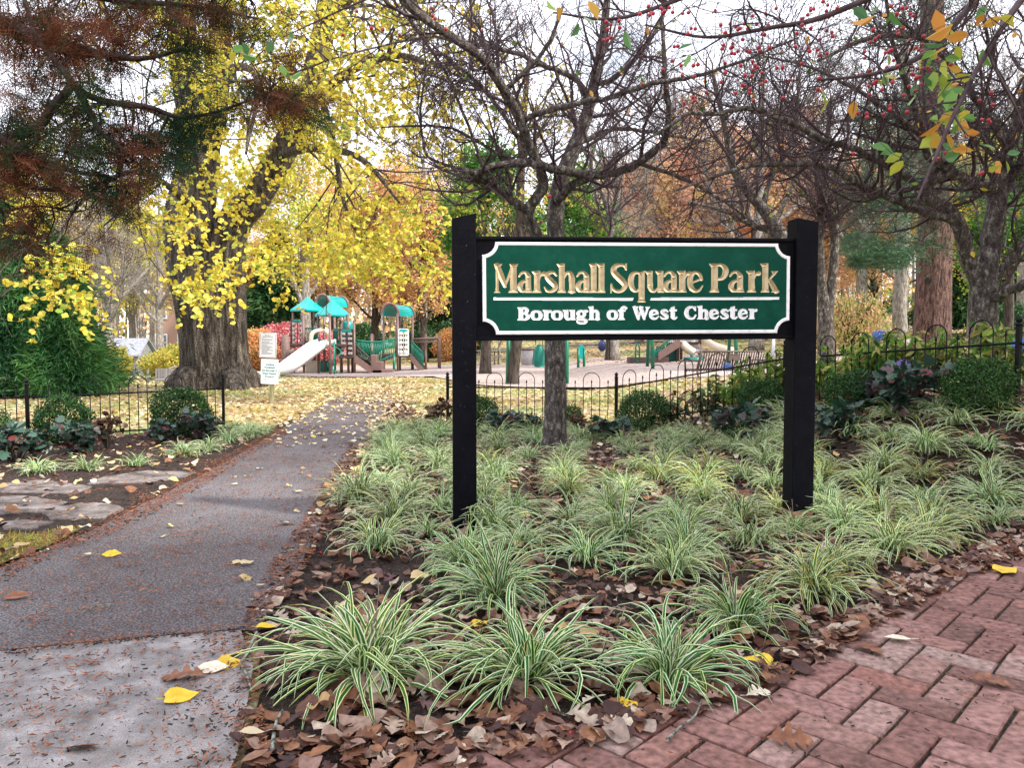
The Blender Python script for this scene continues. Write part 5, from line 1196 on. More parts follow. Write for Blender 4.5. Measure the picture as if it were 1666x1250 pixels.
# ---------------------------------------------------------------- rusty cedar boughs coming in from beyond the left edge
M['needle'] = mat_rnd('cedar_spray_green_to_rust', [(0, (.008, .03, .016)), (.42, (.02, .055, .022)), (.55, (.045, .028, .013)), (.72, (.085, .028, .014)), (1, (.17, .06, .03))], .7, .15, .15)
cb = np.array([-4.6, 3.6, 0.0]); rt = empty('cedar_tree', cb, 'near cedar whose rust and green sprays hang over the path', 'tree')
rgC = np.random.default_rng(33)
ac = Acc(); ac.tube([(0, 0, -.1), (.02, 0, 1.2), (.0, .05, 2.6), (.05, .05, 4.2), (0, 0, 6.5)], [.3, .25, .22, .18, .08], 16, flute=lambda a_: .06 * np.sin(6 * a_)); ac.build('trunk', M['bark_cedar'], rt)
def ctr(z, pts): return np.vstack([[[*(cb + [0.1, 0, z]), .05]], traced(pts)])
C_l = [ctr(2.6, [(-60, 10, 3.7, .045), (40, 55, 3.7, .04), (110, 78, 3.7, .034), (165, 88, 3.7, .02), (230, 95, 3.7, .012), (300, 80, 3.7, .006)]),
       ctr(1.5, [(-60, 235, 3.5, .03), (10, 223, 3.5, .024), (62, 205, 3.5, .022), (85, 175, 3.5, .02), (115, 138, 3.5, .018), (95, 105, 3.5, .014), (60, 60, 3.5, .012), (40, 0, 3.5, .01)]),
       traced([(115, 138, 3.5, .018), (150, 158, 3.55, .015), (200, 170, 3.6, .013), (245, 175, 3.65, .012), (290, 190, 3.7, .011), (340, 185, 3.75, .008), (400, 165, 3.8, .006), (440, 148, 3.85, .003)]),
       traced([(125, 142, 3.5, .016), (148, 185, 3.45, .014), (165, 215, 3.4, .012), (200, 245, 3.4, .01), (196, 275, 3.4, .008), (200, 330, 3.4, .004)]),
       ctr(1.4, [(-60, 200, 3.4, .022), (0, 225, 3.4, .018), (60, 257, 3.4, .014), (115, 277, 3.4, .01), (185, 290, 3.4, .005)]),
       ctr(1.1, [(-60, 270, 3.4, .014), (20, 295, 3.4, .01), (90, 310, 3.4, .008), (150, 300, 3.4, .005), (185, 290, 3.4, .003)]),
       ctr(3.0, [(-40, -60, 3.9, .03), (90, -20, 4.0, .024), (200, 0, 4.1, .018), (320, 10, 4.2, .01), (420, 30, 4.3, .005)]),
       ctr(3.2, [(0, -140, 3.6, .03), (160, -90, 3.7, .02), (300, -50, 3.8, .012), (400, -10, 3.9, .006)]),
       ctr(.9, [(-80, 330, 3.6, .012), (-10, 345, 3.6, .008), (60, 335, 3.6, .005), (120, 345, 3.6, .003)])]
ac = Acc()
for l in C_l: ac.tube(l[:, :3] - cb, l[:, 3], 9)
ac.build('limb', M['bark_cedar'], rt)
Pl, Rl = resample(C_l, 18)
a1, r1 = sprout(Pl, Rl, 150, .3, 1, .15, .6, 50, -.02, .22, 6, .5, .0022, .007, rg=rgC, flat=.6)
tw = Acc(); tubes(tw, a1 - cb, r1, 4)
sp = Acc()
def sprays(pos, dirs, size, rnd, rg):
    """flat feathery fans: a stem with alternate fronds of short scale-leaf strips"""
    n = len(pos); d = nrm(dirs); nn = nrm(rdir(n, 1.0, .7, rg)); s = nrm(np.cross(nn, d)); nn = np.cross(d, s); size = size[:, None]
    for k in range(13):
        t = (k + 1) / 14; sgn = 1 if k % 2 else -1; ln = (.46 * (1 - .6 * t))
        st_ = pos + d * size * t + nn * size * (-.25 * t * t); dd = nrm(d * .75 + s * sgn * (1 + rg.normal(size=(n, 1)) * .15) + nn * -.1)
        W_ = nrm(np.cross(nn, dd))
        for j in range(6):
            u = (j + .3) / 6; q0 = st_ + dd * size * ln * u; sg2 = 1 if j % 2 else -1
            d2 = nrm(dd + W_ * sg2 * .9 + rdir(n, 0, 1, rg) * .25); L2 = size * ln * .5 * (1 - .5 * u); w2 = size * .011
            sd_ = nrm(np.cross(d2, nn + rdir(n, 0, 1, rg) * .6))
            V_ = np.stack([q0 - sd_ * w2, q0 + sd_ * w2, q0 + d2 * L2 + sd_ * w2 * .4, q0 + d2 * L2 - sd_ * w2 * .4], 1)
            sp.v.append((V_.reshape(-1, 3), np.repeat(rnd + rg.uniform(-.1, .1, n), 4).clip(0, 1), np.zeros(4 * n))); sp.f.append((np.arange(4 * n).reshape(-1, 4) + sp.n, 0, False)); sp.n += 4 * n
ns = 1500; pi = rgC.integers(0, len(a1), ns); ti = rgC.integers(1, 6, ns)
pos = a1[pi, ti]; dr = nrm(a1[pi, ti] - a1[pi, ti - 1]) + rdir(ns, -.25, .8, rgC) * .9
# rust within, green toward the outer tips (right-hand ends of the boughs)
reach = (pos[:, 0] / pos[:, 1])
cl = noise_v = np.array([noise.noise(Vector(p) * 2.6) for p in pos])
rn = np.clip(.56 + cl * .75 - (rgC.uniform(size=ns) < .14) * .5, 0, 1)
sprays(pos - cb, dr, rgC.uniform(.09, .19, ns), rn, rgC)
# big clumps traced where the photograph shows them
cl_b = [(60, 100, 60, 60, 3.7, .4, 90, .75), (60, 60, 90, 60, 3.9, .5, 130, .8), (180, 60, 60, 50, 3.8, .4, 90, .8), (270, 50, 60, 40, 3.9, .4, 60, .8), (20, 160, 40, 40, 3.6, .3, 50, .75), (30, 290, 50, 30, 3.5, .3, 45, .8), (100, 300, 60, 24, 3.5, .3, 45, .6),
        (200, 230, 55, 36, 3.6, .3, 80, .85), (270, 230, 40, 34, 3.6, .3, 80, .15), (245, 262, 50, 24, 3.6, .3, 50, .5), (150, 180, 60, 24, 3.6, .3, 40, .5), (100, 215, 60, 20, 3.5, .3, 30, .3), (190, 310, 40, 24, 3.5, .3, 30, .8), (160, 400, 24, 16, 3.5, .2, 12, .8), (455, 165, 50, 20, 3.85, .2, 60, .85), (500, 175, 30, 22, 3.9, .2, 45, .15), (410, 150, 40, 20, 3.85, .2, 30, .5), (330, 190, 60, 14, 3.8, .2, 36, .3), (300, 120, 60, 30, 3.9, .3, 30, .35), (230, 10, 120, 24, 4, .3, 60, .5), (400, 30, 60, 30, 4.2, .3, 40, .4), (60, 200, 60, 40, 3.6, .3, 40, .2), (150, 250, 60, 30, 3.6, .3, 40, .15), (430, 90, 40, 30, 4, .2, 14, .7), (350, 30, 70, 40, 4.1, .3, 40, .85), (20, 380, 40, 40, 3.6, .3, 30, .75), (60, 430, 50, 20, 3.6, .2, 12, .8), (120, 30, 100, 40, 4, .3, 90, .7), (10, 240, 30, 40, 3.5, .3, 40, .4)]
for b_ in cl_b:
    b_ = b_[:6] + (int(b_[6] * .9),) + b_[7:]
    pp = cloud([b_[:7]], rgC); n = len(pp); sprays(pp - cb, rdir(n, -.15, .6, rgC) + [.5, 0, 0], rgC.uniform(.09, .2, n), np.clip(b_[7] + rgC.normal(0, .12, n), 0, 1), rgC)
    tt = []; q_ = pp - cb
    lim_pts = np.concatenate([l[1:, :3] for l in C_l]) - cb
    for p in q_[:: 5]:
        k_ = lim_pts[np.argmin(((lim_pts - p) ** 2).sum(1))]; md = (p + k_) / 2 + rgC.normal(size=3) * .03; tt.append(np.array([k_, (k_ + md) / 2 + rgC.normal(size=3) * .015, md, (md + p) / 2 + rgC.normal(size=3) * .01, p]))
    tubes(tw, np.array(tt), np.tile([.005, .004, .003, .002, .0012], (len(tt), 1)), 4)
tw.build('twig_crown', M['bark_cedar'], rt); sp.build('crown', M['needle'], rt)
# ---------------------------------------------------------------- the background trees
def decid(name, seed, H, rt_, spread, leafmat, nleaf, lsize, bark, limbs=9, lean=.0, fork=.35, n2=130, n3=700, crown_lo=.25, rrange=(0, 1), tpl=None, tw3=True, up=.12, thin=1.0, n4=0):
    rg = np.random.default_rng(seed)
    root = bpy.data.objects.new(name, None); C.objects.link(root)
    z = np.linspace(0, H * .85, 9); xy = np.cumsum(rg.normal(0, .022 * H / 9, (9, 2)), 0); xy -= xy[0]
    tr = np.column_stack([xy[:, 0] + lean * z, xy[:, 1], z - .1, rt_ * np.array([1.35, 1.0, .92, .83, .72, .6, .45, .3, .12])])
    ac = Acc(); s_ = smooth_line(tr, per=3); ac.tube(s_[:, :3], s_[:, 3], 12, flute=lambda a_: .05 * np.sin(5 * a_) + .03 * np.sin(9 * a_)); ac.build('trunk', bark, root)
    Pl, Rl = resample([tr], 12)
    a1, r1 = sprout(Pl, Rl, limbs, fork, .95, H * .3 * spread, H * .55 * spread, 48, up, .22, 8, .55, .02, .5, rg=rg)
    a2, r2 = sprout(a1, r1, n2, .2, 1, H * .09, H * .22, 45, up * .5, .28, 6, .5, .012 * thin, .12, rg=rg)
    a3, r3 = sprout(np.concatenate([a2]), r2, n3, .15, 1, H * .04, H * .11, 45, .03, .3, 4, .5, .006 * thin, .03, rg=rg)
    tw = Acc(); tubes(tw, a1, r1, 7); tubes(tw, a2, r2, 4); tubes(tw, a3, r3, 3)
    if n4:
        a4, r4 = sprout(a3, r3, n4, .1, 1, H * .025, H * .07, 45, .0, .3, 4, .6, .004 * thin, .015, rg=rg); tubes(tw, a4, r4, 3); a3 = a4
    tw.build('twig_crown', bark, root)
    if nleaf:
        lf = Acc(); ok = a3[a3[:, -1, 2] > H * crown_lo]; c = ok[rg.integers(0, len(ok), nleaf), rg.integers(1, 4, nleaf)] + rg.normal(size=(nleaf, 3)) * lsize * 1.6
        V_, fs = tpl or tpl_diamond()
        cn = np.array([noise.noise(Vector(p) * .7) for p in c]); rr_ = np.clip(rrange[0] + (rrange[1] - rrange[0]) * (rg.uniform(0, 1, nleaf) * .7 + .15 + cn * .6), 0, 1)
        leaves(lf, c, rdir(nleaf, -.3, .7, rg), rdir(nleaf, .5, 1, rg), lsize * rg.uniform(.6, 1.3, nleaf), V_, fs, rr_, wid=1.5)
        lf.build('crown', leafmat, root)
    return root
def conifer(name, seed, H, Rb, leafmat, bark, n=9000, power=1.0, lsize=.35, droop=-.25, wid=.16, lo=.03, rrange=(0, 1)):
    rg = np.random.default_rng(seed); root = bpy.data.objects.new(name, None); C.objects.link(root)
    ac = Acc(); ac.tube([(0, 0, -.1), (0, 0, H * .5), (.05, 0, H * .96)], [H * .02, H * .013, .01], 9); ac.build('trunk', bark, root)
    lf = Acc(); u = rg.uniform(0, 1, n) ** .75; h = lo * H + (H * (1 - lo)) * (1 - u) ; an = rg.uniform(0, 2 * np.pi, n)
    lob = 1 + .16 * np.sin(an * 3 + h * 2.1) + .12 * np.sin(an * 7 - h * 3.7) + .12 * rg.normal(size=n)
    prof = np.clip((1 - h / H), 0, 1) ** power * np.clip((h / H) * 9 + .45, 0, 1)
    rad = Rb * prof * lob * rg.uniform(.55, 1.03, n) ** .6
    c = np.stack([rad * np.cos(an), rad * np.sin(an), h], -1); d = np.stack([np.cos(an), np.sin(an), np.full(n, droop)], -1) + rg.normal(size=(n, 3)) * .35
    V_ = np.array([(0, 0, 0), (.45, wid, .05), (1, 0, -.1), (.45, -wid, .05)])
    rr_ = np.clip(rrange[0] + (rrange[1] - rrange[0]) * (rg.uniform(0, 1, n) * .6 + .2 + .25 * np.sin(an * 3 + h * 2.1)), 0, 1)
    for k in range(3):
        leaves(lf, c + rg.normal(size=(n, 3)) * lsize * .15, d + rg.normal(size=(n, 3)) * .5, rdir(n, .6, 1, rg), lsize * rg.uniform(.6, 1.2, n), V_, [(0, 1, 2, 3)], rr_)
    lf.build('crown', leafmat, root)
    br = Acc(); n = 60; hh = rg.uniform(.1, .9, n) * H; aa = rg.uniform(0, 6.28, n); rr2 = Rb * (1 - hh / H) * .85
    tubes(br, np.stack([np.zeros((n, 3)) + np.stack([0 * hh, 0 * hh, hh], -1), np.stack([rr2 * .5 * np.cos(aa), rr2 * .5 * np.sin(aa), hh + .1], -1), np.stack([rr2 * np.cos(aa), rr2 * np.sin(aa), hh], -1)], 1), np.tile([.03, .02, .01], (n, 1)), 4)
    br.build('twig_crown', bark, root)
    return root
def bush(name, seed, rx, rz, leafmat, n, lsize, stems=14, low=.1, wid=1.4, bark=None, rrange=(0, 1), hollow=.45):
    rg = np.random.default_rng(seed); root = bpy.data.objects.new(name, None); C.objects.link(root)
    ac = Acc(); an = rg.uniform(0, 6.28, stems); e_ = np.stack([rx * .8 * np.cos(an) * rg.uniform(.3, 1, stems), rx * .8 * np.sin(an) * rg.uniform(.3, 1, stems), rz * rg.uniform(1.1, 1.8, stems)], -1); b0 = e_ * [.1, .1, 0]
    tubes(ac, np.stack([b0, b0 * .5 + e_ * [.35, .35, .5], e_], 1), np.tile([.02 * rx, .012 * rx, .005 * rx], (stems, 1)), 5); ac.build('stem', bark or M['bark_dark'], root)
    lf = Acc(); v = rdir(n, 0, 1, rg); lob = 1 + .1 * np.sin(v[:, 0] * 5 + seed) + .1 * np.sin(v[:, 1] * 6 + v[:, 2] * 5) + rg.normal(size=n) * .04
    r_ = rg.uniform(hollow, 1, n) ** .5 * lob; c = v * r_[:, None] * [rx, rx, rz] + [0, 0, rz * (1 - low)]; c = c[c[:, 2] > .0]; m = len(c)
    V_, fs = tpl_diamond()
    leaves(lf, c, v[:m] + rdir(m, .2, 1, rg) * .8, rdir(m, .5, 1, rg), lsize * rg.uniform(.6, 1.3, m), V_, fs, rrange[0] + (rrange[1] - rrange[0]) * rg.uniform(0, 1, m), wid=wid)
    lf.build('foliage', leafmat, root); return root
used = set()
def put(proto, px, Y, label, cat='tree', s=1.0, rz=0, group=None, sz=None, xoff=0, name=None):
    if proto.name not in used: o = proto; used.add(proto.name)
    else: o = copy_tree(proto)
    x, y, z = XY(px, Y); o.location = (x, y, z); o.rotation_euler = (0, 0, rz); o.scale = (s, s, sz or s)
    return tag(o, label, cat, group)
M['cedar_green'] = mat_rnd('feathery_conifer_green', [(0, (.01, .045, .02)), (.5, (.028, .11, .036)), (1, (.1, .25, .06))], .6, .2)
p_feather = conifer('feathery_conifer', 51, 4.3, 1.85, M['cedar_green'], M['bark_dark'], 24000, .6, .24, -.05, .055, .0)
put(p_feather, 36, 17.5, 'broad feathery green conifer behind the low fence, partly under yellow leaves')
p_feather2 = conifer('feathery_conifer', 52, 3.0, .8, M['cedar_green'], M['bark_dark'], 9000, .7, .26, -.05, .05, .0, (.4, 1))
put(p_feather2, 104, 16.8, 'smaller brighter green feathery conifer tucked against the broad one')
p_spruce = conifer('dark_conifer', 53, 11, 3.0, M['leaf_dgreen'], M['bark_dark'], 7000, .85, .6, -.4, .12, .05)
for px, Y, s, lb in [(455, 52, .85, 'dark conifer behind the red bushes and the playground tower'), (722, 62, .8, 'dark conifer beyond the overhead ladder beside the first sign post'), (1590, 44, 1.0, 'dark conifer beyond the forked crabapple'), (-40, 40, 1.1, 'dark conifer rising behind the feathery conifer'), (1050, 70, 1.4, 'far dark conifer above the playground slope'), (1160, 80, 1.7, 'very far tall conifer past the leafy slope')]:
    put(p_spruce, px, Y, lb, s=s, rz=px, group='dark conifers')
p_bare = decid('bare_tree', 61, 16, .28, 1.0, None, 0, .1, M['bark_grey'], 12, 0, .2, 200, 1500, n4=3600, thin=1.0)
for px, Y, s, lb in [(178, 30, .62, 'pale-barked bare tree just past the feathery conifers'), (262, 40, .7, 'pale forked bare tree above the shed'), (1090, 44, 1.15, 'tall bare tree behind the salmon-coloured trees'), (1230, 38, 1.1, 'tall bare grey tree above the corner of the sign'), (1400, 46, 1.2, 'tall bare tree over the pine boughs'), (1660, 36, 1.1, 'bare tree beyond the forked crabapple, at the picture edge'), (690, 60, 1.2, 'bare tree behind the barrel-roofed tower'), (100, 60, 1.0, 'far bare tree glimpsed above the broad feathery conifer'), (350, 66, 1.0, 'far bare tree between the twin trunks and the red bushes'), (1540, 64, 1.3, 'far bare tree behind the great pine'), (1310, 70, 1.3, 'far bare tree on the leafy slope'), (1000, 34, .8, 'thin bare tree standing by the talk panel')]:
    put(p_bare, px, Y, lb, s=s, rz=px * 1.7, group='bare trees beyond the lawn')
p_orange = decid('autumn_tree', 62, 13, .25, 1.0, M['leaf_orange'], 24000, .15, M['bark_dark'], 12, 0, .12, 170, 1300, .08)
for px, Y, s, lb in [(610, 50, .95, 'orange-brown tree directly behind the playground bridge'), (690, 46, .85, 'rust-brown tree behind the overhead ladder'), (545, 56, 1.0, 'orange-brown tree behind the peaked teal roofs'), (1420, 58, 1.0, 'orange tree behind the basketball hoop'), (780, 62, 1.0, 'orange tree far behind the first sign post'), (1620, 62, 1.1, 'orange tree beyond the dark conifer at the forked crabapple'), (400, 60, .8, 'orange tree behind the orange-red bush')]:
    put(p_orange, px, Y, lb, s=s, rz=px * 1.3, group='orange trees beyond the lawn')
p_pink = decid('autumn_tree', 63, 13, .26, 1.05, M['leaf_pink'], 24000, .17, M['bark_grey'], 12, 0, .15, 170, 1300, .1)
for px, Y, s, lb in [(1130, 42, .95, 'salmon-orange tree filling the view above the sign board'), (1240, 50, 1.1, 'salmon-orange tree behind the leaning crabapple stem'), (1340, 52, .95, 'salmon-orange tree behind the two-stemmed crabapple'), (1040, 54, 1.0, 'salmon-orange tree past the green maple'), (1500, 54, 1.0, 'salmon-orange tree half hidden by the great pine')]:
    put(p_pink, px, Y, lb, s=s, rz=px * 1.1, group='salmon trees beyond the lawn')
p_green = decid('maple_tree', 64, 8.5, .2, .95, M['leaf_green'], 20000, .12, M['bark_dark'], 11, 0, .3, 160, 1100, .24, tpl=tpl_oval())
for px, Y, s, lb in [(790, 29, .95, 'bright green maple behind the first sign post'), (905, 29, .9, 'bright green maple behind the crabapple trunk and sign'), (1640, 26, .8, 'green maple past the forked crabapple trunk'), (990, 34, .75, 'green maple beside the salmon trees')]:
    put(p_green, px, Y, lb, s=s, rz=px, group='green maples')
p_yel = decid('yellow_tree', 65, 14, .3, .9, M['leaf_yellow'], 16000, .15, M['bark_grey'], 11, 0, .25, 170, 1300, .25, (0, .8) if 0 else (0, 1))
for px, Y, s, lb in [(497, 43, 1.0, 'pale-trunked yellow tree right behind the play structure'), (650, 62, 1.0, 'yellow tree far behind the barrel roof'), (215, 52, .8, 'yellow tree behind the shed'), (40, 46, .9, 'yellow tree above the broad feathery conifer'), (1580, 40, .7, 'small yellowing tree behind the forked crabapple')]:
    put(p_yel, px, Y, lb, s=s, rz=px, group='yellow trees beyond the lawn')
p_tan = decid('autumn_tree', 66, 12, .22, 1.0, M['leaf_tan'], 13000, .14, M['bark_grey'], 11, 0, .15, 170, 1400, .1)
for px, Y, s, lb in [(150, 48, .9, 'thin tan-leaved tree above the smaller feathery conifer'), (250, 56, .9, 'thin tan-leaved tree behind the shed roof'), (340, 50, .8, 'thin tan-leaved tree behind the twin trunks'), (1470, 48, 1.0, 'thin tan-leaved tree by the grey trunk')]:
    put(p_tan, px, Y, lb, s=s, rz=px, group='tan trees beyond the lawn')
# trees beyond the frame whose crowns shade the bed, the sign and the path
for k, (x, y, s) in enumerate([(8.5, -1.5, .85), (12.5, 3.5, .95), (11, -7, .9), (5.5, -6, .8), (15.5, -1.5, .95), (17.5, 7.5, .85)]):
    o = put(p_orange, 833, 5, 'orange tree standing outside the view, shading the bed', s=s, rz=k * 1.9, group='orange trees shading the bed'); o.location = (x, y, tz(x, y))
# far wood that closes the view
rg = np.random.default_rng(70); fw = Acc()
for mat_i in range(5):
    n = 15000; x = rg.uniform(-110, 130, n); y = rg.uniform(84, 110, n) ; hmax = 9 + 4 * np.sin(x * .11) + 3 * np.sin(x * .31 + mat_i) + rg.normal(size=n)
    keep = np.sin(x * .35 + mat_i * 1.4) + rg.normal(size=n) * .5 > -.1; x, y, hmax = x[keep], y[keep], hmax[keep]; m = len(x)
    c = np.stack([x, y, TZ(x, y) + hmax * rg.uniform(0, 1, m) ** .8], -1)
    V_, fs = tpl_diamond(); leaves(fw, c, rdir(m, 0, 1, rg), rdir(m, .3, 1, rg), rg.uniform(.35, .8, m), V_, fs, rg.uniform(0, 1, m), mat=mat_i, wid=1.5)
n = 900; x = rg.uniform(-110, 130, n); y = rg.uniform(84, 105, n); z = TZ(x, y); h = rg.uniform(9, 16, n)
tubes(fw, np.stack([np.stack([x, y, z - .2], -1), np.stack([x + rg.normal(size=n) * .6, y, z + h], -1)], 1), np.tile([.2, .06], (n, 1)), 4, mat=5)
o = fw.build('far_woods', [M['leaf_orange'], M['leaf_tan'], M['leaf_pink'], M['leaf_yg'], M['leaf_dgreen'], M['bark_grey']]); tag(o, kind='stuff')

# ---------------------------------------------------------------- big pine and its neighbour
M['pine_needle'] = mat_rnd('soft_pine_needle', [(0, (.015, .05, .028)), (.5, (.035, .095, .045)), (1, (.09, .17, .07))], .6, .2)
g = XY(1516, 25); rt = empty('pine_tree', g, 'big pine with a thick red-brown plated trunk and a small black tag on it', 'tree'); b = np.array(g)
PT = traced([(1516, 580, 25, .62), (1516, 560, 25, .58), (1518, 500, 25, .54), (1520, 440, 25, .52), (1522, 370, 25, .5), (1520, 250, 25, .45), (1518, 100, 25, .38), (1515, -60, 25, .3)])
ac = Acc(); q_ = PT.copy(); q_[:, :3] -= b; ac.tube(q_[:, :3], q_[:, 3], 30, flute=lambda a_: .03 * np.sin(7 * a_) + .02 * np.sin(13 * a_)); ac.build('trunk', M['bark_pine'], rt)
pl_ = [traced([(1520, 330, 25, .1), (1460, 330, 22, .07), (1400, 350, 20, .03)]), traced([(1520, 380, 25, .08), (1470, 410, 22, .05), (1400, 425, 20.5, .02)]), traced([(1520, 250, 25, .1), (1440, 250, 22, .06), (1380, 300, 20, .02)]),
       traced([(1525, 300, 25, .1), (1600, 320, 22, .06), (1660, 360, 20, .02)]), traced([(1520, 180, 25, .12), (1430, 190, 24, .08), (1330, 200, 23, .03)]), traced([(1520, 160, 25, .12), (1590, 200, 23, .08), (1680, 240, 22, .03)]), traced([(1520, 60, 25, .12), (1420, 60, 24, .08), (1330, 100, 24, .03)])]
ac = Acc(); add_lines(ac, [np.column_stack([l[:, :3] - b, l[:, 3]]) for l in pl_], 8); ac.build('limb', M['bark_dark'], rt)
Pl, Rl = resample(pl_, 12); a1, r1 = sprout(Pl, Rl, 120, .2, 1, .5, 1.6, 50, .0, .2, 5, .4, .008, .03, flat=.4)
lf = Acc(); n = 2600; c = a1[rng.integers(0, 120, n), rng.integers(1, 5, n)] + rng.normal(size=(n, 3)) * [.3, .3, .1]
c2 = cloud([(1400, 400, 34, 24, 20.5, .8, 300), (1440, 420, 46, 20, 20.8, .8, 340), (1400, 320, 40, 24, 20.5, .8, 240), (1450, 300, 50, 24, 21, .8, 260), (1395, 428, 20, 10, 20.5, .4, 80), (1470, 370, 30, 26, 21, .8, 100), (1500, 260, 60, 50, 22, 1.5, 420), (1520, 130, 70, 70, 22.5, 1.5, 480), (1440, 200, 50, 50, 22, 1.5, 260), (1590, 300, 40, 40, 22, 1, 160), (1530, 20, 70, 50, 23, 1.5, 260)]); c = np.concatenate([c, c2]); n = len(c)
V_ = np.array([(0, 0, 0), (.4, .045, .03), (1, 0, -.06), (.4, -.045, .03)])
for k in range(7): leaves(lf, c - b, rdir(n, .1, .5), rdir(n, .4, 1), rng.uniform(.12, .24, n), V_, [(0, 1, 2, 3)], rng.uniform(0, 1, n))
lf.build('crown', M['pine_needle'], rt)
tw = Acc(); tubes(tw, a1 - b, r1, 4); tw.build('twig_crown', M['bark_dark'], rt)
ac = Acc(); p_ = np.array(P(1510, 459, 24.44)) - b; ac.box(p_, (.2, .02, .13)); ac.build('name_tag', M['iron'], rt)
g = XY(1465, 31); b = np.array(g); rt = empty('grey_trunk_tree', g, 'straight grey-trunked tree standing between the hoop and the great pine', 'tree')
GT = traced([(1467, 560, 31, .42), (1465, 545, 31, .3), (1463, 500, 31, .27), (1468, 430, 31, .26), (1470, 350, 31, .24), (1475, 200, 31, .2), (1470, 60, 31, .14)]); q_ = GT.copy(); q_[:, :3] -= b
ac = Acc(); ac.tube(q_[:, :3], q_[:, 3], 16, flute=lambda a_: .04 * np.sin(5 * a_)); ac.build('trunk', M['bark_grey'], rt)
Pl, Rl = resample([GT[12:]], 14); a1, r1 = sprout(Pl, Rl, 22, .1, 1, 2, 5, 50, .1, .25, 7, .5, .03, .1); a2, r2 = sprout(a1, r1, 220, .2, 1, .8, 2, 45, .05, .3, 5, .5, .012, .04); a3, r3 = sprout(a2, r2, 900, .2, 1, .4, 1.2, 45, .0, .3, 4, .5, .008, .02)
tw = Acc(); tubes(tw, a1 - b, r1, 6); tubes(tw, a2 - b, r2, 4); tubes(tw, a3 - b, r3, 3); tw.build('twig_crown', M['bark_grey'], rt)
# dark leaning trunk by the swing
g = XY(838, 21.5); b = np.array(g); rt = empty('dark_trunk_tree', g, 'dark brown leaning trunk beside the swing leg, seen under the sign', 'tree')
DT = traced([(833, 632, 21.5, .22), (836, 600, 21.5, .16), (841, 550, 21.5, .155), (850, 450, 21.5, .15), (846, 350, 21.5, .13), (850, 220, 21.5, .1), (860, 100, 21.5, .06)]); q_ = DT.copy(); q_[:, :3] -= b
ac = Acc(); ac.tube(q_[:, :3], q_[:, 3], 14, flute=lambda a_: .05 * np.sin(5 * a_)); ac.build('trunk', M['bark_dark'], rt)
Pl, Rl = resample([DT[12:]], 14); a1, r1 = sprout(Pl, Rl, 18, .1, 1, 1.2, 3.4, 50, .1, .25, 7, .5, .02, .06); a2, r2 = sprout(a1, r1, 160, .2, 1, .5, 1.4, 45, .05, .3, 5, .5, .008, .03); a3, r3 = sprout(a2, r2, 700, .2, 1, .3, .8, 45, .0, .3, 4, .5, .005, .02)
tw = Acc(); tubes(tw, a1 - b, r1, 6); tubes(tw, a2 - b, r2, 4); tubes(tw, a3 - b, r3, 3); tw.build('twig_crown', M['bark_dark'], rt)
lf = Acc(); n = 1600; V_, fs = tpl_oval(); leaves(lf, a3[rng.integers(0, 700, n), 3] - b, rdir(n, -.3), rdir(n, .3), rng.uniform(.07, .12, n), V_, fs, rng.uniform(.2, 1, n)); lf.build('crown', M['leaf_yg'], rt)
p_sap = decid('sapling_tree', 75, 4.2, .07, .8, M['leaf_ored'], 500, .1, M['bark_grey'], 9, 0, .25, 60, 240, .4)
put(p_sap, 812, 40, 'pale thin sapling by the picnic table past the wood chips')

# ---------------------------------------------------------------- bushes beyond the lawn
M['leaf_mix'] = mat_rnd('olive_tan_leaf', [(0, (.2, .24, .06)), (.4, (.4, .4, .12)), (.7, (.6, .42, .22)), (1, (.55, .2, .12))], .6, .3)
p_tb = bush('spreading_shrub', 86, 1.7, .8, M['leaf_mix'], 3600, .1, hollow=.15, stems=60)
p_red = bush('burning_bush', 81, 1.5, 1.35, M['leaf_red'], 9000, .12)
put(p_red, 467, 43, 'crimson-pink bush behind the rule plates and slide', 'bush', 1.0)
put(p_red, 530, 44, 'crimson-pink bush seen between the legs of the slide tower', 'bush', .8, 2)
p_ored = bush('burning_bush', 82, 1.6, 1.3, M['leaf_ored'], 9000, .12)
put(p_ored, 412, 38, 'orange-red bush to one side of the rule plates', 'bush', .85)
put(p_ored, 738, 46, 'orange bush behind the overhead ladder', 'bush', .8, 1)
p_ygb = bush('spreading_shrub', 83, 1.7, .75, M['leaf_yg'], 9000, .1)
put(p_ygb, 285, 30, 'low weeping yellow-green shrub behind the garden chairs', 'bush', .8)
put(p_ygb, 305, 28.5, 'greener weeping shrub touching the great trunk', 'bush', .8, 1, sz=.95)
put(p_ygb, 192, 27, 'upright yellow-green shrub between conifer and shed', 'bush', .26, 2, sz=.85)
put(p_tb, 1385, 31, 'tall loose tan and yellow-green shrub before the basketball hoop', 'bush', .85, 3, sz=1.6)
put(p_tb, 1335, 37, 'tan shrub behind the two-stemmed crabapple', 'bush', 1.0, 4, sz=1.5)
p_dk = bush('evergreen_shrub', 84, 1.5, 1.1, M['leaf_dgreen'], 8000, .12)
for px, Y, s, lb in [(440, 50, 1.1, 'dark evergreen shrub behind the crimson bush'), (755, 52, 1.2, 'dark evergreen shrub past the swing frame'), (690, 52, .9, 'dark evergreen shrub beyond the overhead ladder'), (590, 60, 1.2, 'dark evergreen shrub beyond the bridge'), (380, 48, .9, 'dark evergreen shrub beside the great trunk'), (1640, 34, .8, 'dark evergreen shrub beyond the forked crabapple')]:
    put(p_dk, px, Y, lb, 'bush', s, px, 'dark shrubs beyond the lawn')

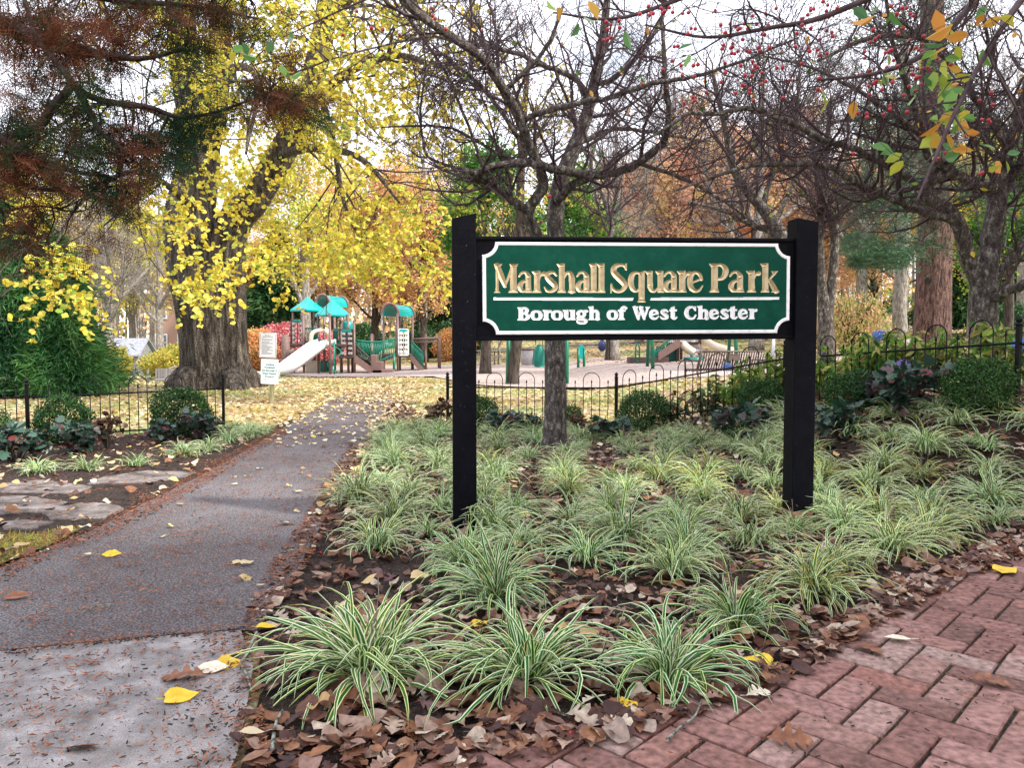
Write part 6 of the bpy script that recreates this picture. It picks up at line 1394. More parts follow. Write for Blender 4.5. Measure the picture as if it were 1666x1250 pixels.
# ---------------------------------------------------------------- boxwoods along the fence
M['box_leaf'] = mat_rnd('boxwood_leaf', [(0, (.008, .03, .009)), (.5, (.02, .07, .014)), (1, (.055, .14, .025))], .55, .08, .25)
p_box = [bush('boxwood', 90 + k, .33, .3, M['box_leaf'], 8500, .023, 22, .12, 1.5, hollow=.55) for k in range(2)]
for k, (px, Y, s, lb) in enumerate([(100, 8.75, 1.0, 'round boxwood with a pale leaf on top, beside the fence post'), (292, 9.55, 1.1, 'bigger round boxwood next to the end post of the fence by the path'), (-20, 8.0, .8, 'boxwood cut by the picture edge beside the fence'), (1046, 9.9, .98, 'round boxwood under the middle of the sign'), (925, 10.1, .62, 'small boxwood peeping out behind the crabapple trunk'), (772, 10.2, .9, 'boxwood just behind the foot of the first sign post'), (1240, 8.6, .8, 'full boxwood against the foot of the second sign post, before the hydrangeas'), (1388, 7.3, .74, 'dense boxwood on the far side of the second sign post'), (1592, 6.2, .8, 'dark wide boxwood under the forked crabapple')]):
    put(p_box[k % 2], px, Y, lb, 'shrub', s, k * 1.3, 'boxwoods along the fence')
# dark lobed-leaf shrubs
M['oak_leaf_sh'] = mat_rnd('dark_purple_green_leaf', [(0, (.016, .02, .018)), (.4, (.02, .055, .035)), (.7, (.035, .1, .06)), (.88, (.06, .035, .045)), (1, (.16, .035, .03))], .45, .12, .5)
M['dry_leaf'] = mat_rnd('dried_brown_leaf', [(0, (.04, .022, .018)), (.6, (.13, .07, .045)), (1, (.25, .16, .1))], .8, .1)
def tpl_lobed():
    V_ = [(0, 0, 0)]; 
    for x_, y_ in [(.05, .2), (.2, .48), (.3, .26), (.5, .5), (.62, .24), (.82, .3), (1.0, 0)]: V_.append((x_, y_, .06))
    for x_, y_ in [(.82, -.3), (.62, -.24), (.5, -.5), (.3, -.26), (.2, -.48), (.05, -.2)]: V_.append((x_, y_, .06))
    V_ = np.array(V_); V_[:, 2] = .18 * np.abs(V_[:, 1]) - .12 * V_[:, 0] ** 2
    return V_, [(0, 1, 2, 3), (0, 3, 4, 5), (0, 5, 6, 7), (0, 7, 8, 9), (0, 9, 10, 11), (0, 11, 12, 13)]
def lobed_shrub(seed, mat, n=260, r_=.3, h=.32, ls=.1):
    rg = np.random.default_rng(seed); root = bpy.data.objects.new('lobed_leaf_shrub', None); C.objects.link(root)
    m = 26; an = rg.uniform(0, 6.28, m); e_ = np.stack([r_ * np.cos(an) * rg.uniform(.2, 1, m), r_ * np.sin(an) * rg.uniform(.2, 1, m), h * rg.uniform(.45, 1.15, m)], -1)
    PP = np.stack([e_ * [.08, .08, 0], e_ * [.4, .4, .55], e_], 1); ac = Acc(); tubes(ac, PP, np.tile([.006, .004, .002], (m, 1)), 4); ac.build('stem', M['bark_dark'], root)
    i_ = rg.integers(0, m, n); t = rg.uniform(.35, 1, n)[:, None]; c = PP[i_, 1] * (1 - t) + PP[i_, 2] * t + rg.normal(size=(n, 3)) * .03
    lf = Acc(); V_, fs = tpl_lobed(); leaves(lf, c, nrm(c * [1, 1, .2]) + rdir(n, -.25, .6, rg), rdir(n, .9, .6, rg), ls * rg.uniform(.6, 1.25, n), V_, fs, rg.uniform(0, 1, n), zs=rg.uniform(.3, 2, n)); lf.build('foliage', mat, root)
    return root
ps = [lobed_shrub(95, M['oak_leaf_sh']), lobed_shrub(96, M['oak_leaf_sh'], 220), lobed_shrub(97, M['dry_leaf'], 130, .2, .4, .08)]
for k, (px, Y, s, q_, lb) in enumerate([(20, 7.3, 1.0, 0, 'green lobed-leaf shrub at the picture edge before the fence'), (118, 8.0, .85, 1, 'dusky lobed-leaf shrub before the round boxwood'), (170, 8.3, .9, 2, 'brown dried shrub between the two round boxwoods'), (262, 8.9, .7, 0, 'low dark lobed-leaf shrub before the bigger boxwood'), (322, 9.1, .85, 1, 'dark lobed-leaf shrub leaning on the bigger boxwood by the path'),
        (713, 10.1, .95, 2, 'dried brown shrub beside the path, left of the first sign post'), (812, 9.7, .8, 0, 'dark lobed-leaf shrub between first sign post and crabapple trunk'), (855, 9.6, .7, 1, 'smaller lobed-leaf shrub close to the crabapple trunk'), (995, 8.9, .78, 0, 'green lobed-leaf shrub before the round boxwood under the sign'), (1212, 7.9, .95, 1, 'dusky red-tinged lobed shrub before the full boxwood'), (1370, 6.6, .85, 0, 'green lobed-leaf shrub beside the second sign post'), (1475, 6.6, 1.1, 1, 'large dusky lobed-leaf shrub between two boxwoods'), (1415, 7.2, .8, 0, 'lobed-leaf shrub tucked behind the dusky one'), (940, 9.8, .55, 2, 'small brown shrub behind the crabapple trunk')]):
    put(ps[q_], px, Y, lb, 'shrub', s, k * 2.1, 'low shrubs before the fence')

# ---------------------------------------------------------------- hydrangeas behind the fence
M['hyd_leaf'] = mat_rnd('hydrangea_leaf', [(0, (.04, .13, .02)), (.35, (.12, .27, .04)), (.65, (.32, .42, .07)), (.85, (.5, .5, .16)), (1, (.35, .22, .08))], .5, .3)
M['hyd_dark'] = mat_rnd('wilted_hydrangea_leaf', [(0, (.02, .06, .02)), (.5, (.05, .13, .03)), (.8, (.07, .05, .03)), (1, (.14, .08, .05))], .6, .15)
M['petal_blue'] = mat_rnd('blue_petal', [(0, (.06, .14, .45)), (1, (.22, .36, .75))], .6, .2)
M['petal_purple'] = mat_rnd('purple_petal', [(0, (.2, .16, .5)), (1, (.42, .34, .7))], .6, .2)
M['petal_grey'] = mat_rnd('faded_petal', [(0, (.1, .08, .1)), (1, (.3, .28, .32))], .7, .2)
def tpl_long():
    V_ = np.array([(0, 0, 0), (.3, .17, .06), (.65, .15, .0), (1, 0, -.22), (.65, -.15, .0), (.3, -.17, .06)]); return V_, [(0, 1, 2, 3), (0, 3, 4, 5)]
def hyd(seed, mat, h=.68, n=420):
    rg = np.random.default_rng(seed); root = bpy.data.objects.new('hydrangea', None); C.objects.link(root)
    m = 22; e_ = np.stack([rg.normal(0, .22, m), rg.normal(0, .18, m), h * rg.uniform(.6, 1.05, m)], -1); PP = np.stack([e_ * [.3, .3, 0], e_ * [.6, .6, .5], e_], 1)
    ac = Acc(); tubes(ac, PP, np.tile([.006, .005, .003], (m, 1)), 5); ac.build('stem', M['post_wood'], root)
    i_ = rg.integers(0, m, n); t = rg.uniform(-.3, 1, n)[:, None]; c = PP[i_, 1] * (1 - t) + PP[i_, 2] * t
    lf = Acc(); V_, fs = tpl_long(); leaves(lf, c, rdir(n, -.55, .5, rg), rdir(n, .8, .6, rg), .125 * rg.uniform(.6, 1.2, n), V_, fs, rg.uniform(0, 1, n), zs=rg.uniform(0, 2.5, n)); lf.build('foliage', mat, root)
    return root
ph = [hyd(101, M['hyd_leaf']), hyd(102, M['hyd_leaf']), hyd(103, M['hyd_dark'], .6, 160)]
flw = {}
def flower(par, px, py, Y, mat, r_=.075):
    b = np.array(par.location); sc = par.scale[0]; rz = par.rotation_euler[2]; p = np.array(P(px, py, Y)) - b
    c_, s_ = math.cos(-rz), math.sin(-rz); p = np.array([p[0] * c_ - p[1] * s_, p[0] * s_ + p[1] * c_, p[2]]) / sc
    n = 170; v = rdir(n, .25, 1); ac = Acc(); V_, fs = tpl_diamond(); leaves(ac, p + v * r_ * [1, 1, .8] - [0, 0, 0], np.cross(v, rdir(n)), v, rng.uniform(.02, .032, n), V_, fs, rng.uniform(0, 1, n), wid=1.6); ac.tube([p - [0, 0, .3], p], .004, 4, mat=1)
    ac.build('flower_head', [M[mat], M['post_wood']], par)
HY = [(1105, 9.9, 2, .85, 'wilted dark hydrangea furthest from the path curve, under the bench corner', None), (1150, 9.7, 2, .95, 'wilting hydrangea below the slatted bench', None), (1195, 9.5, 0, .85, 'pale green hydrangea below the bench plaque', (1183, 597, 9.45, 'petal_blue')), (1240, 9.3, 1, .95, 'pale green hydrangea below the end of the bench', None), (1285, 9.0, 0, .95, 'hydrangea hidden largely by the second sign post', None),
      (1335, 8.5, 1, .9, 'hydrangea just past the second sign post with a withered bloom', (1340, 580, 8.4, 'petal_grey')), (1385, 8.0, 0, .9, 'yellow-green hydrangea in front of the two-stemmed crabapple', None), (1432, 7.8, 1, .95, 'tall hydrangea topped by one bright blue bloom', (1431, 546, 7.7, 'petal_blue')), (1480, 7.5, 0, .95, 'leafy hydrangea with a faded purple bloom inside it', (1470, 594, 7.3, 'petal_purple')), (1530, 7.3, 1, .95, 'yellowing hydrangea below the great pine trunk', None), (1648, 6.9, 0, .95, 'greener hydrangea with violet blooms by the picture edge', (1646, 571, 6.8, 'petal_purple')), (1700, 6.7, 1, 1.0, 'hydrangea with a blue bloom cut by the picture edge', (1662, 560, 6.6, 'petal_blue')), (1575, 7.2, 2, .9, 'dark hydrangea against the forked crabapple trunk', None)]
made = []
for k, (px, Y, q_, s, lb, fl__) in enumerate(HY): made.append((put(ph[q_], px, Y, lb, 'shrub', s * .92, k * 1.9, 'hydrangeas behind the fence'), fl__))
for o, fl__ in made:
    if fl__: flower(o, *fl__)

# ================================================================== variegated liriope
def mat_liriope():
    m, t, n, b, l = _nodes('variegated_strap_leaf')
    at = n.new('ShaderNodeAttribute'); at.attribute_name = 'uu'; ar = n.new('ShaderNodeAttribute'); ar.attribute_name = 'rnd'
    cr = n.new('ShaderNodeValToRGB'); set_ramp(cr, [(0, (.022, .12, .016)), (.36, (.032, .15, .022)), (.46, (.07, .22, .035)), (.54, (.66, .72, .48)), (1, (.88, .9, .76))]); l(at.outputs['Fac'], cr.inputs[0])
    c2 = n.new('ShaderNodeValToRGB'); set_ramp(c2, [(0, (.92, .97, .92)), (.5, (1, 1, .86)), (.78, (1, 1, .6)), (.93, (1, .92, .35)), (1, (.85, .62, .4))]); l(ar.outputs['Fac'], c2.inputs[0])
    mm = n.new('ShaderNodeMixRGB'); mm.blend_type = 'MULTIPLY'; mm.inputs[0].default_value = 1; l(cr.outputs[0], mm.inputs[1]); l(c2.outputs[0], mm.inputs[2])
    oi = n.new('ShaderNodeObjectInfo'); hs = n.new('ShaderNodeHueSaturation'); mv = n.new('ShaderNodeMapRange'); mv.inputs[3].default_value = .84; mv.inputs[4].default_value = 1.15; mh = n.new('ShaderNodeMapRange'); mh.inputs[3].default_value = .485; mh.inputs[4].default_value = .515; wn = n.new('ShaderNodeTexWhiteNoise'); wn.noise_dimensions = '1D'
    l(oi.outputs['Random'], mv.inputs[0]); l(oi.outputs['Random'], wn.inputs['W']); l(wn.outputs['Value'], mh.inputs[0]); l(mh.outputs[0], hs.inputs['Hue']); l(mv.outputs[0], hs.inputs['Value']); hs.inputs['Saturation'].default_value = 1.08; l(mm.outputs[0], hs.inputs['Color']); mm = hs
    l(mm.outputs[0], b.inputs['Base Color']); b.inputs['Roughness'].default_value = .42; b.inputs['Specular IOR Level'].default_value = .4
    tr = n.new('ShaderNodeBsdfTranslucent'); ms = n.new('ShaderNodeMixShader'); ms.inputs[0].default_value = .22; l(mm.outputs[0], tr.inputs[0]); l(b.outputs[0], ms.inputs[1]); l(tr.outputs[0], ms.inputs[2]); l(ms.outputs[0], n['Material Output'].inputs[0])
    return m
M['liriope'] = mat_liriope()
M['stalk'] = plain('dry_seed_stalk', (.2, .15, .12), .8, var=.3)
def liriope(seed, nb, Lm, lean=0, open_=1.0, yel=0.0):
    rg = np.random.default_rng(seed); N = 9
    ph_ = rg.uniform(0, 2 * np.pi, nb); L_n = Lm * rg.uniform(.55, 1.15, nb); th0 = np.radians(np.clip(rg.normal(56, 18, nb), 14, 86)); bend = np.radians(rg.uniform(55, 165, nb)) * open_
    s = np.linspace(0, 1, N); th = th0[:, None] - bend[:, None] * s[None] ** 1.5
    kk = (rg.uniform(size=nb) < .16)[:, None] * (s[None] > rg.uniform(.35, .8, nb)[:, None]) * np.radians(rg.uniform(45, 100, nb))[:, None]; th = th - kk; th = np.maximum(th, np.radians(-82)); ds = (L_n / (N - 1))[:, None]
    r_ = np.concatenate([np.zeros((nb, 1)), np.cumsum(np.cos(th[:, :-1]) * ds, 1)], 1) + rg.uniform(0, .03, nb)[:, None]; z = np.concatenate([np.zeros((nb, 1)), np.cumsum(np.sin(th[:, :-1]) * ds, 1)], 1)
    z = np.where(z < .012, .012 + .3 * np.maximum(z + .05, 0) * .1, z)
    pa = ph_[:, None] + rg.normal(0, .34, nb)[:, None] * s[None] ** 1.6
    x = r_ * np.cos(pa) + lean * z; y = r_ * np.sin(pa); c = np.stack([x, y, z], -1) + np.concatenate([rg.normal(0, .018, (nb, 2)), np.zeros((nb, 1))], 1)[:, None]
    T = nrm(np.gradient(c, axis=1)); up = np.array([0, 0, 1.]); S__ = nrm(np.cross(T, up)); tw_ = rg.normal(0, .35, nb)[:, None, None] * s[None, :, None]; Nn = np.cross(S__, T); S__ = nrm(S__ * np.cos(tw_) + Nn * np.sin(tw_)); Nn = np.cross(S__, T)
    w_ = (.0062 * rg.uniform(.7, 1.25, nb))[:, None] * np.array([.75, .95, 1, 1, .98, .9, .75, .5, .06])[None]
    cols = [-1, -.5, .5, 1]; uu = [1, 0.15, .15, 1]; zz = [.35, -.05, -.05, .35]
    # uu runs 1 (cream margin) - 0 (green midrib)
    cols = [-1, -.62, 0, .62, 1]; uu = [1.0, .5, 0, .5, 1.0]; zz = [.45, .18, 0, .18, .45]; K = 5
    Vv = c[:, :, None] + S__[:, :, None] * (w_[:, :, None, None] * np.array(cols)[None, None, :, None]) + Nn[:, :, None] * (w_[:, :, None, None] * np.array(zz)[None, None, :, None])
    i0 = (np.arange(nb) * N * K)[:, None, None] + (np.arange(N - 1) * K)[None, :, None] + np.arange(K - 1)[None, None, :]
    f = np.stack([i0, i0 + 1, i0 + K + 1, i0 + K], -1).reshape(-1, 4)
    rb = np.clip(rg.uniform(0, .82, nb) + yel + (rg.uniform(size=nb) < .05) * .4, 0, 1)
    ac = Acc(); ac.v.append((Vv.reshape(-1, 3), np.repeat(rb, N * K), np.tile(np.array(uu), nb * N))); ac.f.append((f, 0, True)); ac.n = nb * N * K
    root = bpy.data.objects.new('liriope_clump', None); C.objects.link(root); ac.build('blades'.replace('blades', 'strap_foliage'), M['liriope'], root)
    if seed % 3:
        st_ = Acc()
        for k in range(1 + seed % 3):
            a_ = rg.uniform(0, 6.28); e_ = np.array([.06 * math.cos(a_), .06 * math.sin(a_), rg.uniform(.25, .38)]); q_ = np.linspace(0, 1, 7)[:, None] * e_ + [[.01 * math.sin(i_), 0, 0] for i_ in range(7)]
            st_.tube(q_, .0016, 4)
            m = 16; tt = rg.uniform(.45, 1, m)[:, None]; V_, fs = tpl_diamond(); leaves(st_, e_ * tt, rdir(m, .2, 1, rg), rdir(m, 0, 1, rg), .009, V_, fs, rg.uniform(0, 1, m), wid=1.3)
        st_.build('seed_stalk', M['stalk'], root)
    return root
protos = [liriope(201, 150, .43, 0, 1.1), liriope(202, 130, .38, .12, 1.12), liriope(203, 165, .44, 0, 1.05), liriope(204, 105, .35), liriope(205, 125, .39, -.2, 1.2), liriope(206, 140, .42, .25, 1.1), liriope(207, 85, .3, 0, .9), liriope(208, 120, .4, 0, 1.2, .25)]
def put_l(k, x, y, s, rz, label, group='liriope clumps in the sign bed'):
    pr = protos[k]
    if pr.name not in used: o = pr; used.add(pr.name)
    else: o = copy_tree(pr)
    o.location = (x, y, tz(x, y) + .008); o.rotation_euler = (rng.normal(0, .08), rng.normal(0, .08), rz); o.scale = (s, s, s * rng.uniform(.74, 1.02)); return tag(o, label, 'liriope', group)
fr_ = [(600, 1105, 2, 1.14, 'lush liriope clump closest to the asphalt path in the front row'), (858, 1118, 0, 1.12, 'wide liriope clump with long blades spilling over the leaves, nearest the brick corner'), (1085, 1118, 1, 1.0, 'front-row liriope clump beside the bricks, with a yellow leaf below it'), (1200, 1030, 4, .98, 'flat spreading liriope clump behind the yellow fallen leaf'), (1322, 972, 7, 1.08, 'yellowest liriope clump, on the brick side of the bed'), (808, 985, 5, .98, 'liriope clump right in front of the first sign post, behind the widest clump'),
       (955, 918, 3, 1.0, 'upright yellow-green liriope clump midway between the posts'), (760, 928, 2, .8, 'pale liriope clump hiding the foot of the first sign post'), (612, 898, 3, .95, 'liriope clump on the path side of the first sign post'), (1118, 905, 4, .88, 'liriope clump between the upright yellow-green one and the yellowest one'), (1448, 905, 5, 1.0, 'liriope clump at the bend of the brick edge, arching right'), (1222, 893, 1, .9, 'liriope clump just in front of the second sign post'), (1520, 862, 0, .95, 'liriope clump by the brick edge, past the second sign post')]
placed = []
for px, py, k, s, lb in fr_:
    x, y, z = G(px, py); put_l(k, x, y, s, rng.uniform(0, 6.28), lb, 'liriope clumps in the sign bed'); placed.append((x, y))
poly = g2(*[(590, 905), (575, 860), (590, 800), (610, 745), (640, 700), (690, 676)]) + [(-.6, 10.3), (1.5, 10.0), (2.7, 8.6), (3.6, 6.4), (5.2, 5.4), (5.4, 4.9)] + g2((1666, 855), (1560, 880), (1400, 960), (1200, 960), (1000, 950), (700, 960))
tries = 0; cnt = 0; bare = [G(1010, 752)[:2], G(902, 735)[:2], (P(1300, 800, 4.95)[0], 4.95), G(1150, 700)[:2]]
while tries < 9000 and cnt < 230:
    tries += 1; x, y = rng.uniform(-1.8, 5.5), rng.uniform(2.8, 10.4)
    if not inside(poly, np.array([x]), np.array([y]))[0]: continue
    md = .31 if x > 2.0 else .4
    if min((x - a_) ** 2 + (y - b_) ** 2 for a_, b_ in placed) < md * md: continue
    if any((x - a_) ** 2 + (y - b_) ** 2 < (.42 if i_ == 0 else .22) ** 2 for i_, (a_, b_) in enumerate(bare)): continue
    placed.append((x, y)); cnt += 1; put_l(int(rng.integers(0, 8)), x, y, rng.uniform(.6, 1.05), rng.uniform(0, 6.28), 'one of the many liriope clumps massed in the bed between the posts and the fence')
for i_, (px, py, s, lb) in enumerate([(62, 772, .85, 'small liriope tuft beside the flat stones at the picture edge'), (142, 768, .85, 'small liriope tuft before the brown dried shrub'), (222, 762, .75, 'thin liriope tuft left of the bigger boxwood'), (300, 744, .8, 'liriope tuft at the foot of the bigger boxwood'), (338, 736, .85, 'liriope tuft between bigger boxwood and path'), (372, 722, .9, 'liriope tuft below the fence end post'), (405, 712, .9, 'liriope tuft at the path edge past the fence end post'), (428, 706, .75, 'last liriope tuft where fence bed meets path'), (385, 700, .8, 'liriope tuft directly behind the fence end post')]):
    x, y, z = G(px, py); put_l([3, 6, 6, 1, 3, 4, 2, 6, 4][i_], x, y, s * .9, i_, lb, 'liriope tufts before the low fence')

# ================================================================== fallen leaves and litter
M['litter_brown'] = mat_rnd('brown_fallen_leaf', [(0, (.035, .014, .014)), (.22, (.085, .032, .02)), (.42, (.15, .062, .034)), (.58, (.23, .1, .045)), (.72, (.22, .13, .1)), (.86, (.33, .23, .17)), (.95, (.5, .42, .32)), (1, (.09, .03, .04))], .6, .08, .35, mott=.35, bscale=45)
M['litter_yellow'] = mat_rnd('yellow_tan_fallen_leaf', [(0, (.2, .1, .05)), (.25, (.38, .23, .1)), (.5, (.52, .38, .17)), (.7, (.54, .45, .3)), (.86, (.68, .62, .48)), (1, (.66, .5, .08))], .65, .1)
M['rust_bits'] = mat_rnd('rust_needle_bits', [(0, (.1, .03, .015)), (.6, (.26, .085, .035)), (1, (.4, .17, .08))], .8, .05)
M['chip'] = mat_rnd('dark_bark_chip', [(0, (.006, .005, .005)), (.6, (.022, .016, .015)), (1, (.07, .045, .035))], .8)
def tpl_oakleaf():
    pr = [(0, .02), (.1, .05), (.17, .2), (.24, .27), (.29, .22), (.31, .09), (.38, .12), (.42, .34), (.49, .41), (.54, .33), (.55, .12), (.63, .14), (.67, .3), (.74, .33), (.77, .2), (.79, .11), (.86, .17), (.94, .13)]
    V_ = [(x_, 0, 0) for x_, _ in pr] + [(1, 0, 0)]; n0 = len(pr)
    V_ += [(x_ + (.05 if y_ > .15 else 0), y_, 0) for x_, y_ in pr] + [(x_ + (.05 if y_ > .15 else 0), -y_, 0) for x_, y_ in pr]
    V_ = np.array(V_); a_ = n0 + 1; b_ = a_ + n0; f = []
    for k in range(n0 - 1): f += [(k, k + 1, a_ + k + 1, a_ + k), (k + 1, k, b_ + k, b_ + k + 1)]
    f += [(n0 - 1, n0, a_ + n0 - 1, a_ + n0 - 1), (n0, n0 - 1, b_ + n0 - 1, b_ + n0 - 1)]
    V_[:, 2] = .42 * np.abs(V_[:, 1]) ** 1.3 + .09 * np.sin(V_[:, 0] * 5) ; return V_, f
def tpl_heart():
    pr = [(0, .03), (.02, .2), (.14, .34), (.32, .38), (.52, .33), (.72, .22), (.88, .1)]
    V_ = [(x_, 0, 0) for x_, _ in pr] + [(1, 0, 0)]; n0 = len(pr); V_ += [(x_ - (.05 if k == 1 else 0), y_, 0) for k, (x_, y_) in enumerate(pr)] + [(x_ - (.05 if k == 1 else 0), -y_, 0) for k, (x_, y_) in enumerate(pr)]
    V_ = np.array(V_); a_ = n0 + 1; b_ = a_ + n0; f = []
    for k in range(n0 - 1): f += [(k, k + 1, a_ + k + 1, a_ + k), (k + 1, k, b_ + k, b_ + k + 1)]
    f += [(n0 - 1, n0, a_ + n0 - 1, a_ + n0 - 1), (n0, n0 - 1, b_ + n0 - 1, b_ + n0 - 1)]
    V_[:, 2] = .5 * V_[:, 1] ** 2 + .1 * np.sin(V_[:, 0] * 6 + .5); return V_, f
TO, TH, TV, TD = tpl_oakleaf(), tpl_heart(), tpl_oval(), tpl_diamond()
def strew(ac, xy, size, tpl, rnd, tilt=.3, lift=.012, curl=(.2, 1.6), mat=0, off=.02, wid=1):
    n = len(xy); z = TZ(xy[:, 0], xy[:, 1]) + off + rng.uniform(0, lift, n); an = rng.uniform(0, 2 * np.pi, n)
    d = np.stack([np.cos(an), np.sin(an), rng.normal(0, tilt, n) * .6], -1); nn = np.stack([rng.normal(0, tilt, n), rng.normal(0, tilt, n), np.ones(n)], -1)
    leaves(ac, np.column_stack([xy, z]) - d * size[:, None] * .5 + [0, 0, .006], d, nn, size, tpl[0], tpl[1], rnd, mat=mat, zs=rng.uniform(*curl, n) * np.where(rng.uniform(size=n) < .35, -1, 1), wid=wid)
def pick(poly, n):
    xs = [p[0] for p in poly]; ys = [p[1] for p in poly]; out = []; tot = 0
    while tot < n:
        q_ = np.column_stack([rng.uniform(min(xs), max(xs), n), rng.uniform(min(ys), max(ys), n)]); q_ = q_[inside(poly, q_[:, 0], q_[:, 1])]; out.append(q_); tot += len(q_)
    return np.concatenate(out)[:n]
near_bed = [p for p in bed_r if p[1] < 6.6]
pathl = g2((0, 925), (95, 885), (150, 864), (235, 818), (330, 770), (400, 730), (460, 696), (470, 712), (400, 750), (340, 792), (250, 845), (170, 885), (100, 908), (0, 965))
ac = Acc()
for k in range(3):
    xy = pick(bed_r, 3600); strew(ac, xy, rng.uniform(.035, .1, 3600), (TO, TH, TV)[k], rng.uniform(0, 1, 3600), .34, .02)
edge = g2(*[(400, 1230), (700, 1215), (860, 1190), (1000, 1165), (1150, 1120), (1300, 1060), (1400, 1000), (1500, 950), (1600, 905), (1700, 860)] + [(1800, 880), (1666, 915), (1560, 958), (1400, 1052), (1300, 1118), (1150, 1180), (1000, 1225), (860, 1250), (740, 1280), (400, 1280)])
for k in range(3): xy = pick(edge, 250); strew(ac, xy, rng.uniform(.03, .1, 250), (TO, TH, TV)[k], rng.uniform(0, 1, 250), .32, .02, off=.028)
frontb = g2((455, 1000), (900, 990), (1300, 950), (1300, 1100), (1100, 1180), (700, 1240), (430, 1240))
for k in range(2): xy = pick(frontb, 190); strew(ac, xy, rng.uniform(.04, .12, 190), (TO, TH)[k], rng.uniform(0, 1, 190), .32, .02)
rtb = [(3.2, 4.0), (5.8, 4.2), (5.8, 5.3), (3.6, 4.9), (2.6, 4.4)]; xy = pick(rtb, 700); strew(ac, xy, rng.uniform(.05, .11, 700), TO, rng.uniform(0, 1, 700), .35, .03)
pe = g2((420, 1040), (500, 930), (545, 850), (580, 770), (600, 730), (570, 730), (530, 790), (490, 860), (440, 930), (400, 1010), (380, 1250), (440, 1250))
xy = pick(pe, 330); strew(ac, xy, rng.uniform(.025, .07, 330), TV, rng.uniform(0, 1, 330), .3, .01, off=.035)
xy = pick(bed_l, 500); strew(ac, xy, rng.uniform(.05, .1, 500), TH, rng.beta(1.6, 1.2, 500), .35, .015, off=.045)
o = ac.build('fallen_leaf_litter', M['litter_brown']); tag(o, kind='stuff')
ac = Acc()
lawnp = [(-16, 7), (-3.6, 10.3), (-2.2, 13.5), (-1.0, 11.3), (1.4, 10.7), (3.3, 8.9), (6, 6.8), (9, 10), (12, 17), (8, 17), (2, 19), (-1, 21), (-3.2, 28), (-9, 33), (-20, 30)]
xy = pick(lawnp, 34000); strew(ac, xy, rng.uniform(.05, .11, len(xy)), TD, rng.beta(1.3, 1.3, len(xy)), .35, .01, off=.006, wid=1.4)
xy = pick([(-30, 24), (-10, 30), (-10, 60), (-40, 60)], 6000); strew(ac, xy, rng.uniform(.08, .16, len(xy)), TD, rng.beta(1, 1, len(xy)), .35, .01, off=.01, wid=1.4)
xy = pick([(2, 38), (8, 17), (14, 14), (40, 40), (50, 90), (-5, 90), (-8, 45)], 36000); strew(ac, xy, rng.uniform(.09, .2, len(xy)), TD, rng.beta(1, 2.2, len(xy)), .3, .01, off=.02, wid=1.4)
# at the path edges and on the path
xy = pick(g2((560, 640), (660, 640), (640, 690), (600, 740), (560, 800), (530, 850), (500, 850), (560, 760), (600, 690)), 420); strew(ac, xy, rng.uniform(.05, .095, 420), TH, rng.beta(1.6, 1.2, 420), .25, .012, off=.04)
xy = pick(g2((500, 640), (640, 640), (620, 700), (590, 740), (430, 740), (400, 760), (440, 712)), 330); strew(ac, xy, rng.uniform(.05, .09, 330), TH, rng.beta(2.5, 1.0, 330), .2, .006, off=.036)
xy = pick([(-4.4, 15), (-1.8, 14.5), (-2.2, 20), (-4.6, 20)], 1500); strew(ac, xy, rng.uniform(.05, .1, 1500), TD, rng.beta(1.3, 1.3, 1500), .3, .008, off=.036, wid=1.4)
xy = pick(g2((300, 790), (590, 730), (540, 830), (440, 1000), (0, 1060), (0, 940)), 26); strew(ac, xy, rng.uniform(.04, .07, 26), TH, rng.beta(1.6, 1.2, 26), .2, .006, off=.036)
xy = pick(bed_l, 330); strew(ac, xy, rng.uniform(.05, .09, 330), TH, rng.beta(2, 1.2, 330), .3, .012, off=.05)
xy = pick(bed_r, 420); strew(ac, xy, rng.uniform(.05, .09, 420), TH, rng.beta(2, 1.6, 420), .4, .03, off=.03)
xy = pick([(-2, 14.2), (-1.1, 10.9), (1.5, 10.5), (3.3, 8.7), (4.5, 6.1), (3.9, 5.9), (2.9, 8), (1.2, 9.8), (-1.4, 10.2)], 600); strew(ac, xy, rng.uniform(.05, .09, 600), TH, rng.beta(1.5, 1.5, 600), .35, .02, off=.03)
o = ac.build('yellow_leaf_litter', M['litter_yellow']); tag(o, kind='stuff')
ac = Acc()
def bits(poly, n, ln=(.006, .03), off=.036):
    xy = pick(poly, n); k = max(1, n // 5); cen_ = pick(poly, k); xy[: n * 2 // 3] = cen_[rng.integers(0, k // 3 + 1, n * 2 // 3)] + rng.normal(0, .035, (n * 2 // 3, 2)); xy = xy[inside(poly, xy[:, 0], xy[:, 1])]
    strew(ac, xy, rng.uniform(*ln, len(xy)), TD, rng.uniform(0, 1, len(xy)), .25, .004, off=off, wid=.4)
bits(aspl, 17000, (.006, .034)); bits(g2((0, 1080), (392, 1042), (400, 1120), (395, 1240), (385, 1300), (-400, 1300)), 1500); bits(g2((330, 1050), (405, 1040), (415, 1120), (395, 1300), (300, 1300)), 420, (.008, .03), .038); bits(g2((-100, 1080), (400, 1030), (400, 1042), (-100, 1096)), 700, (.006, .024), .037)
bits(pe, 5000, (.008, .03)); bits(pathl, 7000, (.008, .03)); bits(bed_l, 9500, (.01, .04), .034); bits(bp, 1600, (.008, .022), .036); bits([p for p in bed_r], 7000, (.01, .04), .02); bits(grass_spot, 900, (.01, .04), .045)
o = ac.build('rust_needle_debris', M['rust_bits']); tag(o, kind='stuff')
ac = Acc()
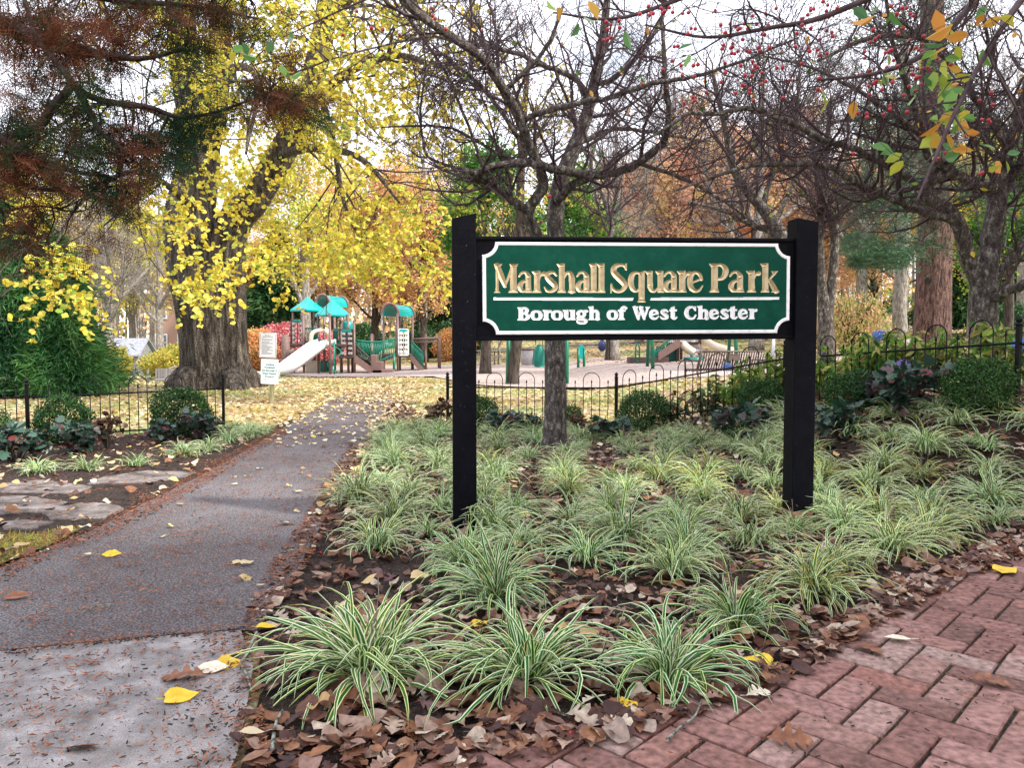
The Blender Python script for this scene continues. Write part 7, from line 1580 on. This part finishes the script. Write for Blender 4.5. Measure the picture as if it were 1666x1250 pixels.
def chips(poly, n, off, s=(.008, .03)):
    xy = pick(poly, n); z = TZ(xy[:, 0], xy[:, 1]) + off; an = rng.uniform(0, 6.28, n); d = np.stack([np.cos(an), np.sin(an), rng.normal(0, .25, n)], -1)
    sz = rng.uniform(*s, n); V_ = np.array([(0, -.16, 0), (0, .16, 0), (1, .1, 0), (1, -.12, 0), (.05, -.1, .14), (.05, .1, .14), (.95, .06, .12), (.95, -.08, .12)]); f = [(4, 7, 6, 5), (0, 1, 5, 4)[::-1], (1, 2, 6, 5)[::-1], (2, 3, 7, 6)[::-1], (3, 0, 4, 7)[::-1]]
    leaves(ac, np.column_stack([xy, z]), d, np.stack([rng.normal(0, .2, n), rng.normal(0, .2, n), np.ones(n)], -1), sz, V_, f, rng.uniform(0, 1, n), wid=rng.uniform(.8, 1.2))
chips([p for p in bed_r if p[1] < 8.8] , 9000, .012, (.01, .035)); chips(bed_l, 5000, .014, (.01, .035)); chips(g2((0, 1080), (392, 1042), (400, 1120), (395, 1240), (385, 1300), (-400, 1300)), 600, .034, (.004, .019)); chips(g2((-100, 1082), (400, 1034), (400, 1040), (-100, 1092)), 330, .034, (.005, .02)); chips(g2((320, 1050), (405, 1040), (415, 1120), (395, 1300), (280, 1300)), 300, .034, (.004, .018)); chips(pe, 900, .03); chips(aspl, 500, .03, (.006, .02)); chips(bp, 6000, .032, (.005, .018)); chips(pathl, 900, .03)
o = ac.build('bark_chip_mulch', M['chip']); tag(o, kind='stuff')
# turf blades on the verge
ac = Acc(); xy = pick(grass_spot, 2600); n = len(xy); d = rdir(n, 1.1, .5); V_ = np.array([(0, -.06, 0), (.5, .05, .0), (1, 0, .0), (.5, -.06, 0)]); leaves(ac, np.column_stack([xy, TZ(xy[:, 0], xy[:, 1]) + .036]), d, rdir(n), rng.uniform(.015, .045, n), V_, [(0, 1, 2, 3)], rng.uniform(.2, 1, n)); o = ac.build('turf_grass', M['leaf_yg']); tag(o, kind='stuff')
ac = Acc(); xy = pick([(-14, 8), (-3.6, 10.6), (-1.5, 14), (-1.0, 11.4), (3.2, 9.3), (8, 12), (4, 18), (-4, 27), (-14, 24)], 24000); cnn = np.array([noise.noise(Vector((a_ * .5, b_ * .5, 0))) for a_, b_ in xy]); xy = xy[cnn > .02]; n = len(xy)
leaves(ac, np.column_stack([xy, TZ(xy[:, 0], xy[:, 1])]), rdir(n, 1.3, .5), rdir(n), rng.uniform(.04, .09, n), V_, [(0, 1, 2, 3)], rng.uniform(.1, .8, n), wid=1.6); o = ac.build('lawn_grass', M['leaf_yg']); tag(o, kind='stuff')

# conspicuous single leaves
M['one_yellow'] = mat_noise('bright_yellow_fallen_leaf', [(.3, (.5, .3, .015)), (.6, (.72, .5, .03)), (.75, (.3, .16, .03))], nscale=30, rough=.5, bump=.2)
M['one_pale'] = mat_noise('cream_fallen_leaf', [(.3, (.5, .42, .3)), (.6, (.72, .66, .52))], nscale=30, rough=.6, bump=.2)
M['one_brown'] = mat_noise('russet_fallen_leaf', [(.3, (.1, .035, .018)), (.6, (.22, .09, .045)), (.75, (.3, .16, .09))], nscale=30, rough=.6, bump=.3)
for px, py, mt, tp, sz, an, lb in [(297, 1155, 'one_yellow', TH, .1, 20, 'bright yellow leaf lying flat on the pale concrete'), (380, 1085, 'one_yellow', TH, .085, 60, 'bright yellow leaf propped on the twig by the concrete edge'), (375, 1100, 'one_yellow', TH, .085, 20, 'second yellow leaf just below the one on the twig'), (345, 1108, 'one_pale', TV, .12, 10, 'cream leaf beneath the yellow pair on the concrete'), (300, 1122, 'one_brown', TO, .15, 190, 'curled brown oak leaf beside the cream leaf on the concrete'), (435, 1037, 'one_yellow', TH, .08, 10, 'yellow leaf at the corner where asphalt meets concrete'),
        (27, 986, 'one_brown', TV, .12, 10, 'single tan leaf alone on the asphalt near the picture edge'), (182, 915, 'one_yellow', TV, .1, 10, 'single yellow-orange leaf in the middle of the asphalt'), (1232, 1095, 'one_yellow', TH, .1, 160, 'bright yellow leaf before the flat spreading liriope clump'), (1018, 1168, 'one_yellow', TH, .085, 100, 'upright yellow leaf leaning in the litter by the bricks'), (782, 1032, 'one_yellow', TH, .07, 30, 'yellow leaf between the two widest liriope clumps'), (1638, 942, 'one_yellow', TH, .13, 20, 'yellow leaf on the bricks at the picture edge'),
        (1460, 1057, 'one_pale', TV, .1, 170, 'cream oval leaf lying on the brick edge'), (1412, 1075, 'one_brown', TO, .11, -50, 'tan oak leaf flat on the bricks beside the cream one'), (1233, 1150, 'one_pale', TO, .09, 20, 'cream lobed leaf at the brick edge'), (1285, 1228, 'one_brown', TO, .125, -10, 'large russet oak leaf on the bricks, nearest the camera'), (1610, 1130, 'one_brown', TO, .12, -20, 'dark russet leaf alone on the bricks'), (555, 1165, 'one_brown', TO, .16, 10, 'large orange-brown oak leaf under the clump beside the path'), (620, 1140, 'one_pale', TH, .1, 70, 'cream leaf standing between drooping blades of the front clump'), (965, 1160, 'one_pale', TO, .1, 40, 'pale leaf in the litter right of the widest clump'), (135, 1240, 'one_brown', TV, .1, 10, 'tan leaf on the concrete at the bottom edge'), (470, 862, 'one_pale', TH, .09, 10, 'cream leaf on the asphalt margin'), (512, 845, 'one_pale', TH, .09, 70, 'cream leaf above the other one at the asphalt margin'), (1105, 775, 'one_yellow', TH, .09, 20, 'yellow leaf on mulch beyond the posts')]:
    x, y, z = G(px, py); ac = Acc(); a_ = R(an)
    leaves(ac, np.array([[-sz / 2 * math.cos(a_), -sz / 2 * math.sin(a_), 0]]), np.array([[math.cos(a_), math.sin(a_), .05]]), np.array([[rng.normal(0, .25), rng.normal(0, .25) - .15, 1]]), np.array([sz]), tp[0], tp[1], np.array([.5]), zs=np.array([.55]))
    ac.tube([(-sz / 2 * math.cos(a_), -sz / 2 * math.sin(a_), 0), (-sz * .75 * math.cos(a_), -sz * .75 * math.sin(a_), .004)], .0012, 4)
    o = ac.build('fallen_leaf', M[mt], None, loc=(x, y, z + .043)); tag(o, lb, 'leaf', 'single fallen leaves')
# twigs on the ground
M['lichen_twig'] = mat_noise('lichened_twig_bark', [(.4, (.06, .045, .035)), (.6, (.3, .33, .28))], nscale=40, bump=.5)
for pts, r_, lb in [([(418, 1048), (402, 1085), (392, 1100), (402, 1120), (410, 1150)], .006, 'crooked dark twig crossing the concrete edge under the yellow leaves'), ([(443, 1250), (447, 1215), (452, 1195), (460, 1180)], .007, 'lichen-covered twig at the bottom edge of the bed'), ([(1085, 1230), (1110, 1205), (1130, 1190), (1142, 1160)], .005, 'thin lichened twig on the brick edge'), ([(128, 1018), (160, 1003), (190, 1000)], .003, 'straight pale twig lying on the asphalt')]:
    q_ = smooth_line([np.array(G(*p)) + [0, 0, .045] for p in pts], per=4); ac = Acc(); b = q_[0].copy(); ac.tube(q_ - b, np.linspace(r_, r_ * .5, len(q_)), 7)
    o = ac.build('twig', M['lichen_twig'], None, loc=b); tag(o, lb, 'twig')
# fallen berries
for px, py, lb in [(512, 908, 'red crabapple lying in the litter at the bed edge beside the path'), (928, 1216, 'red crabapple lying before the widest liriope clump'), (522, 912, 'second red crabapple beside its twin at the bed edge')]:
    x, y, z = G(px, py); ac = Acc(); fruit(ac, [np.zeros(3)], .008); o = ac.build('crabapple_fruit', M['berry'], None, loc=(x, y, z + .04)); tag(o, lb, 'fruit')
print('faces', sum(len(m.polygons) for m in bpy.data.meshes), 'objs', len(bpy.data.objects))
